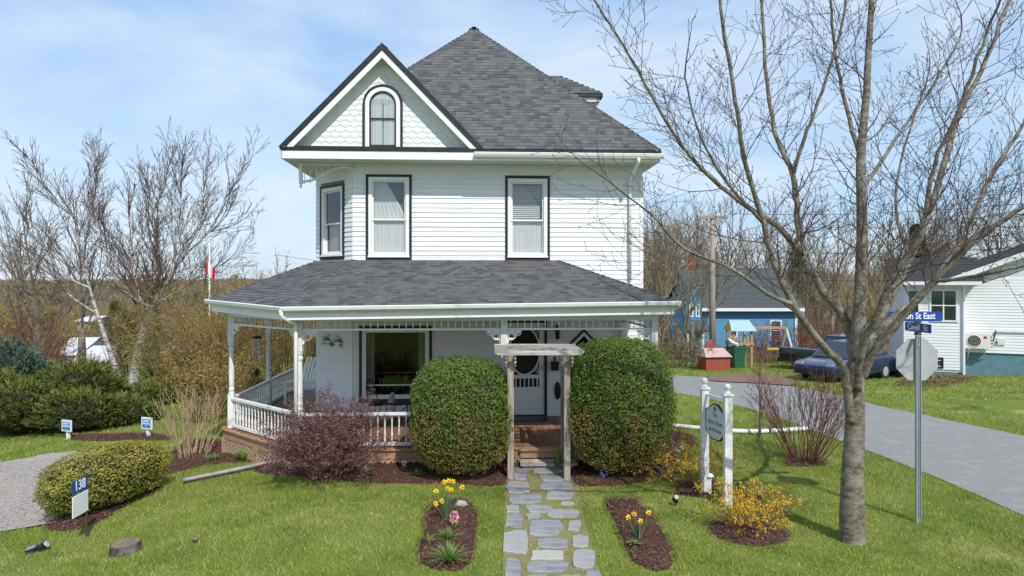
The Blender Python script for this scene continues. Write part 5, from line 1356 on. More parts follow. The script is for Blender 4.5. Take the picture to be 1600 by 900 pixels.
def daffodils(label, base, heads, h, seed, leaves=26):
    t = thing("daffodil_clump", label, "flowers", base); rng = random.Random(seed)
    tuft("leaves", None, (0, 0, 0), leaves, h * .85, .016, M['daffleaf'], seed, .25, t, lean=.35)
    for i, (dx, dy, hh) in enumerate(heads):
        mb = MB(); mb.tube([(dx * .2, dy * .2, 0), (dx * .7, dy * .7, hh * .6), (dx, dy, hh)], .005, 5); s_ = mb.build("flower_stalk", M['daffleaf'], t)
        mb = MB(); c = Vector((dx, dy, hh)); fd = Vector((rng.uniform(-.5, .5), -1, rng.uniform(-.1, .3))).normalized(); u = fd.orthogonal().normalized(); v = fd.cross(u)
        for k in range(6):
            a = k * math.pi / 3; r_ = u * math.cos(a) + v * math.sin(a); q = u * math.cos(a + 1.57) + v * math.sin(a + 1.57)
            mb.add([c, c + r_ * .022 + q * .014 + fd * .004, c + r_ * .045 - fd * .004, c + r_ * .022 - q * .014 + fd * .004], ((0, 1, 2, 3),))
        mb.build("petals", M['daffodil'], s_)
        mb = MB(); mb.tube([c, c + fd * .014, c + fd * .028], [.010, .012, .017], 8, False); mb.build("trumpet", M['trumpet'], s_)
def at_bed(px, py): p = G(px, py); return (p.x, p.y, p.z + .06)
daffodils("tall daffodil clump at the head of the left flower bed", at_bed(697, 817), [(-.03, .03, .50), (.03, .05, .51), (.09, .05, .50), (-.14, 0, .38), (.02, 0, .42), (.22, .04, .42), (.07, .0, .40), (-.05, -.05, .26), (-.14, -.04, .22)], .45, 1, 40)
daffodils("short daffodil clump in the right flower bed", at_bed(998, 848), [(-.13, .02, .26), (-.05, .05, .29), (.02, -.02, .22), (.13, .02, .32)], .30, 2, 34)
def blossom_head(label, base, mats, n, r, h, seed, leafn=14, name="hyacinth"):
    t = thing(name, label, "flower", base); rng = np.random.default_rng(seed)
    tuft("leaves", None, (0, 0, 0), leafn, h * .9, .02, M['leaf'], seed, .5, t, lean=.6)
    P = rng.normal(0, 1, (n, 3)); P /= np.linalg.norm(P, axis=1)[:, None]; P = P * np.array([r, r, r * 1.5]); nr = P.copy(); P[:, 2] += h
    np_mesh("petals", leaf_cards(P, nr, .018, rng, .5, .6), 4, mats, t, rng.random(n)); return t
blossom_head("pink blossoms behind the leafy tufts in the left flower bed", at_bed(710, 832), M['pink'], 90, .055, .14, 3)
blossom_head("single pink hyacinth in the mulch beside the left yew", at_bed(758, 748), M['pink'], 70, .04, .17, 4)
blossom_head("small violet flowers at the foot of the right yew", at_bed(943, 752), M['violet'], 60, .06, .08, 5, 20, "pansy")
blossom_head("pale flower with light leaves in the mulch before the porch lattice", at_bed(632, 742), M['white'], 40, .035, .14, 6, 10)
for (px, py, n, h_, w, lab, sd) in ((703, 885, 110, .26, .016, "arching green leaf tuft at the front of the left flower bed", 11), (700, 850, 120, .17, .012, "feathery grey-green tuft in the middle of the left flower bed", 12), (668, 852, 24, .12, .012, "tiny leaf tuft at the left side of the left flower bed", 13),
        (378, 722, 60, .24, .03, "bright green leaf clump below the porch lattice", 14), (437, 737, 40, .16, .03, "leafy green clump beside the downspout pipe", 15), (572, 745, 30, .16, .02, "yellow-green clump in the mulch before the purple bush", 16), (650, 748, 34, .14, .03, "spreading pale leaves in the mulch before the lattice", 17),
        (685, 748, 16, .20, .018, "upright tulip leaves in the mulch left of the yew", 18), (990, 858, 30, .08, .03, "low leaves at the foot of the right bed's daffodils", 19), (322, 722, 26, .14, .02, "small green shoots by the hydrangea's foot", 20), (335, 722, 30, .14, .02, "second tuft of shoots right of the hydrangea's foot", 21), (1070, 720, 40, .3, .03, "fresh green leaves behind the right yew's foot", 22), (915, 757, 16, .10, .012, "thin shoots in the mulch right of the path's head", 23)):
    tuft("leaf_tuft", lab, at_bed(px, py), n, h_, w, M['leaf'], sd, .7, lean=.9)
g0 = G(300, 607)
for i, (px, py, lab) in enumerate(((225, 612, "left patch of bulb leaves on the far left lawn"), (246, 609, "right patch of bulb leaves on the far left lawn"), (240, 604, "daffodil patch near the birch's foot"))):
    tuft("bulb_patch", lab, G(px, py), 260, .28, .03, M['leaf'], 60 + i, .6, lean=1.6)

# ---------------------------------------------------------------- garden objects
# weathered arbor over the path
a0 = G(798, 750); AY = a0.y; ax0, ax1 = a0.x, ray(886, 750, AY).x; AB = AY + .78
arbor = thing("garden_arbor", "weathered grey wooden arbor over the path before the steps", "arbor", ((ax0 + ax1) / 2, AY, 0))
ox = (ax0 + ax1) / 2
for x in (ax0 - ox, ax1 - ox):
    for y in (0, .78):
        mb = MB(); w = .052; mb.box(x - w, x + w, y - w, y + w, -.1, 2.12); mb.build("post", M['weatheredpost'], arbor)
    for s_ in (-1, 1):
        mb = MB(); xx = x + s_ * .075
        FRS = Fr(xx, 0, 0, 1, 1, 0)
        mb.prism([(-.22, 2.14), (-.22, 2.07), (-.17, 2.05), (-.19, 2.00), (-.12, 1.98), (-.10, 1.93), (.88, 1.93), (.90, 1.98), (.97, 2.0), (.95, 2.05), (1.0, 2.07), (1.0, 2.14)], FRS, -.017, .017); mb.build("side_beam", M['weathered'], arbor)
    for z in (.45, .85, 1.25, 1.62):
        mb = MB(); mb.bar((x, .05, z), (x, .73, z + .02), .03, .05); mb.build("side_rail", M['weatheredpost'], arbor)
    mb = MB(); mb.tube([(x + .03, .76, .75), (x + .03, .55, .98), (x + .03, .40, 1.05), (x + .03, .22, 1.20), (x + .03, .06, 1.45)], .022, 5); mb.build("side_brace", M['weatheredpost'], arbor)
    mb = MB(); mb.tube([(x - .02, .76, .30), (x - .02, .5, .22), (x - .02, .3, .35), (x - .02, .05, .30)], .018, 5); mb.build("side_brace", M['weatheredpost'], arbor)
rr = random.Random(6); xl, xr = ray(771, 545, AY - .1).x - ox, ray(911, 545, AY - .1).x - ox
for i in range(5):
    y = -.24 + i * .31; FRS = Fr(0, y, 1, 0, 0, -1); j = rr.uniform(-.02, .02)
    mb = MB(); mb.prism([(xl + j, 2.215), (xl + .03 + j, 2.16), (xl + .08 + j, 2.142), (xr - .08 + j, 2.142), (xr - .03 + j, 2.16), (xr + j, 2.215)], FRS, -.016, .016); mb.build("top_slat", M['weathered'], arbor)
tuft("vine_leaves", "green climbing leaves at the arbor's right foot", (ax1 - .12, AY + .55, .05), 30, .34, .03, M['leaf'], 77, .3, lean=.4, cat="plant")

# inn sign
sL, sR = G(1101, 771), G(1137, 792); sd = Vector((sR.x - sL.x, sR.y - sL.y, 0)); sl = sd.length; sdn = sd.normalized()
inn = thing("inn_sign", "white two-post garden sign with a pale shaped board and grey lettering", "sign", sL)
def post(pos, h, w, parent, m_):
    mb = MB(); x, y = pos; mb.box(x - w, x + w, y - w, y + w, -.1, h); mb.box(x - w * 1.35, x + w * 1.35, y - w * 1.35, y + w * 1.35, h, h + .025)
    mb.lathe([(w * .8, 0), (w * .9, .02), (.02, .045), (.022, .05), (.045, .075), (.052, .10), (.045, .128), (.02, .146), (.003, .15)], (x, y, h + .025), 12)
    return mb.build("post", m_, parent)
post((0, 0), 1.66, .055, inn, M['whiteworn']); post((sd.x, sd.y), 1.66, .055, inn, M['whiteworn'])
nrm = Vector((sdn.y, -sdn.x, 0)); nrm = nrm if nrm.x < 0 else -nrm
FS = Fr(0, 0, sdn.x, sdn.y, nrm.x, nrm.y)
u0, u1, z0, z1 = .055, sl - .055, .93, 1.47; W_, H_ = u1 - u0, z1 - z0
shape = [(0, .22), (.10, .16), (.28, .0), (.72, 0), (.90, .16), (1, .22), (1, .80), (.88, .83), (.72, .93), (.60, 1.0), (.40, 1.0), (.28, .93), (.12, .83), (0, .80)]
mb = MB(); mb.prism([(u0 + a * W_, z0 + b * H_) for a, b in shape], FS, -.014, .014); mb.build("board", M['signboard'], inn)
big = [(u0 + (a - .5) * W_ * 1.0 + .5 * W_, z0 + (b - .5) * H_ * 1.03 + .5 * H_) for a, b in shape]; sm = [(u0 + .5 * W_ + (a - .5) * W_ * .96, z0 + .5 * H_ + (b - .5) * H_ * .975) for a, b in shape]
mb = MB(); mb.ring(big, sm, FS, -.018, .018); mb.build("board_edge", M['iron'], inn)
mb = MB(); mb.bar(FS(0, 0, 1.58), FS(sl, 0, 1.58), .03, .03); mb.build("top_rail", M['white'], inn)
rz = math.atan2(sdn.y, sdn.x)
for body, zz, size in (("The", 1.31, .105), ("Union House", 1.19, .10), ("Bed & Breakfast", 1.07, .07)):
    text("lettering", body, size, M['greyletter'], inn, FS((u0 + u1) / 2, .0165, zz), (math.pi / 2, 0, rz), sx=.80)
mb = MB(); c = FS((u0 + u1) / 2, .017, 1.405); mb.tube([FS((u0 + u1) / 2 + .035 * math.cos(t), .017, 1.405 + .032 * math.sin(t)) for t in np.linspace(0, 6.28, 15)], .007, 4, False); mb.tube([FS((u0 + u1) / 2 + .015 * math.cos(t), .017, 1.405 + .015 * math.sin(t)) for t in np.linspace(0, 6.28, 11)], .006, 4, False); mb.build("emblem", M['greyletter'], inn)
mb = MB(); mb.bar(FS(.0, .07, .80), FS(.11, .07, .74), .02, .03); mb.build("hook", M['white'], inn)
# small white post light
p = G(1109, 772); t = thing("post_light", "short white garden light between the sign posts", "light", p)
mb = MB(); mb.box(-.02, .02, -.02, .02, -.05, .22); mb.build("stake", M['white'], t)
mb = MB(); mb.lathe([(.03, .22), (.034, .27), (.07, .285), (.05, .31), (.01, .33)], n=8); mb.build("cap", M['white'], t)
# spotlights by the sign
def spot(px, py, label, rz):
    p = G(px, py); t = thing("garden_spotlight", label, "spotlight", p, rz)
    mb = MB(); mb.tube([(0, 0, -.05), (0, 0, .07)], .012, 6); mb.box(-.03, .03, -.02, .02, .05, .08); mb.build("stake", M['plasticblack'], t)
    mb = MB(); d = Vector((.0, -.55, .6)).normalized(); c = Vector((0, .02, .10)); mb.tube([c - d * .05, c - d * .03, c + d * .04, c + d * .055], [.022, .036, .043, .045], 12); h_ = mb.build("lamp_head", M['plasticblack'], t)
    mb = MB(); mb.tube([c + d * .0555, c + d * .068, c + d * .072], [.038, .032, .008], 12); mb.build("lens", M['lens'], h_)
spot(1056, 791, "low spotlight on the lawn left of the sign", 0.3); spot(1187, 784, "low spotlight right of the sign, behind the golden bush", -.3)
# fallen solar spotlight
p = G(60, 862); t = thing("solar_spotlight", "black solar spotlight lying on the lawn at lower left", "spotlight", p, math.radians(25))
mb = MB(); mb.box(-.13, .0, -.07, .07, .07, .085, Matrix.Rotation(-.25, 4, 'Y')); mb.build("panel_case", M['plasticblack'], t)
mb = MB(); mb.box(-.12, -.01, -.06, .06, .0855, .089, Matrix.Rotation(-.25, 4, 'Y')); mb.build("solar_panel", M['solar'], t)
mb = MB(); d = Vector((.75, -.25, .5)).normalized(); c = Vector((.03, -.03, .06)); mb.tube([c - d * .07, c - d * .03, c + d * .06, c + d * .09], [.025, .045, .052, .06], 12); h_ = mb.build("lamp_head", M['plasticblack'], t)
mb = MB(); mb.tube([c + d * .091, c + d * .094], [.048, .046], 12); mb.build("lens", M['lens'], h_)
mb = MB(); mb.tube([(0, 0, .06), (-.02, -.03, .02), (.0, -.08, -.03)], .012, 6); mb.build("stake", M['plasticblack'], t)
# tree stump
p = G(196, 862); t = thing("tree_stump", "low cut tree stump on the front lawn", "stump", p)
mb = MB(); n = 22; ra = [.165 * (1 + .22 * noise.noise((math.cos(a) * 1.5, math.sin(a) * 1.5, 3)) + .10 * noise.noise((math.cos(a) * 5, math.sin(a) * 5, 1))) for a in np.linspace(0, 6.283, n, endpoint=False)]
vv = []
for z, f_ in ((-.05, 1.18), (.03, 1.05), (.08, 1.0), (.115, .98)):
    for i in range(n):
        a = 6.283 * i / n; vv.append((math.cos(a) * ra[i] * f_ * 1.15, math.sin(a) * ra[i] * f_ * .95, z + .02 * math.cos(a - .8) * (z > .1)))
mb.add(vv, [(r_ * n + i, r_ * n + (i + 1) % n, (r_ + 1) * n + (i + 1) % n, (r_ + 1) * n + i) for r_ in range(3) for i in range(n)]); mb.build("bark", M['stumpbark'], t)
mb = MB(); mb.add([(math.cos(6.283 * i / n) * ra[i] * .94 * 1.15, math.sin(6.283 * i / n) * ra[i] * .94 * .95, .1165 + .02 * math.cos(6.283 * i / n - .8)) for i in range(n)] + [(0, 0, .108)], [(i, (i + 1) % n, n) for i in range(n)] + []); mb.build("cut_face", M['cutwood'], t)
mb = MB(); mb.add([(math.cos(6.283 * i / n) * ra[i] * .98 * 1.15, math.sin(6.283 * i / n) * ra[i] * .98 * .95, .1155 + .02 * math.cos(6.283 * i / n - .8)) for i in range(n)] + [(math.cos(6.283 * i / n) * ra[i] * .93 * 1.15, math.sin(6.283 * i / n) * ra[i] * .93 * .95, .117 + .02 * math.cos(6.283 * i / n - .8)) for i in range(n)], [(i, (i + 1) % n, n + (i + 1) % n, n + i) for i in range(n)]); mb.build("bark_rim", M['stumpbark'], t)
# rusty cap of a ground stake
p = G(305, 848); mb = MB(); mb.lathe([(.004, -.06), (.012, .0), (.045, .045), (.05, .06), (.03, .068)], n=7)
o = tag(mb.build("ground_stake", M['cutwood']), "small rusty stake cap on the lawn right of the stump", "stake"); o.location = p
# stone in the left flower bed, and the lone pale stone in the porch bed
def stone(px, py, s, label, seed, dz=.06):
    p = G(px, py); mb = MB(); k = 10; rr = random.Random(seed)
    for j in range(k + 1):
        th = math.pi * j / k
        for i in range(14):
            ph = 2 * math.pi * i / 14; d = Vector((math.sin(th) * math.cos(ph), math.sin(th) * math.sin(ph), math.cos(th))); f_ = 1 + .35 * noise.noise(d * 1.6 + Vector((seed, 0, 0)))
            mb.v.append((d.x * s * f_ * 1.2, d.y * s * f_ * .8, d.z * s * f_ * .85 + s * .4)); mb.t.append(.5)
    for j in range(k):
        for i in range(14):
            i2 = (i + 1) % 14; mb.f.append((j * 14 + i, (j + 1) * 14 + i, (j + 1) * 14 + i2, j * 14 + i2))
    o = tag(mb.build("garden_stone", M['rock'], None, True), label, "stone"); o.location = (p.x, p.y, p.z + dz)
stone(721, 797, .07, "rounded pale stone behind the daffodils in the left bed", 2)
# pipes on the ground
def ground_pipe(name, label, px, r, m_, lift=.0, n=10):
    P = [G(*q) for q in px]; b = P[0].copy(); mb = MB(); pts = catmull([q + Vector((0, 0, r + lift)) - b for q in P], 4); mb.tube(pts, r, n); o = tag(mb.build(name, m_, None, True), label, "pipe"); o.location = b; return pts, o
pts, o = ground_pipe("drain_pipe", "long white drain pipe lying across the right lawn", [(1040, 667), (1090, 672), (1150, 677), (1200, 677), (1262, 673)], .05, M['pvc'])
mb = MB()
for i in (5, 12): mb.tube([pts[i] + (pts[i + 1] - pts[i]) * .0, pts[i] + (pts[i + 1] - pts[i]).normalized() * .05], .054, 10)
mb.build("coupling", M['plasticblack'], o)
ground_pipe("downspout_extension", "grey downspout extension lying on the mulch and lawn", [(452, 719), (400, 733), (340, 746), (286, 757)], .045, M['greydown'], .03, 4)
# parking signs
for px, py, num, lab in ((107, 686, "1", "left small white-framed blue parking sign by the junipers"), (232, 683, "2", "right small white-framed blue parking sign near the hydrangea")):
    p = G(px, py); t = thing("parking_sign", lab, "sign", p, -.35, "guest parking signs"); k = p.y / F
    mb = MB(); mb.box(-.045, .045, -.03, .03, -.1, .22); mb.build("post", M['white'], t)
    mb = MB(); mb.box(-.17, .17, -.06, -.03, .21, .50); mb.build("board", M['white'], t)
    mb = MB(); mb.box(-.135, .135, -.066, -.0605, .245, .465); mb.build("panel", M['parkblue'], t)
    for body, zz, sz in (("GUEST", .415, .075), ("PARKING", .345, .062), (num, .280, .06)): text("lettering", body, sz, M['lettering'], t, (0, -.069, zz), (math.pi / 2, 0, 0), bold=.001)
# house number sign 138
p = G(135, 839); t = thing("number_sign", "blue 138 house-number sign with blank white panel on a thin brown post", "sign", p)
mb = MB(); mb.box(-.012, .012, -.012, .012, -.1, .87); mb.box(.013, .03, -.012, .012, -.1, .12); mb.build("post", M['brownmetal'], t)
FN = Fr(.0, 0, 0, 1, 1, 0)
mb = MB(); mb.prism([(-.33, .70), (.0, .69), (.0, .87), (-.33, .87)], FN, .014, .018); mb.build("number_plate", M['blue'], t)
text("lettering", "138", .19, M['lettering'], t, (.0195, -.165, .785), (math.pi / 2, 0, math.pi / 2), sx=.85, bold=.003)
mb = MB(); mb.prism([(-.33, .37), (.0, .38), (.0, .67), (-.33, .66)], FN, .014, .026); mb.build("blank_panel", M['white'], t)
# stop sign seen from behind with two street-name plates
p = G(1434, 816); t = thing("stop_sign", "back of an octagonal stop sign on a perforated steel pole", "sign", p)
mb = MB(); mb.box(-.028, .028, -.012, .012, -.2, 2.60); mb.box(-.034, -.026, -.03, .012, -.2, 2.60); mb.box(.026, .034, -.03, .012, -.2, 2.60); mb.build("pole", M['steel'], t)
mb = MB()
for i in range(98): mb.box(-.008, .008, -.0145, -.012, .05 + i * .026, .063 + i * .026)
mb.build("perforations", M['plasticblack'], t)
zc = CH - (562 - HY) * p.y / F; R_ = .315
octo = [(R_ * 1.0 * math.cos(math.pi / 8 + i * math.pi / 4), zc + R_ * math.sin(math.pi / 8 + i * math.pi / 4)) for i in range(8)]
FO = Fr(0, .02, 1, 0, 0, -1)
mb = MB(); mb.prism(octo, FO, -.003, .003); mb.build("sign_plate", M['signback'], t)
mb = MB(); mb.prism(octo, FO, -.0055, -.0035); mb.build("sign_face", M['red'], t)
mb = MB()
for z in (zc - .2, zc + .2): mb.tube([(0, -.016, z), (0, -.03, z)], .012, 6)
mb.build("bolt", M['steel'], t)
zu0, zu1 = CH - (502 - HY) * p.y / F, CH - (487 - HY) * p.y / F
mb = MB(); mb.box(-.42, .335, -.004, .004, zu0, zu1); pl_ = mb.build("street_plate", M['blue'], t)
text("lettering", "Union St East", .125, M['lettering'], t, (-.04, -.0065, (zu0 + zu1) / 2 + .005), (math.pi / 2, 0, 0), bold=.002, sx=.82)
zc0, zc1 = CH - (518.5 - HY) * p.y / F, CH - (505 - HY) * p.y / F
mr_ = Matrix.Rotation(math.radians(-91), 4, 'Z')
mb = MB(); mb.box(-.31, .31, -.004, .004, zc0, zc1, mr_); mb.build("street_plate", M['blue'], t)
n_ = mr_ @ Vector((0, -1, 0))
for body, off in (("Cavell", -.09), ("St", .19)):
    text("lettering", body, .12, M['lettering'], t, Vector((0, 0, (zc0 + zc1) / 2)) + n_ * .0065 + mr_ @ Vector((off, 0, 0)), (math.pi / 2, 0, math.radians(-91)), bold=.002)
mb = MB(); mb.box(-.04, .04, -.02, .02, zc1, zu0); mb.box(-.04, .04, -.02, .02, zc0 - .05, zc0); mb.build("plate_bracket", M['brownmetal'], t)
# flagpole
p = ray(327, 560, 27.0); p.z = ground_z(p.x, p.y); t = thing("flagpole", "thin white flagpole beyond the porch", "flagpole", p); zt = CH - (378 - HY) * 27 / F - p.z
mb = MB(); mb.tube([(0, 0, -.1), (0, 0, zt * .6), (0, 0, zt)], [.04, .035, .02], 8); mb.lathe([(.02, 0), (.05, .04), (.03, .09), (.005, .1)], (0, 0, zt), 8); mb.build("pole", M['pvc'], t, True)
mb = MB(); mb.tube([(.04, -.02, .9), (.05, -.03, zt - .1)], .008, 4); mb.build("halyard", M['pvc'], t)
f0 = CH - (410 - HY) * 27 / F - p.z; f1 = CH - (437 - HY) * 27 / F - p.z
fl = thing("flag", "red and white flag hanging limp on the flagpole", "flag", p); 
for k, (c0, c1, m_) in enumerate(((0, .28, 'red'), (.28, .72, 'flagwhite'), (.72, 1, 'red'))):
    mb = MB(); nu, nz = 6, 7
    for j in range(nz):
        for i in range(nu):
            s_ = c0 + (c1 - c0) * i / (nu - 1); t_ = j / (nz - 1)
            mb.v.append((-.16 + .40 * s_ * (1 - .1 * t_) + .02 * math.sin(s_ * 25), .05 * math.sin(s_ * 19 + t_), f0 - (f0 - f1) * (.62 * t_ + .38 * s_ ** 1.4))); mb.t.append(.5)
    for j in range(nz - 1):
        for i in range(nu - 1): q = j * nu + i; mb.f.append((q, q + 1, q + nu + 1, q + nu))
    mb.build("flag_panel", M[m_], fl, True)
# things on the porch (house frame)
HM = Matrix.Translation((0, HD, 0)) @ Matrix.Rotation(HYAW, 4, 'Z')
def on_porch(name, label, cat, x, y, rz=0):
    w = HM @ Vector((x, y, ZF)); return thing(name, label, cat, w, HYAW + rz)
t = on_porch("bistro_table", "round dark metal table on the porch below the big window", "table", hx(620, -.75), -.75); hT = hz(620, 629, -.75) - ZF
mb = MB(); mb.lathe([(.28, hT - .02), (.30, hT - .012), (.30, hT), (.27, hT + .004)], n=24); mb.build("tabletop", M['brownmetal'], t)
for k in range(3):
    a = k * 2.094 + .4; mb = MB(); mb.tube([(math.cos(a) * r_, math.sin(a) * r_, z) for r_, z in ((.24, hT - .02), (.20, hT - .12), (.08, hT * .55), (.06, hT * .4), (.22, .08), (.25, 0))], .011, 5); mb.build("leg", M['iron'], t)
w = HM @ Vector((hx(612, -.75), -.75, ZF + hT + .004)); mb = MB(); mb.lathe([(.085, 0), (.09, .02), (.06, .04), (.075, .09), (.05, .13), (.02, .15)], n=12); mb.lathe([(.03, .0), (.045, .04), (.03, .08), (.005, .09)], (.02, 0, .13), 10)
o = tag(mb.build("table_ornament", M['rock'], None, True), "small grey stone ornament on the porch table", "ornament"); o.location = w
def bistro_chair(label, x, y, rz, m_):
    t = on_porch("porch_chair", label, "chair", x, y, rz)
    mb = MB(); mb.lathe([(.19, .43), (.2, .44), (.2, .455), (.18, .46)], n=16); mb.build("seat", m_, t)
    for k in range(4):
        a = .785 + k * 1.571; mb = MB(); mb.tube([(math.cos(a) * .18, math.sin(a) * .18, .43), (math.cos(a) * .21, math.sin(a) * .21, 0)], .011, 5); mb.build("leg", m_, t)
    mb = MB(); mb.tube([(-.18, .08, .44), (-.19, .16, .70), (-.14, .19, .90), (0, .20, .96), (.14, .19, .90), (.19, .16, .70), (.18, .08, .44)], .011, 5); mb.tube([(0, .17, .46), (0, .2, .95)], .008, 4); mb.tube([(-.09, .16, .46), (-.09, .19, .93)], .006, 4); mb.tube([(.09, .16, .46), (.09, .19, .93)], .006, 4); mb.build("backrest", m_, t)
bistro_chair("dark metal chair on the porch left of the round table", hx(590, -.8), -.8, 1.2, M['iron']); bistro_chair("dark metal chair on the porch right of the round table", hx(648, -.7), -.7, -1.3, M['iron'])
t = on_porch("porch_chair", "white slatted chair on the porch beside the brick chimney", "chair", -5.15, 1.7, -.5)
for s_ in (-1, 1):
    mb = MB(); mb.bar((s_ * .27, -.25, 0), (s_ * .27, -.22, .55), .05, .03); mb.build("leg", M['white'], t); mb = MB(); mb.bar((s_ * .27, .30, 0), (s_ * .27, .22, .45), .05, .03); mb.build("leg", M['white'], t)
    mb = MB(); mb.box(s_ * .27 - .05, s_ * .27 + .05, -.3, .35, .55, .575); mb.build("armrest", M['white'], t)
for k in range(5): mb = MB(); mb.bar((-.2 + k * .1, .22, .38), (-.22 + k * .11, .52, 1.12), .075, .02, up=(0, 1, 0)); mb.build("back_slat", M['white'], t)
for k in range(4): mb = MB(); mb.box(-.26, .26, -.24 + k * .12, -.14 + k * .12, .40 - k * .015, .42 - k * .015); mb.build("seat_slat", M['white'], t)
# wind chime under the left eave
w = HM @ Vector((-6.10, 1.35, 0)); w.z = 0; cz = CH - (527 - HY) * (w.y) / F
t = thing("wind_chime", "dark wind chime with pale tubes hanging from the left porch eave", "wind chime", (w.x, w.y, cz - .9))
mb = MB(); mb.lathe([(.11, .88), (.12, .90), (.10, .92), (.02, .95)], n=12); mb.tube([(0, 0, .94), (0, 0, 2.93 - cz + .86)], .004, 4); mb.build("top_disc", M['iron'], t)
for k in range(6): a = k * 1.047; mb = MB(); mb.tube([(math.cos(a) * .085, math.sin(a) * .085, .22 + .05 * k), (math.cos(a) * .085, math.sin(a) * .085, .88)], .013, 6); mb.build("chime_tube", M['steel'], t)
mb = MB(); mb.tube([(0, 0, .1), (0, 0, .9)], .003, 4); mb.lathe([(.01, -.12), (.05, -.06), (.055, .0), (.03, .06), (.01, .08)], (0, 0, .08), 8); mb.build("wind_sail", M['iron'], t)
# eave lamp at the porch's left corner
mb = MB(); mb.lathe([(.03, .1), (.055, .06), (.05, -.03), (.03, -.05)], (-6.22, -.75, 2.72), 8); mb.box(-6.25, -6.0, -.78, -.72, 2.78, 2.80); mb.build("eave_lamp", M['white'], house)

# ---------------------------------------------------------------- neighbours, vehicles, background
M['blueside'] = mat("blue_siding", (0.085, 0.29, 0.45), (0.07, 0.25, 0.40), 3, 0.6, (.5, .5, 6))
M['greenroof'] = mat("grey_green_shingles", (0.085, 0.10, 0.10), (0.06, 0.07, 0.072), 9, 0.95, bump=.3)
M['darkroof'] = mat("dark_shingles", (0.06, 0.055, 0.06), (0.04, 0.038, 0.042), 9, 0.95, bump=.3)
M['vinyl'] = mat("white_vinyl_siding", (0.78, 0.78, 0.80), (0.72, 0.73, 0.75), 2, 0.5)
M['tealwall'] = mat("teal_foundation", (0.12, 0.24, 0.28), (0.09, 0.19, 0.23), 4, 0.8, bump=.2)
M['redwood'] = mat("red_painted_wood", (0.40, 0.085, 0.06), (0.30, 0.06, 0.045), 6, 0.8, (4, 4, .5), .2)
M['pinkroof'] = mat("faded_pink_roof", (0.50, 0.36, 0.35), (0.40, 0.28, 0.27), 6, 0.8)
M['binplastic'] = mat("green_bin_plastic", (0.02, 0.10, 0.055), (0.025, 0.12, 0.065), 6, 0.45)
M['playroof'] = mat("pale_blue_tarp", (0.34, 0.50, 0.56), (0.28, 0.44, 0.50), 4, 0.5)
M['yellow'] = mat("yellow_plastic", (0.62, 0.42, 0.03), None, 4, 0.5)
M['pole'] = mat("utility_pole_wood", (0.36, 0.30, 0.25), (0.25, 0.20, 0.17), 5, 0.9, (3, 3, .3), .3)
M['carblue'] = mat("blue_car_paint", (0.012, 0.026, 0.075), (0.014, 0.03, 0.085), 3, 0.25, coat=1.0, metal=.3)
M['cardark'] = mat("dark_teal_car_paint", (0.006, 0.022, 0.028), (0.008, 0.026, 0.032), 3, 0.25, coat=1.0, metal=.3)
M['carglass'] = mat("car_glass", (0.02, 0.025, 0.03), None, 3, 0.05, spec=.9)
M['tyre'] = mat("tyre_rubber", (0.015, 0.015, 0.016), (0.022, 0.022, 0.022), 9, 0.85)
M['whiteroof'] = mat("pale_metal_roof", (0.66, 0.67, 0.70), (0.58, 0.59, 0.62), 3, 0.5)
M['tanwall'] = mat("tan_wall", (0.42, 0.36, 0.28), (0.36, 0.31, 0.24), 3, 0.7)
M['brownroof'] = mat("red_brown_roof", (0.24, 0.14, 0.11), (0.19, 0.11, 0.09), 3, 0.8)
M['acwhite'] = mat("appliance_white", (0.72, 0.71, 0.66), (0.68, 0.67, 0.62), 5, 0.4)
M['wood2'] = mat("far_twigs", (0.195, 0.168, 0.140), (0.140, 0.118, 0.100), .6, 0.9, tint=(0.33, 0.25, 0.07))
M['pinetree'] = mat("far_evergreen", (0.035, 0.055, 0.022), (0.055, 0.08, 0.03), 1, 0.9, tint=(0.09, 0.11, 0.04))

def siding_rows(mb, fr, u0, u1, z0, z1, step, holes=()):
    z = z0
    while z < z1 - .01:
        zt_ = min(z + step, z1)
        for p, q in minus(u0, u1, [(h[0], h[1]) for h in holes if h[2] < zt_ - .02 and h[3] > z + .02]):
            mb.add([fr(p, 0, z), fr(q, 0, z), fr(q, .022, z), fr(p, .022, z), fr(p, 0, zt_), fr(q, 0, zt_), fr(q, .006, zt_), fr(p, .006, zt_)], ((0, 1, 2, 3), (7, 6, 5, 4), (3, 2, 6, 7), (0, 4, 5, 1), (0, 3, 7, 4), (1, 5, 6, 2)))
        z = zt_
def simple_window(parent, fr, u0, u1, z0, z1, mull=0, m_=None):
    mb = MB(); mb.ring(rect(u0, u1, z0, z1), rect(u0 + .07, u1 - .07, z0 + .07, z1 - .07), fr, -.02, .05)
    w = mb.build("window", m_ or M['white'], parent)
    mb = MB(); mb.fb(fr, u0 + .06, u1 - .06, -.02, .018, z0 + .06, z1 - .06); mb.build("pane", M['carglass'], w)
    mb = MB()
    for k in range(mull): u = u0 + (u1 - u0) * (k + 1) / (mull + 1); mb.fb(fr, u - .025, u + .025, .0, .04, z0 + .06, z1 - .06)
    mb.fb(fr, u0 + .06, u1 - .06, .0, .035, (z0 + z1) / 2 - .02, (z0 + z1) / 2 + .02); mb.build("muntin", m_ or M['white'], w)
    return w
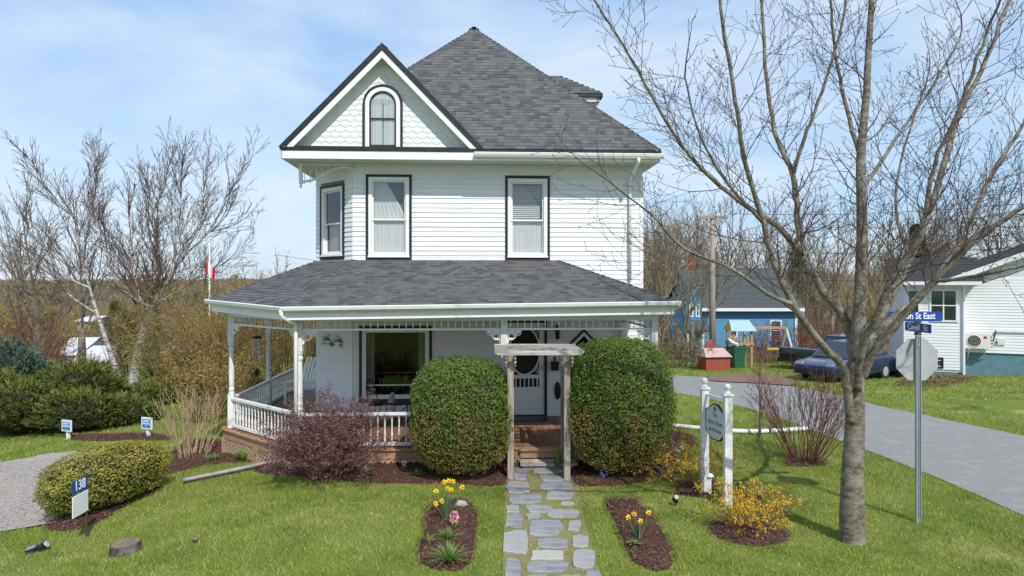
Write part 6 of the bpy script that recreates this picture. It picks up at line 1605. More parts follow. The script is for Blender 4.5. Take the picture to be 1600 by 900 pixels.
def roof_rows(mb, a, b, c, d, step=.25):
    """shingle courses on a far roof between eave a-b and ridge d-c"""
    a, b, c, d = map(Vector, (a, b, c, d)); n = (b - a).cross(d - a).normalized(); n = n if n.z > 0 else -n; L = (d - a).length; k = max(2, int(L / step))
    for j in range(k):
        t0, t1 = j / k, (j + 1) / k + .01
        p, q, r_, s_ = a.lerp(d, t0), b.lerp(c, t0), b.lerp(c, t1), a.lerp(d, t1)
        mb.tint = RS.random(); mb.add([p + n * .03, q + n * .03, r_ + n * .006, s_ + n * .006, p - n * .05, q - n * .05], ((0, 1, 2, 3), (4, 5, 1, 0)))

# blue house
Yb_ = 40.0; bx0, bx1 = ray(1088, 0, Yb_).x, ray(1245, 0, Yb_).x; gz_ = ground_z(bx0, Yb_)
bh = thing("blue_house", "blue clapboard house with grey-green roof beyond the road", "house", (bx0, Yb_, gz_))
Wb = bx1 - bx0; ze = CH - (478 - HY) * Yb_ / F - gz_; zr = CH - (421 - HY) * (Yb_ + 3.2) / F - gz_
mb = MB(); mb.box(0, Wb, .0, 6.4, -.5, ze); mb.add([(0, 0, ze), (0, 3.2, zr), (0, 6.4, ze), (Wb, 0, ze), (Wb, 3.2, zr), (Wb, 6.4, ze)], ((0, 1, 2), (5, 4, 3))); mb.build("wall", M['blueside'], bh)
FB = Fr(0, 0, 1, 0, 0, -1); mb = MB(); siding_rows(mb, FB, 0, Wb, -.4, ze, .13); mb.build("clapboard_siding", M['blueside'], bh, kind="stuff")
mb = MB(); roof_rows(mb, (-.25, -.35, ze - .15), (Wb + .3, -.35, ze - .15), (Wb + .3, 3.2, zr + .05), (-.25, 3.2, zr + .05)); roof_rows(mb, (Wb + .3, 6.75, ze - .15), (-.25, 6.75, ze - .15), (-.25, 3.2, zr + .05), (Wb + .3, 3.2, zr + .05)); rf = mb.build("roof", M['greenroof'], bh)
mb = MB(); mb.box(.35, .75, 3.0, 3.4, zr - .3, zr + .55); mb.box(.30, .80, 2.95, 3.45, zr + .55, zr + .65); mb.build("chimney", M['brick'], rf)
mb = MB(); mb.box(-.25, Wb + .3, -.42, -.36, ze - .30, ze - .12); mb.box(Wb - .12, Wb + .03, -.05, -.02, -.4, ze - .2); mb.build("white_trim", M['white'], bh)
simple_window(bh, FB, ray(1203, 0, Yb_).x - bx0, ray(1221, 0, Yb_).x - bx0, .7, 1.95); simple_window(bh, FB, ray(1140, 0, Yb_).x - bx0, ray(1152, 0, Yb_).x - bx0, .9, 1.95)
# lower porch wing of the blue house on its left
mb = MB(); mb.box(-.9, .0, -1.2, 3, -.5, ze + .2); mb.add([(-.9, -1.2, ze + .2), (-.45, -1.2, ze + 1.5), (0, -1.2, ze + .2)], ((0, 2, 1),)); mb.build("side_wing", M['blueside'], bh)
FW2 = Fr(-.9, -1.2, 1, 0, 0, -1); simple_window(bh, FW2, .15, .38, ze - .6, ze + .15); simple_window(bh, FW2, .52, .75, ze - .6, ze + .15)
mb = MB(); mb.add([(-1.3, -2.6, ze - 1.25), (.3, -2.6, ze - 1.25), (.1, -1.2, ze - .75), (-1.1, -1.2, ze - .75)], ((0, 1, 2, 3),)); mb.box(-1.3, .3, -2.6, -2.5, ze - 1.38, ze - 1.26); mb.build("wing_porch_roof", M['greenroof'], bh)
for x in (-1.15, -.3, .2): mb = MB(); mb.box(x - .05, x + .05, -2.5, -2.4, -.4, ze - 1.3); mb.build("wing_post", M['white'], bh)

# white neighbour house on the right
Yn = 28.5; nx0 = ray(1412, 0, Yn).x; ng = ground_z(nx0 + 4, Yn); nh = thing("white_house", "white vinyl-sided house with teal foundation at the right edge", "house", (nx0, Yn, ng), math.radians(-25))
xs = 2.18; ew = CH - (437 - HY) * Yn / F - ng; fl_ = CH - (548 - HY) * Yn / F - ng
FNn = Fr(0, 0, 1, 0, 0, -1); FG = Fr(0, .5, 1, 0, 0, -1)
wh = (xs - 1.25, xs - .25, ew - 1.75, ew - .4)
mb = MB(); mb.box(.0, xs, .02, 7, .15, ew); mb.box(xs + .001, xs + 9, .52, 9, fl_, ew + .3)
ap_ = (xs + 4.6, ew + 2.0); mb.add([(xs - .3, .52, ew + .1), (ap_[0], .52, ap_[1]), (xs + 9.3, .52, ew + .1), (xs - .3, 9, ew + .1), (ap_[0], 9, ap_[1]), (xs + 9.3, 9, ew + .1)], ((0, 2, 1), (3, 4, 5))); mb.build("wall", M['vinyl'], nh)
mb = MB(); siding_rows(mb, FNn, 0, xs, .25, ew, .12, [wh, (.12, .6, ew - 1.75, ew - .4)]); siding_rows(mb, FG, xs, xs + 9, fl_, ew + .1, .12); mb.build("vinyl_siding", M['vinyl'], nh, kind="stuff")
mb = MB(); mb.box(-.02, xs - .02, .04, 7, -.8, .15); mb.box(xs, xs + 9.02, .54, 9, -.8, fl_ - .002); mb.build("foundation", M['tealwall'], nh)
simple_window(nh, FNn, *wh, mull=1); simple_window(nh, FNn, .12, .6, ew - 1.75, ew - .4); simple_window(nh, FNn, xs - 1.2, xs - .75, .3, .75, m_=M['iron'])
mb = MB(); roof_rows(mb, (-.5, -.45, ew - .1), (xs + .6, -.45, ew - .1), (xs + 1.0, 3.4, ew + 1.0), (-.5, 3.4, ew + 1.0)); roof_rows(mb, (xs - .8, 9.4, ew - .15), (xs - .8, .1, ew - .15), (ap_[0], .1, ap_[1] + .12), (ap_[0], 9.4, ap_[1] + .12)); roof_rows(mb, (xs + 9.8, .1, ew - .15), (xs + 9.8, 9.4, ew - .15), (ap_[0], 9.4, ap_[1] + .12), (ap_[0], .1, ap_[1] + .12)); mb.build("roof", M['darkroof'], nh)
mb = MB(); mb.box(-.5, xs + .5, -.52, -.46, ew - .22, ew - .08); mb.bar((xs - .85, .06, ew - .18), (ap_[0], .06, ap_[1] + .08), .06, .2, up=(0, 0, 1)); mb.bar((xs + 9.85, .06, ew - .18), (ap_[0], .06, ap_[1] + .08), .06, .2); mb.box(-.5, xs, -.44, .0, ew - .12, ew - .1); mb.build("fascia", M['white'], nh)
mb = MB(); mb.tube([(xs - .05, -.06, ew - .2), (xs - .05, -.06, .0), (xs - .1, -.2, -.1)], .05, 6); mb.build("downspout", M['white'], nh)
# heat pump on the wall
hp_ = nh.matrix_basis @ Vector((xs + .02, .50, 0)); zz = CH - (541 - HY) * Yn / F
t = thing("heat_pump", "cream wall-mounted heat pump on the white house", "heat pump", (hp_.x - .17, hp_.y - .38, zz), math.radians(-25))
mb = MB(); mb.box(0, .86, -.0, .32, 0, .62); mb.build("cabinet", M['acwhite'], t)
mb = MB(); mb.tube([(.30 + .24 * math.cos(a), -.012, .31 + .24 * math.sin(a)) for a in np.linspace(0, 6.283, 25)], .014, 5, False)
for r_ in (.06, .12, .18): mb.tube([(.30 + r_ * math.cos(a), -.012, .31 + r_ * math.sin(a)) for a in np.linspace(0, 6.283, 17)], .006, 4, False)
mb.build("fan_grille", M['acwhite'], t); mb = MB(); mb.lathe([(.235, 0), (.235, .004)], (0, 0, 0), 24); o = mb.build("fan_opening", M['plasticblack'], t); o.rotation_euler = (math.pi / 2, 0, 0); o.location = (.30, -.001, .31)
mb = MB(); mb.lathe([(.06, 0), (.06, .005)], (0, 0, 0), 14); o = mb.build("emblem", M['red'], t); o.rotation_euler = (math.pi / 2, 0, 0); o.location = (.68, -.001, .46)
for x in (.15, .7): mb = MB(); mb.bar((x, 0, -.02), (x, .42, -.02), .04, .04); mb.bar((x, .05, -.04), (x, .42, -.42), .035, .035); mb.build("wall_bracket", M['acwhite'], t)
mb = MB(); mb.tube([(.86, .2, .3), (1.0, .22, .34), (1.06, .3, .6), (1.12, .38, .72)], .03, 6); mb.tube([(.86, .2, .2), (1.05, .25, .24), (1.2, .38, .25)], .02, 6); mb.build("hose", M['plasticblack'], t)
mb = MB(); mb.box(1.12, 5, .33, .41, .68, .76); mb.build("line_cover", M['white'], t); mb = MB(); mb.box(1.15, 1.42, .35, .41, .16, .40); mb.build("junction_box", M['acwhite'], t)

# vehicles
def car(name, label, p, rz, paint, prof, cabin, L, W, wheels, cat):
    t = thing(name, label, cat, p, rz); FC = Fr(0, 0, 1, 0, 0, -1)
    mb = MB(); n = len(prof); rings = []
    for y, s_, dz in ((-W / 2, .965, 0), (-W / 2 + .05, 1, 0), (W / 2 - .05, 1, 0), (W / 2, .965, 0)):
        rings.append([((x - L / 2) * s_ + L / 2, y, .55 + (z - .55) * s_) for x, z in prof])
    vv = [q for r_ in rings for q in r_]; mb.add(vv, [(k * n + i, k * n + (i + 1) % n, (k + 1) * n + (i + 1) % n, (k + 1) * n + i) for k in range(3) for i in range(n)] + [tuple(reversed(range(n))), tuple(range(3 * n, 4 * n))])
    bo = mb.build("body", paint, t, True); bv = bo.modifiers.new("bevel", 'BEVEL'); bv.width = .07; bv.segments = 3; bv.limit_method = 'ANGLE'; bv.angle_limit = .4
    mb = MB(); (x0, zb), (x1, zt_), (x2, _), (x3, _) = cabin; i_ = .16
    c = [(x0, -W / 2 + .04, zb), (x3, -W / 2 + .04, zb), (x3, W / 2 - .04, zb), (x0, W / 2 - .04, zb), (x1, -W / 2 + i_, zt_), (x2, -W / 2 + i_, zt_), (x2, W / 2 - i_, zt_), (x1, W / 2 - i_, zt_)]
    mb.add(c, MB.BF); mb.add([(x1 - .04, -W / 2 + i_ - .03, zt_ - .01), (x2 + .04, -W / 2 + i_ - .03, zt_ - .01), (x2 + .04, W / 2 - i_ + .03, zt_ - .01), (x1 - .04, W / 2 - i_ + .03, zt_ - .01), (x1 + .08, -W / 2 + i_ + .06, zt_ + .045), (x2 - .08, -W / 2 + i_ + .06, zt_ + .045), (x2 - .08, W / 2 - i_ - .06, zt_ + .045), (x1 + .08, W / 2 - i_ - .06, zt_ + .045)], MB.BF); cb = mb.build("cabin", paint, t); bv = cb.modifiers.new("bevel", 'BEVEL'); bv.width = .035; bv.segments = 2
    def side_pt(u, v, s_):      # u along, v up, on the slanted cabin side
        xa, xb = x0 + (x1 - x0) * v, x3 + (x2 - x3) * v; return Vector((xa + (xb - xa) * u, s_ * (W / 2 - .04 - (i_ - .04) * v + .004), zb + (zt_ - zb) * v))
    for s_ in (-1, 1):
        for ua, ub in ((.06, .46), (.52, .94)):
            mb = MB(); mb.add([side_pt(ua, .10, s_), side_pt(ub, .10, s_), side_pt(ub, .88, s_), side_pt(ua, .88, s_)], ((0, 1, 2, 3),)); mb.build("side_window", M['carglass'], t)
    for xa, xb, nm, sg in ((x0, x1, "rear_window", -1), (x3, x2, "windscreen", 1)):
        q = lambda y, v: Vector((xa + (xb - xa) * v + sg * .006, y * (W / 2 - .1 - .12 * v), zb + (zt_ - zb) * v))
        mb = MB(); mb.add([q(-1, .1), q(1, .1), q(1, .9), q(-1, .9)], ((0, 1, 2, 3),)); mb.build(nm, M['carglass'], t)
    for x in wheels:
        for s_ in (-1, 1):
            mb = MB(); c = Vector((x, s_ * (W / 2 - .09), .32)); mb.tube([c + Vector((0, q, 0)) for q in (-.10, -.09, .09, .10)], [.27, .32, .32, .27], 20); w_ = mb.build("wheel", M['tyre'], t)
            mb = MB(); mb.tube([c + Vector((0, s_ * .101, 0)), c + Vector((0, s_ * .108, 0))], [.19, .14], 14); mb.build("rim", M['steel'], w_)
    for s_ in (-1, 1):
        mb = MB(); mb.box(L - .10, L - .02, s_ * W * .36 - .14, s_ * W * .36 + .14, .66, .80); mb.build("headlight", M['lens'], t)
        mb = MB(); mb.box(.0, .06, s_ * W * .40 - .09, s_ * W * .40 + .09, .68, .92); mb.build("tail_light", M['red'], t)
    mb = MB(); mb.box(-.06, .08, -W / 2 + .05, W / 2 - .05, .38, .56); mb.box(L - .08, L + .06, -W / 2 + .05, W / 2 - .05, .34, .54); mb.build("bumper", M['plasticblack'], t)
    return t
p = Vector((14.9, 27.6, 0)); p.z = ground_z(12.4, 26.4) - .03
car("parked_car", "dark blue parked car behind the bare red bush and maple", p, math.pi + .58, M['carblue'], [(0, .42), (.1, .3), (4.1, .3), (4.25, .45), (4.25, .7), (3.9, .82), (3.1, .92), (.15, .95), (0, .85)], [(.35, .93), (.85, 1.45), (2.3, 1.45), (3.15, .92)], 4.25, 1.72, (.8, 3.4), "car")
p = Vector((12.85, 31.2, 0)); p.z = ground_z(14.5, 29) - .1
car("pickup_truck", "dark teal pickup truck parked left of the white house", p, -.9, M['cardark'], [(0, .5), (.1, .42), (5.0, .42), (5.15, .55), (5.15, .9), (4.9, 1.02), (3.7, 1.08), (2.0, 1.10), (1.98, 1.05), (.0, 1.05)], [(1.95, 1.08), (2.1, 1.66), (3.05, 1.66), (3.65, 1.07)], 5.15, 1.85, (.95, 4.15), "truck")

# red box shed, green bin, playset, swing frame
p = G(1122, 579); t = thing("red_shed", "small faded red wooden bin shed beside the road", "shed", p, .15); s_ = p.y / F
w, h_ = 40 * s_, 22 * s_
mb = MB(); mb.box(-w / 2, w / 2, 0, .9, -.05, h_); mb.build("box", M['redwood'], t)
for k in range(9): mb = MB(); x = -w / 2 + w * (k + .5) / 9; mb.box(x - w / 18 + .006, x + w / 18 - .006, -.018, -.001, 0, h_); mb.build("plank", M['redwood'], t)
mb = MB(); mb.add([(-w / 2 - .06, -.12, h_ - .02), (w / 2 + .06, -.12, h_ - .02), (w / 2 - .1, .45, h_ + .34), (-w / 2 + .1, .45, h_ + .34), (-w / 2 - .06, 1.02, h_ - .02), (w / 2 + .06, 1.02, h_ - .02)], ((0, 1, 2, 3), (5, 4, 3, 2), (4, 0, 3), (1, 5, 2))); mb.build("lid", M['pinkroof'], t)
mb = MB(); mb.add([(-w / 2 - .1, .5, h_), (w * .3, .5, h_), (-.1, .5, h_ + .75)], ((0, 1, 2),)); mb.add([(-w / 2 - .1, .56, h_), (w * .3, .56, h_), (-.1, .56, h_ + .75)], ((0, 2, 1),)); mb.build("back_gable", M['redwood'], t)
p = G(1152, 575); t = thing("wheelie_bin", "dark green wheeled bin right of the red shed", "bin", p, .1)
mb = MB(); mb.add([(-.22, -.25, .03), (.22, -.25, .03), (.22, .25, .03), (-.22, .25, .03), (-.28, -.32, .92), (.28, -.32, .92), (.28, .32, .92), (-.28, .32, .92)], MB.BF); mb.build("body", M['binplastic'], t)
mb = MB(); mb.box(-.30, .30, -.35, .36, .921, .98); mb.build("lid", M['binplastic'], t)
for sx in (-1, 1): mb = MB(); mb.tube([(sx * .24, .25, .1), (sx * .29, .25, .1)], .1, 12); mb.build("wheel", M['tyre'], t)
Yp = 31.0; p = ray(1160, 560, Yp); p.z = ground_z(p.x, p.y); k = Yp / F; t = thing("playset", "wooden play tower with pale blue roof before the blue house", "playset", p)
def zp(py): return CH - (py - HY) * Yp / F - p.z
w = 28 * k
for x in (-w / 2, w / 2):
    for y in (0, .9): mb = MB(); mb.box(x - .05, x + .05, y - .05, y + .05, -.1, zp(517)); mb.build("post", M['rawwood'], t)
mb = MB(); mb.box(-w / 2 - .1, w / 2 + .1, -.1, 1.0, zp(536) - .08, zp(536)); mb.build("platform", M['rawwood'], t)
for k_ in range(6): mb = MB(); x = -w / 2 + w * k_ / 5; mb.box(x - .03, x + .03, -.06, -.03, zp(536), zp(526)); mb.build("railing_slat", M['rawwood'], t)
mb = MB(); mb.add([(-w / 2 - .15, -.2, zp(517)), (w / 2 + .2, -.2, zp(517)), (w / 2 + .05, .45, zp(501)), (-w / 2 - .05, .45, zp(501)), (w / 2 + .2, 1.1, zp(517)), (-w / 2 - .15, 1.1, zp(517))], ((0, 1, 2, 3), (4, 5, 3, 2))); mb.build("roof", M['playroof'], t)
mb = MB(); mb.add([(-w / 2 - .14, -.18, zp(517)), (-w / 2 - .05, .45, zp(501) - .01), (-w / 2 - .14, 1.08, zp(517))], ((0, 1, 2),)); mb.build("gable_panel", M['yellow'], t)
mb = MB(); mb.bar((w / 2, .45, zp(513)), (w / 2 + 1.8, .45, zp(513)), .09, .12); mb.build("swing_beam", M['rawwood'], t)
for x in (.9, 1.4): mb = MB(); mb.tube([(w / 2 + x, .45, zp(513)), (w / 2 + x, .45, zp(546))], .012, 4); mb.build("swing_rope", M['iron'], t)
mb = MB(); mb.box(w / 2 + .88, w / 2 + 1.42, .35, .55, zp(548), zp(545)); mb.build("swing_seat", M['yellow'], t)
mb = MB(); mb.tube([(w / 2 + 1.8, .45, zp(515)), (w / 2 + 2.3, .45, 0)], .05, 6); mb.tube([(w / 2 + 1.8, .5, zp(515)), (w / 2 + 1.9, 1.6, 0)], .05, 6); mb.build("swing_leg", M['white'], t)
mb = MB(); mb.tube([(-w / 2 - .12, .3, zp(519)), (-w / 2 - .16, .2, zp(530)), (-w / 2 - .05, -.1, zp(536)), (-w / 2 + .1, -.3, zp(538))], .09, 6); mb.build("slide", M['acwhite'], t)
# utility pole with wires
Yu = 33.0; p = ray(1113, 570, Yu); p.z = ground_z(p.x, p.y); t = thing("utility_pole", "tall wooden utility pole with crossarm before the blue house", "utility pole", p); zt = CH - (338 - HY) * Yu / F - p.z
mb = MB(); mb.tube([(0, 0, -.2), (0, 0, zt * .5), (0, 0, zt)], [.17, .145, .12], 10); mb.build("pole", M['pole'], t, True)
mb = MB(); mb.box(-.75, .75, -.16, -.04, zt - .12, zt); mb.build("crossarm", M['pole'], t)
for x in (-.68, -.3, .3, .68): mb = MB(); mb.lathe([(.025, 0), (.05, .03), (.05, .09), (.02, .12)], (x, -.1, zt), 8); mb.build("insulator", M['acwhite'], t)
def wire(label, a, b, sag):
    a, b = Vector(a), Vector(b); mb = MB(); mb.tube([a.lerp(b, q) - a + Vector((0, 0, -sag * 4 * q * (1 - q))) for q in np.linspace(0, 1, 15)], .014, 4); o = tag(mb.build("power_line", M['iron']), label, "wire"); o.location = a
top = Vector((p.x, p.y - .1, p.z + zt))
wire("upper overhead wire running right from the utility pole's crossarm", top + Vector((.68, 0, .12)), (32, 24, 8.2), .8); wire("second overhead wire running right below the crossarm wire", top + Vector((.1, 0, -1.6)), (32, 24, 6.4), .9)
wire("low service wire from the utility pole to the right", top + Vector((.1, 0, -2.9)), (32, 25, 5.0), .8); wire("overhead wire running left behind the house", top + Vector((-.1, 0, -2.4)), (-14, 40, 5.0), .7)

# far houses in the valley on the left
def far_house(label, px0, px1, py_eave, py_ridge, py_base, Y, m_roof, m_wall, dep, n_win=3):
    x0, x1 = ray(px0, 0, Y).x, ray(px1, 0, Y).x; zb = CH - (py_base - HY) * Y / F; zE = CH - (py_eave - HY) * Y / F - zb; zR = CH - (py_ridge - HY) * (Y + dep / 2) / F - zb; w = x1 - x0
    t = thing("far_house", label, "house", (x0, Y, zb), .12); mb = MB(); mb.box(0, w, 0, dep, -1.2, zE); mb.add([(0, 0, zE), (0, dep / 2, zR), (0, dep, zE), (w, 0, zE), (w, dep / 2, zR), (w, dep, zE)], ((0, 1, 2), (5, 4, 3))); mb.build("wall", m_wall, t)
    mb = MB(); roof_rows(mb, (-.4, -.5, zE - .1), (w + .4, -.5, zE - .1), (w + .4, dep / 2, zR + .05), (-.4, dep / 2, zR + .05), .6); roof_rows(mb, (w + .4, dep + .5, zE - .1), (-.4, dep + .5, zE - .1), (-.4, dep / 2, zR + .05), (w + .4, dep / 2, zR + .05), .6); mb.build("roof", m_roof, t)
    for k in range(n_win): simple_window(t, Fr(0, 0, 1, 0, 0, -1), w * (k + .35) / n_win, w * (k + .75) / n_win, zE - 1.5, zE - .4)
far_house("far low house with a white roof seen behind the left birch", 120, 172, 563, 541, 580, 52, M['whiteroof'], M['tanwall'], 7)
far_house("far white-roofed house at the left, behind the red bush", 88, 118, 553, 528, 575, 60, M['whiteroof'], M['vinyl'], 7, 2)
far_house("far brown-roofed house right of the birch trunk", 213, 250, 583, 566, 600, 50, M['brownroof'], M['tanwall'], 6, 2)
far_house("distant pale house on the valley's far side", 120, 140, 501, 494, 503, 95, M['whiteroof'], M['tanwall'], 9, 2)

# bare trees: prototypes, then woods and single trees
def proto(seed, h, P, mul=1, r=.075):
    rr = random.Random(seed); mb = MB(); tips = []
    for k in range(mul):
        d = Vector((rr.uniform(-.28, .28) * (mul > 1), rr.uniform(-.28, .28) * (mul > 1), 1)).normalized()
        twig(mb, Vector((rr.uniform(-.2, .2) * (mul > 1), rr.uniform(-.2, .2) * (mul > 1), -.3)), d, h, r, 3, rr, P, tips)
    return mb, tips
TP = dict(levels=3, sides=(2, 3, 3, 5), dens=(0, 2.4, 2.2, 2.2), ang=(.30, .75), ratio=(.34, .62), up=.11, wander=.07, seg=.7, rmin=.009, minlen=.3, first=.22)
PR = [proto(100 + i, 7.0, TP, 1 if i % 2 else 2) for i in range(6)]
def merge(name, items, mat_, kind="stuff", parent=None, leafm=None, leafn=60, leaf=.10, lsel=.4):
    VV, FF, TT, off = [], [], [], 0; rng = np.random.default_rng(len(items)); LP, LT = [], []
    cache = [(np.array(mb.v), np.array([f for f in mb.f if len(f) == 4]), tips) for mb, tips in PR]
    for (i, x, y, z, s, tn) in items:
        v, f, tips = cache[i]; a = rng.uniform(0, 6.283); c, q = math.cos(a), math.sin(a)
        w = v * np.array([s * rng.uniform(.9, 1.25), s * rng.uniform(.9, 1.25), s]); w = np.stack([w[:, 0] * c - w[:, 1] * q + x, w[:, 0] * q + w[:, 1] * c + y, w[:, 2] + z], 1)
        VV.append(w); FF.append(f + off); TT.append(np.full(len(w), tn)); off += len(w)
        if leafm is not None and rng.random() < lsel:
            ix = rng.integers(0, len(tips), leafn); P = np.array([tips[k][0] for k in ix]) * s; P = np.stack([P[:, 0] * c - P[:, 1] * q + x, P[:, 0] * q + P[:, 1] * c + y, P[:, 2] + z], 1)
            LP.append(P + rng.normal(0, .12, P.shape)); LT.append(np.clip(rng.normal(.3, .3, leafn), 0, 1))
    V, F_ = np.concatenate(VV), np.concatenate(FF).astype(np.int32); me = bpy.data.meshes.new(name)
    me.vertices.add(len(V)); me.vertices.foreach_set("co", V.astype(np.float32).ravel()); me.loops.add(F_.size); me.loops.foreach_set("vertex_index", F_.ravel())
    me.polygons.add(len(F_)); me.polygons.foreach_set("loop_start", np.arange(0, F_.size, 4, dtype=np.int32)); me.polygons.foreach_set("loop_total", np.full(len(F_), 4, dtype=np.int32))
    me.attributes.new("tint", 'FLOAT', 'POINT').data.foreach_set("value", np.concatenate(TT).astype(np.float32)); me.update(calc_edges=True)
    o = link(name, me, mat_, parent, False, kind)
    if LP:
        P = np.concatenate(LP); np_mesh(name + "_buds", leaf_cards(P, np.ones_like(P), leaf, rng, 2, .6), 4, leafm, tint=np.concatenate(LT), kind="stuff")
    return o
rb_ = np.random.default_rng(5); BV, BT = [], []
def brush(n, y0, y1, px0, px1, h0, h1, k, w, wid=.9, cap=None):
    for _ in range(n):
        Y = y0 * (y1 / y0) ** rb_.random(); px = rb_.uniform(px0, px1); x = (px - CX) * Y / F; z = ground_z(x, Y); h = rb_.uniform(h0, h1)
        if cap is not None: h = min(h, CH - rb_.uniform(*cap) * Y / F - z)
        if h < .4: continue
        if Y < 66 and (82 < px < 180 or 208 < px < 255): h *= .4
        tn = rb_.random() ** 2
        for j in range(k):
            a = rb_.uniform(0, 6.283); q = rb_.random() ** .7; b0 = rb_.uniform(.0, .55) * h; rx = q * wid * h * .38
            p0 = np.array([x + math.cos(a) * rx * .35, Y + math.sin(a) * rx * .35, z + b0]); p1 = np.array([x + math.cos(a) * rx, Y + math.sin(a) * rx, z + b0 + (h - b0) * rb_.uniform(.55, 1) * (1 - .35 * q * q)]); s_ = np.array([math.cos(a + 1.3), math.sin(a + 1.3) * .3, 0]) * w * Y
            BV.append((p0 - s_, p0 + s_, p1)); BT.append(min(1, max(0, tn + rb_.normal(0, .15))))
brush(420, 38, 110, -80, 480, 2.5, 6.5, 46, .0007, cap=(10, 95))
brush(1500, 110, 420, -100, 520, 5, 10, 22, .0007, cap=(-1, 40))
brush(2600, 420, 2600, -150, 620, 8, 15, 9, .0010, .8)
brush(170, 48, 90, 985, 1720, 2.5, 6, 40, .0006)
brush(900, 110, 500, 900, 1750, 6, 11, 16, .0008)
np_mesh("distant_wood", np.array(BV), 3, M['wood2'], tint=np.array(BT), kind="stuff")
rw = random.Random(77); items = []
for i in range(190):          # valley on the left
    Y = 39 + 150 * rw.random() ** 1.5; px = rw.uniform(-60, 480); x = (px - CX) * Y / F
    if 80 < px < 180 and Y < 64: continue
    if 208 < px < 255 and Y < 54: continue
    z = ground_z(x, Y); s = min(rw.uniform(.75, 1.35), (CH - rw.uniform(6, 60) * Y / F - z) / 7.0)
    items.append((rw.randrange(6), x, Y, z, max(.3, s), rw.random() ** 1.3 * .9))
merge("valley_wood", items, M['wood2'], leafm=M['catkin'], leafn=420, leaf=.10, lsel=.65)
items = []
for i in range(46):           # wood behind the right-hand houses
    Y = rw.uniform(50, 95); px = rw.uniform(985, 1720); x = (px - CX) * Y / F; z = ground_z(x, Y)
    topy = rw.uniform(335, 400) - (45 if px > 1480 else 0); s = (CH - (topy - HY) * Y / F - z) / 7.0
    items.append((rw.randrange(6), x, Y, z, s, rw.random() ** 2 * .5))
for i in range(70):           # brush under it
    Y = rw.uniform(46, 80); px = rw.uniform(985, 1720); x = (px - CX) * Y / F; items.append((rw.randrange(6), x, Y, ground_z(x, Y), rw.uniform(.35, .6), rw.random() * .5))
merge("back_wood", items, M['wood2'], leafm=M['redbud'], leafn=160, leaf=.07, lsel=.4)
# single trees on the right: a clump by the porch corner and trees round the houses
def single(i, px, Y, topy, label, tn, group=None, m_=None):
    x = (px - CX) * Y / F; z = ground_z(x, Y); s = (CH - (topy - HY) * Y / F - z) / 7.0
    t = thing("bare_tree", label, "tree", (x, Y, z), rw.uniform(0, 6)); mb, tips = PR[i]; v = np.array(mb.v) * s
    m2 = MB(); m2.v = [tuple(q) for q in v]; m2.f = mb.f; m2.t = [tn] * len(v); m2.build("crown", m_ or M['wood2'], t)
    m3 = MB(); m3.tube([(0, 0, -.3), (0, 0, 1.2 * s), (0, 0, 2.2 * s)], [.17 * s, .13 * s, .09 * s], 8); m3.build("trunk", M['bark'], t, True)
single(0, 1030, 33, 352, "bare multi-stemmed tree just right of the porch roof corner", .25); single(2, 1058, 36, 362, "bare tree between porch corner and utility pole, second from the house", .15)
single(4, 1082, 35, 372, "slender bare tree left of the utility pole", .1); single(1, 1128, 47, 365, "bare tree rising behind the blue house's chimney", .1); single(3, 1190, 48, 362, "bare tree over the middle of the blue house's roof", .1)
single(5, 1255, 46, 370, "bare tree at the blue house's right end", .2); single(1, 1300, 44, 385, "bare tree between the blue house and the maple", .25); single(3, 1560, 50, 285, "tallest bare tree behind the white house's gable", .1)
single(5, 1500, 47, 345, "bare tree behind the white house's left roof slope", .1); single(0, 1400, 46, 372, "bare tree seen right of the maple's trunk", .15)
for px, Y, h_, lab, sd in ((1042, 31.5, 1.7, "brown brush thicket left of the red shed", 71), (1075, 31, 1.5, "bare bush behind the red shed", 72), (1210, 34, 1.9, "reddish brush before the blue house's wall", 73), (1250, 33.5, 2.0, "reddish brush right of the playset", 74), (1290, 36, 2.2, "bare thicket behind the parked car", 75), (1340, 38, 2.2, "bare thicket left of the white house", 76)):
    x = (px - CX) * Y / F; stem_bush("brush_thicket", lab, (x, Y, ground_z(x, Y)), 46, h_, .75, dict(CP, up=.02, rmin=.007), M['greytwig'] if sd < 73 else M['redtwig'], sd, .014, M['catkin'] if sd < 73 else M['redbud'], 1200, .035, foot=.8)
for px, Y, ty, lab, i, sd in ((58, 37, 320, "bare tree behind the leaning birch, furthest left", 1, 0), (128, 40, 300, "bare tree between the two birches' crowns", 3, 0), (262, 39, 320, "bare tree behind the many-limbed birch's right limbs", 5, 0), (20, 42, 350, "bare tree at the left picture edge", 0, 0), (312, 42, 390, "low bare tree left of the flagpole", 2, 0)): single(i, px, Y, ty, lab, .05)
# evergreens
def pine(label, px, Y, topy, seed, wid=.28):
    x = (px - CX) * Y / F; z = ground_z(x, Y); h = CH - (topy - HY) * Y / F - z; rng = np.random.default_rng(seed); t = thing("evergreen_tree", label, "tree", (x, Y, z))
    n = 4200; q = rng.random(n) ** .7; a = rng.uniform(0, 6.283, n); lay = np.floor(q * 14) / 14; r_ = h * wid * (1 - q) * (.55 + .45 * rng.random(n)) * (1 + .25 * np.sin(a * 3 + lay * 40))
    P = np.stack([np.cos(a) * r_, np.sin(a) * r_, h * (.12 + .88 * q) - r_ * .25], 1); d = np.stack([np.cos(a), np.sin(a), np.full(n, -.15)], 1); sd_ = np.cross(d, rng.normal(0, 1, (n, 3))); sd_ *= (.05 * h / 8) / np.linalg.norm(sd_, axis=1)[:, None]
    np_mesh("crown", np.stack([P - sd_, P + sd_, P + d * (.06 * h)], 1), 3, M['pinetree'], t, rng.random(n))
    mb = MB(); mb.tube([(0, 0, -.3), (0, 0, h * .95)], [.03 * h, .005 * h], 7); mb.build("trunk", M['bark'], t)
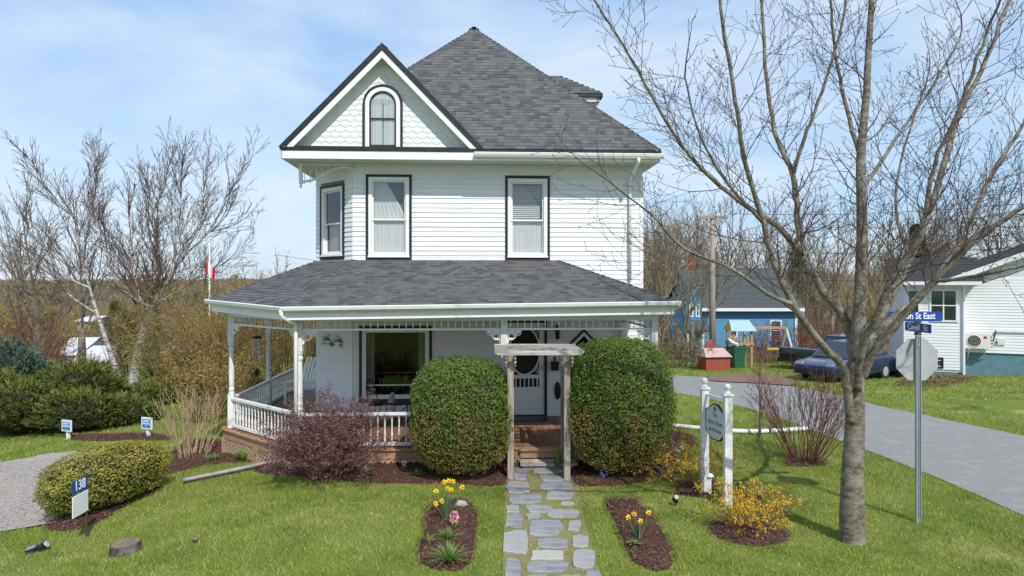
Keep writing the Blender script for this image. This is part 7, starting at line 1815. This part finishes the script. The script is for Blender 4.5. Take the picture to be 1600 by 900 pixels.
pine("dark evergreen beyond the utility pole wires, mid right", 1248, 62, 372, 3, .20); pine("dark evergreen in the wood right of the maple", 1432, 66, 350, 4, .22)
for i, (px, Y, ty, lab) in enumerate(((60, 120, 470, "leftmost dark evergreen in the valley"), (180, 90, 470, "dark evergreen in the valley behind the birch limbs"), (262, 60, 480, "dark evergreen in the valley left of the flagpole"), (310, 100, 455, "dark evergreen in the valley near the porch roof's tip"))): pine(lab, px, Y, ty, 20 + i, .3)

# ---------------------------------------------------------------- lawn grass
def lawn(name, x0, x1, y0, y1, count, hgt, wid, seed):
    rng = np.random.default_rng(seed)
    P = rng.uniform((x0, y0), (x1, y1), (count, 2))
    px = CX + P[:, 0] * F / P[:, 1]
    P = P[(px > -160) & (px < 1760)]
    keep = np.ones(len(P), dtype=bool)
    for poly in EXCL:
        q = np.asarray(poly); bb = (P[:, 0] > q[:, 0].min()) & (P[:, 0] < q[:, 0].max()) & (P[:, 1] > q[:, 1].min()) & (P[:, 1] < q[:, 1].max()) & keep
        if bb.any():
            ix = np.nonzero(bb)[0]; keep[ix[inside(poly, P[ix] + rng.normal(0, .022, (len(ix), 2)))]] = False
    P = P[keep]; n = len(P)
    z = np.array([ground_z(a, b) for a, b in P]); x, y = P[:, 0], P[:, 1]
    pat = (np.sin(x * 1.7 + 1.3 * np.sin(y * 1.1)) + np.sin(y * 2.3 + 1.7 * np.sin(x * .9 + 2)) + np.sin((x + y) * 4.1) * .5 + np.sin(x * 7.3 - y * 5.9) * .4) / 2.9
    fn = np.array([noise.noise((a * 1.3, b * 1.3, 0)) + .6 * noise.noise((a * 4.1, b * 4.1, 3)) for a, b in P]); pat = .5 * pat + .9 * fn
    T = np.clip(.12 + .52 * pat + rng.normal(0, .24, n), 0, 1); T = np.where(rng.random(n) < .15, np.clip(T + .6, 0, 1), T)
    h = hgt * rng.uniform(.4, 1.4, n) * np.clip(1 - .45 * pat, .45, 1.6); a = rng.uniform(0, 6.283, n); w = wid * rng.uniform(.7, 1.3, n)
    lean = rng.normal(0, .6, (n, 2)) * h[:, None]
    b = np.stack([x, y, z - .005], 1); s_ = np.stack([np.cos(a) * w, np.sin(a) * w, np.zeros(n)], 1)
    tip = b + np.stack([lean[:, 0], lean[:, 1], h], 1)
    return np_mesh(name, np.stack([b - s_, b + s_, tip], 1), 3, M['grass'], tint=T, kind="stuff")
lawn("lawn_grass", -9.5, 10, 6.6, 13.2, 360000, .045, .0042, 1)
lawn("lawn_grass", -19, 13, 13.2, 20, 170000, .05, .007, 2)
lawn("lawn_grass", -26, 24, 20, 33, 150000, .06, .013, 3)
# dandelions and stray blossoms on the lawn
rd_ = np.random.default_rng(9); DV = []
for i in range(110):
    px, py = rd_.uniform(560, 1560), rd_.uniform(745, 895); p = G(px, py)
    if any(inside(q, np.array([[p.x, p.y]]))[0] for q in EXCL): continue
    s = rd_.uniform(.006, .012)
    for k in range(3):
        a = k * 1.05; DV.append([(p.x - math.cos(a) * s, p.y - math.sin(a) * s, p.z + .04), (p.x + math.sin(a) * s * .5, p.y - math.cos(a) * s * .5, p.z + .045), (p.x + math.cos(a) * s, p.y + math.sin(a) * s, p.z + .04), (p.x, p.y, p.z + .05)])
np_mesh("dandelions", np.array(DV), 4, M['daffodil'], kind="stuff")
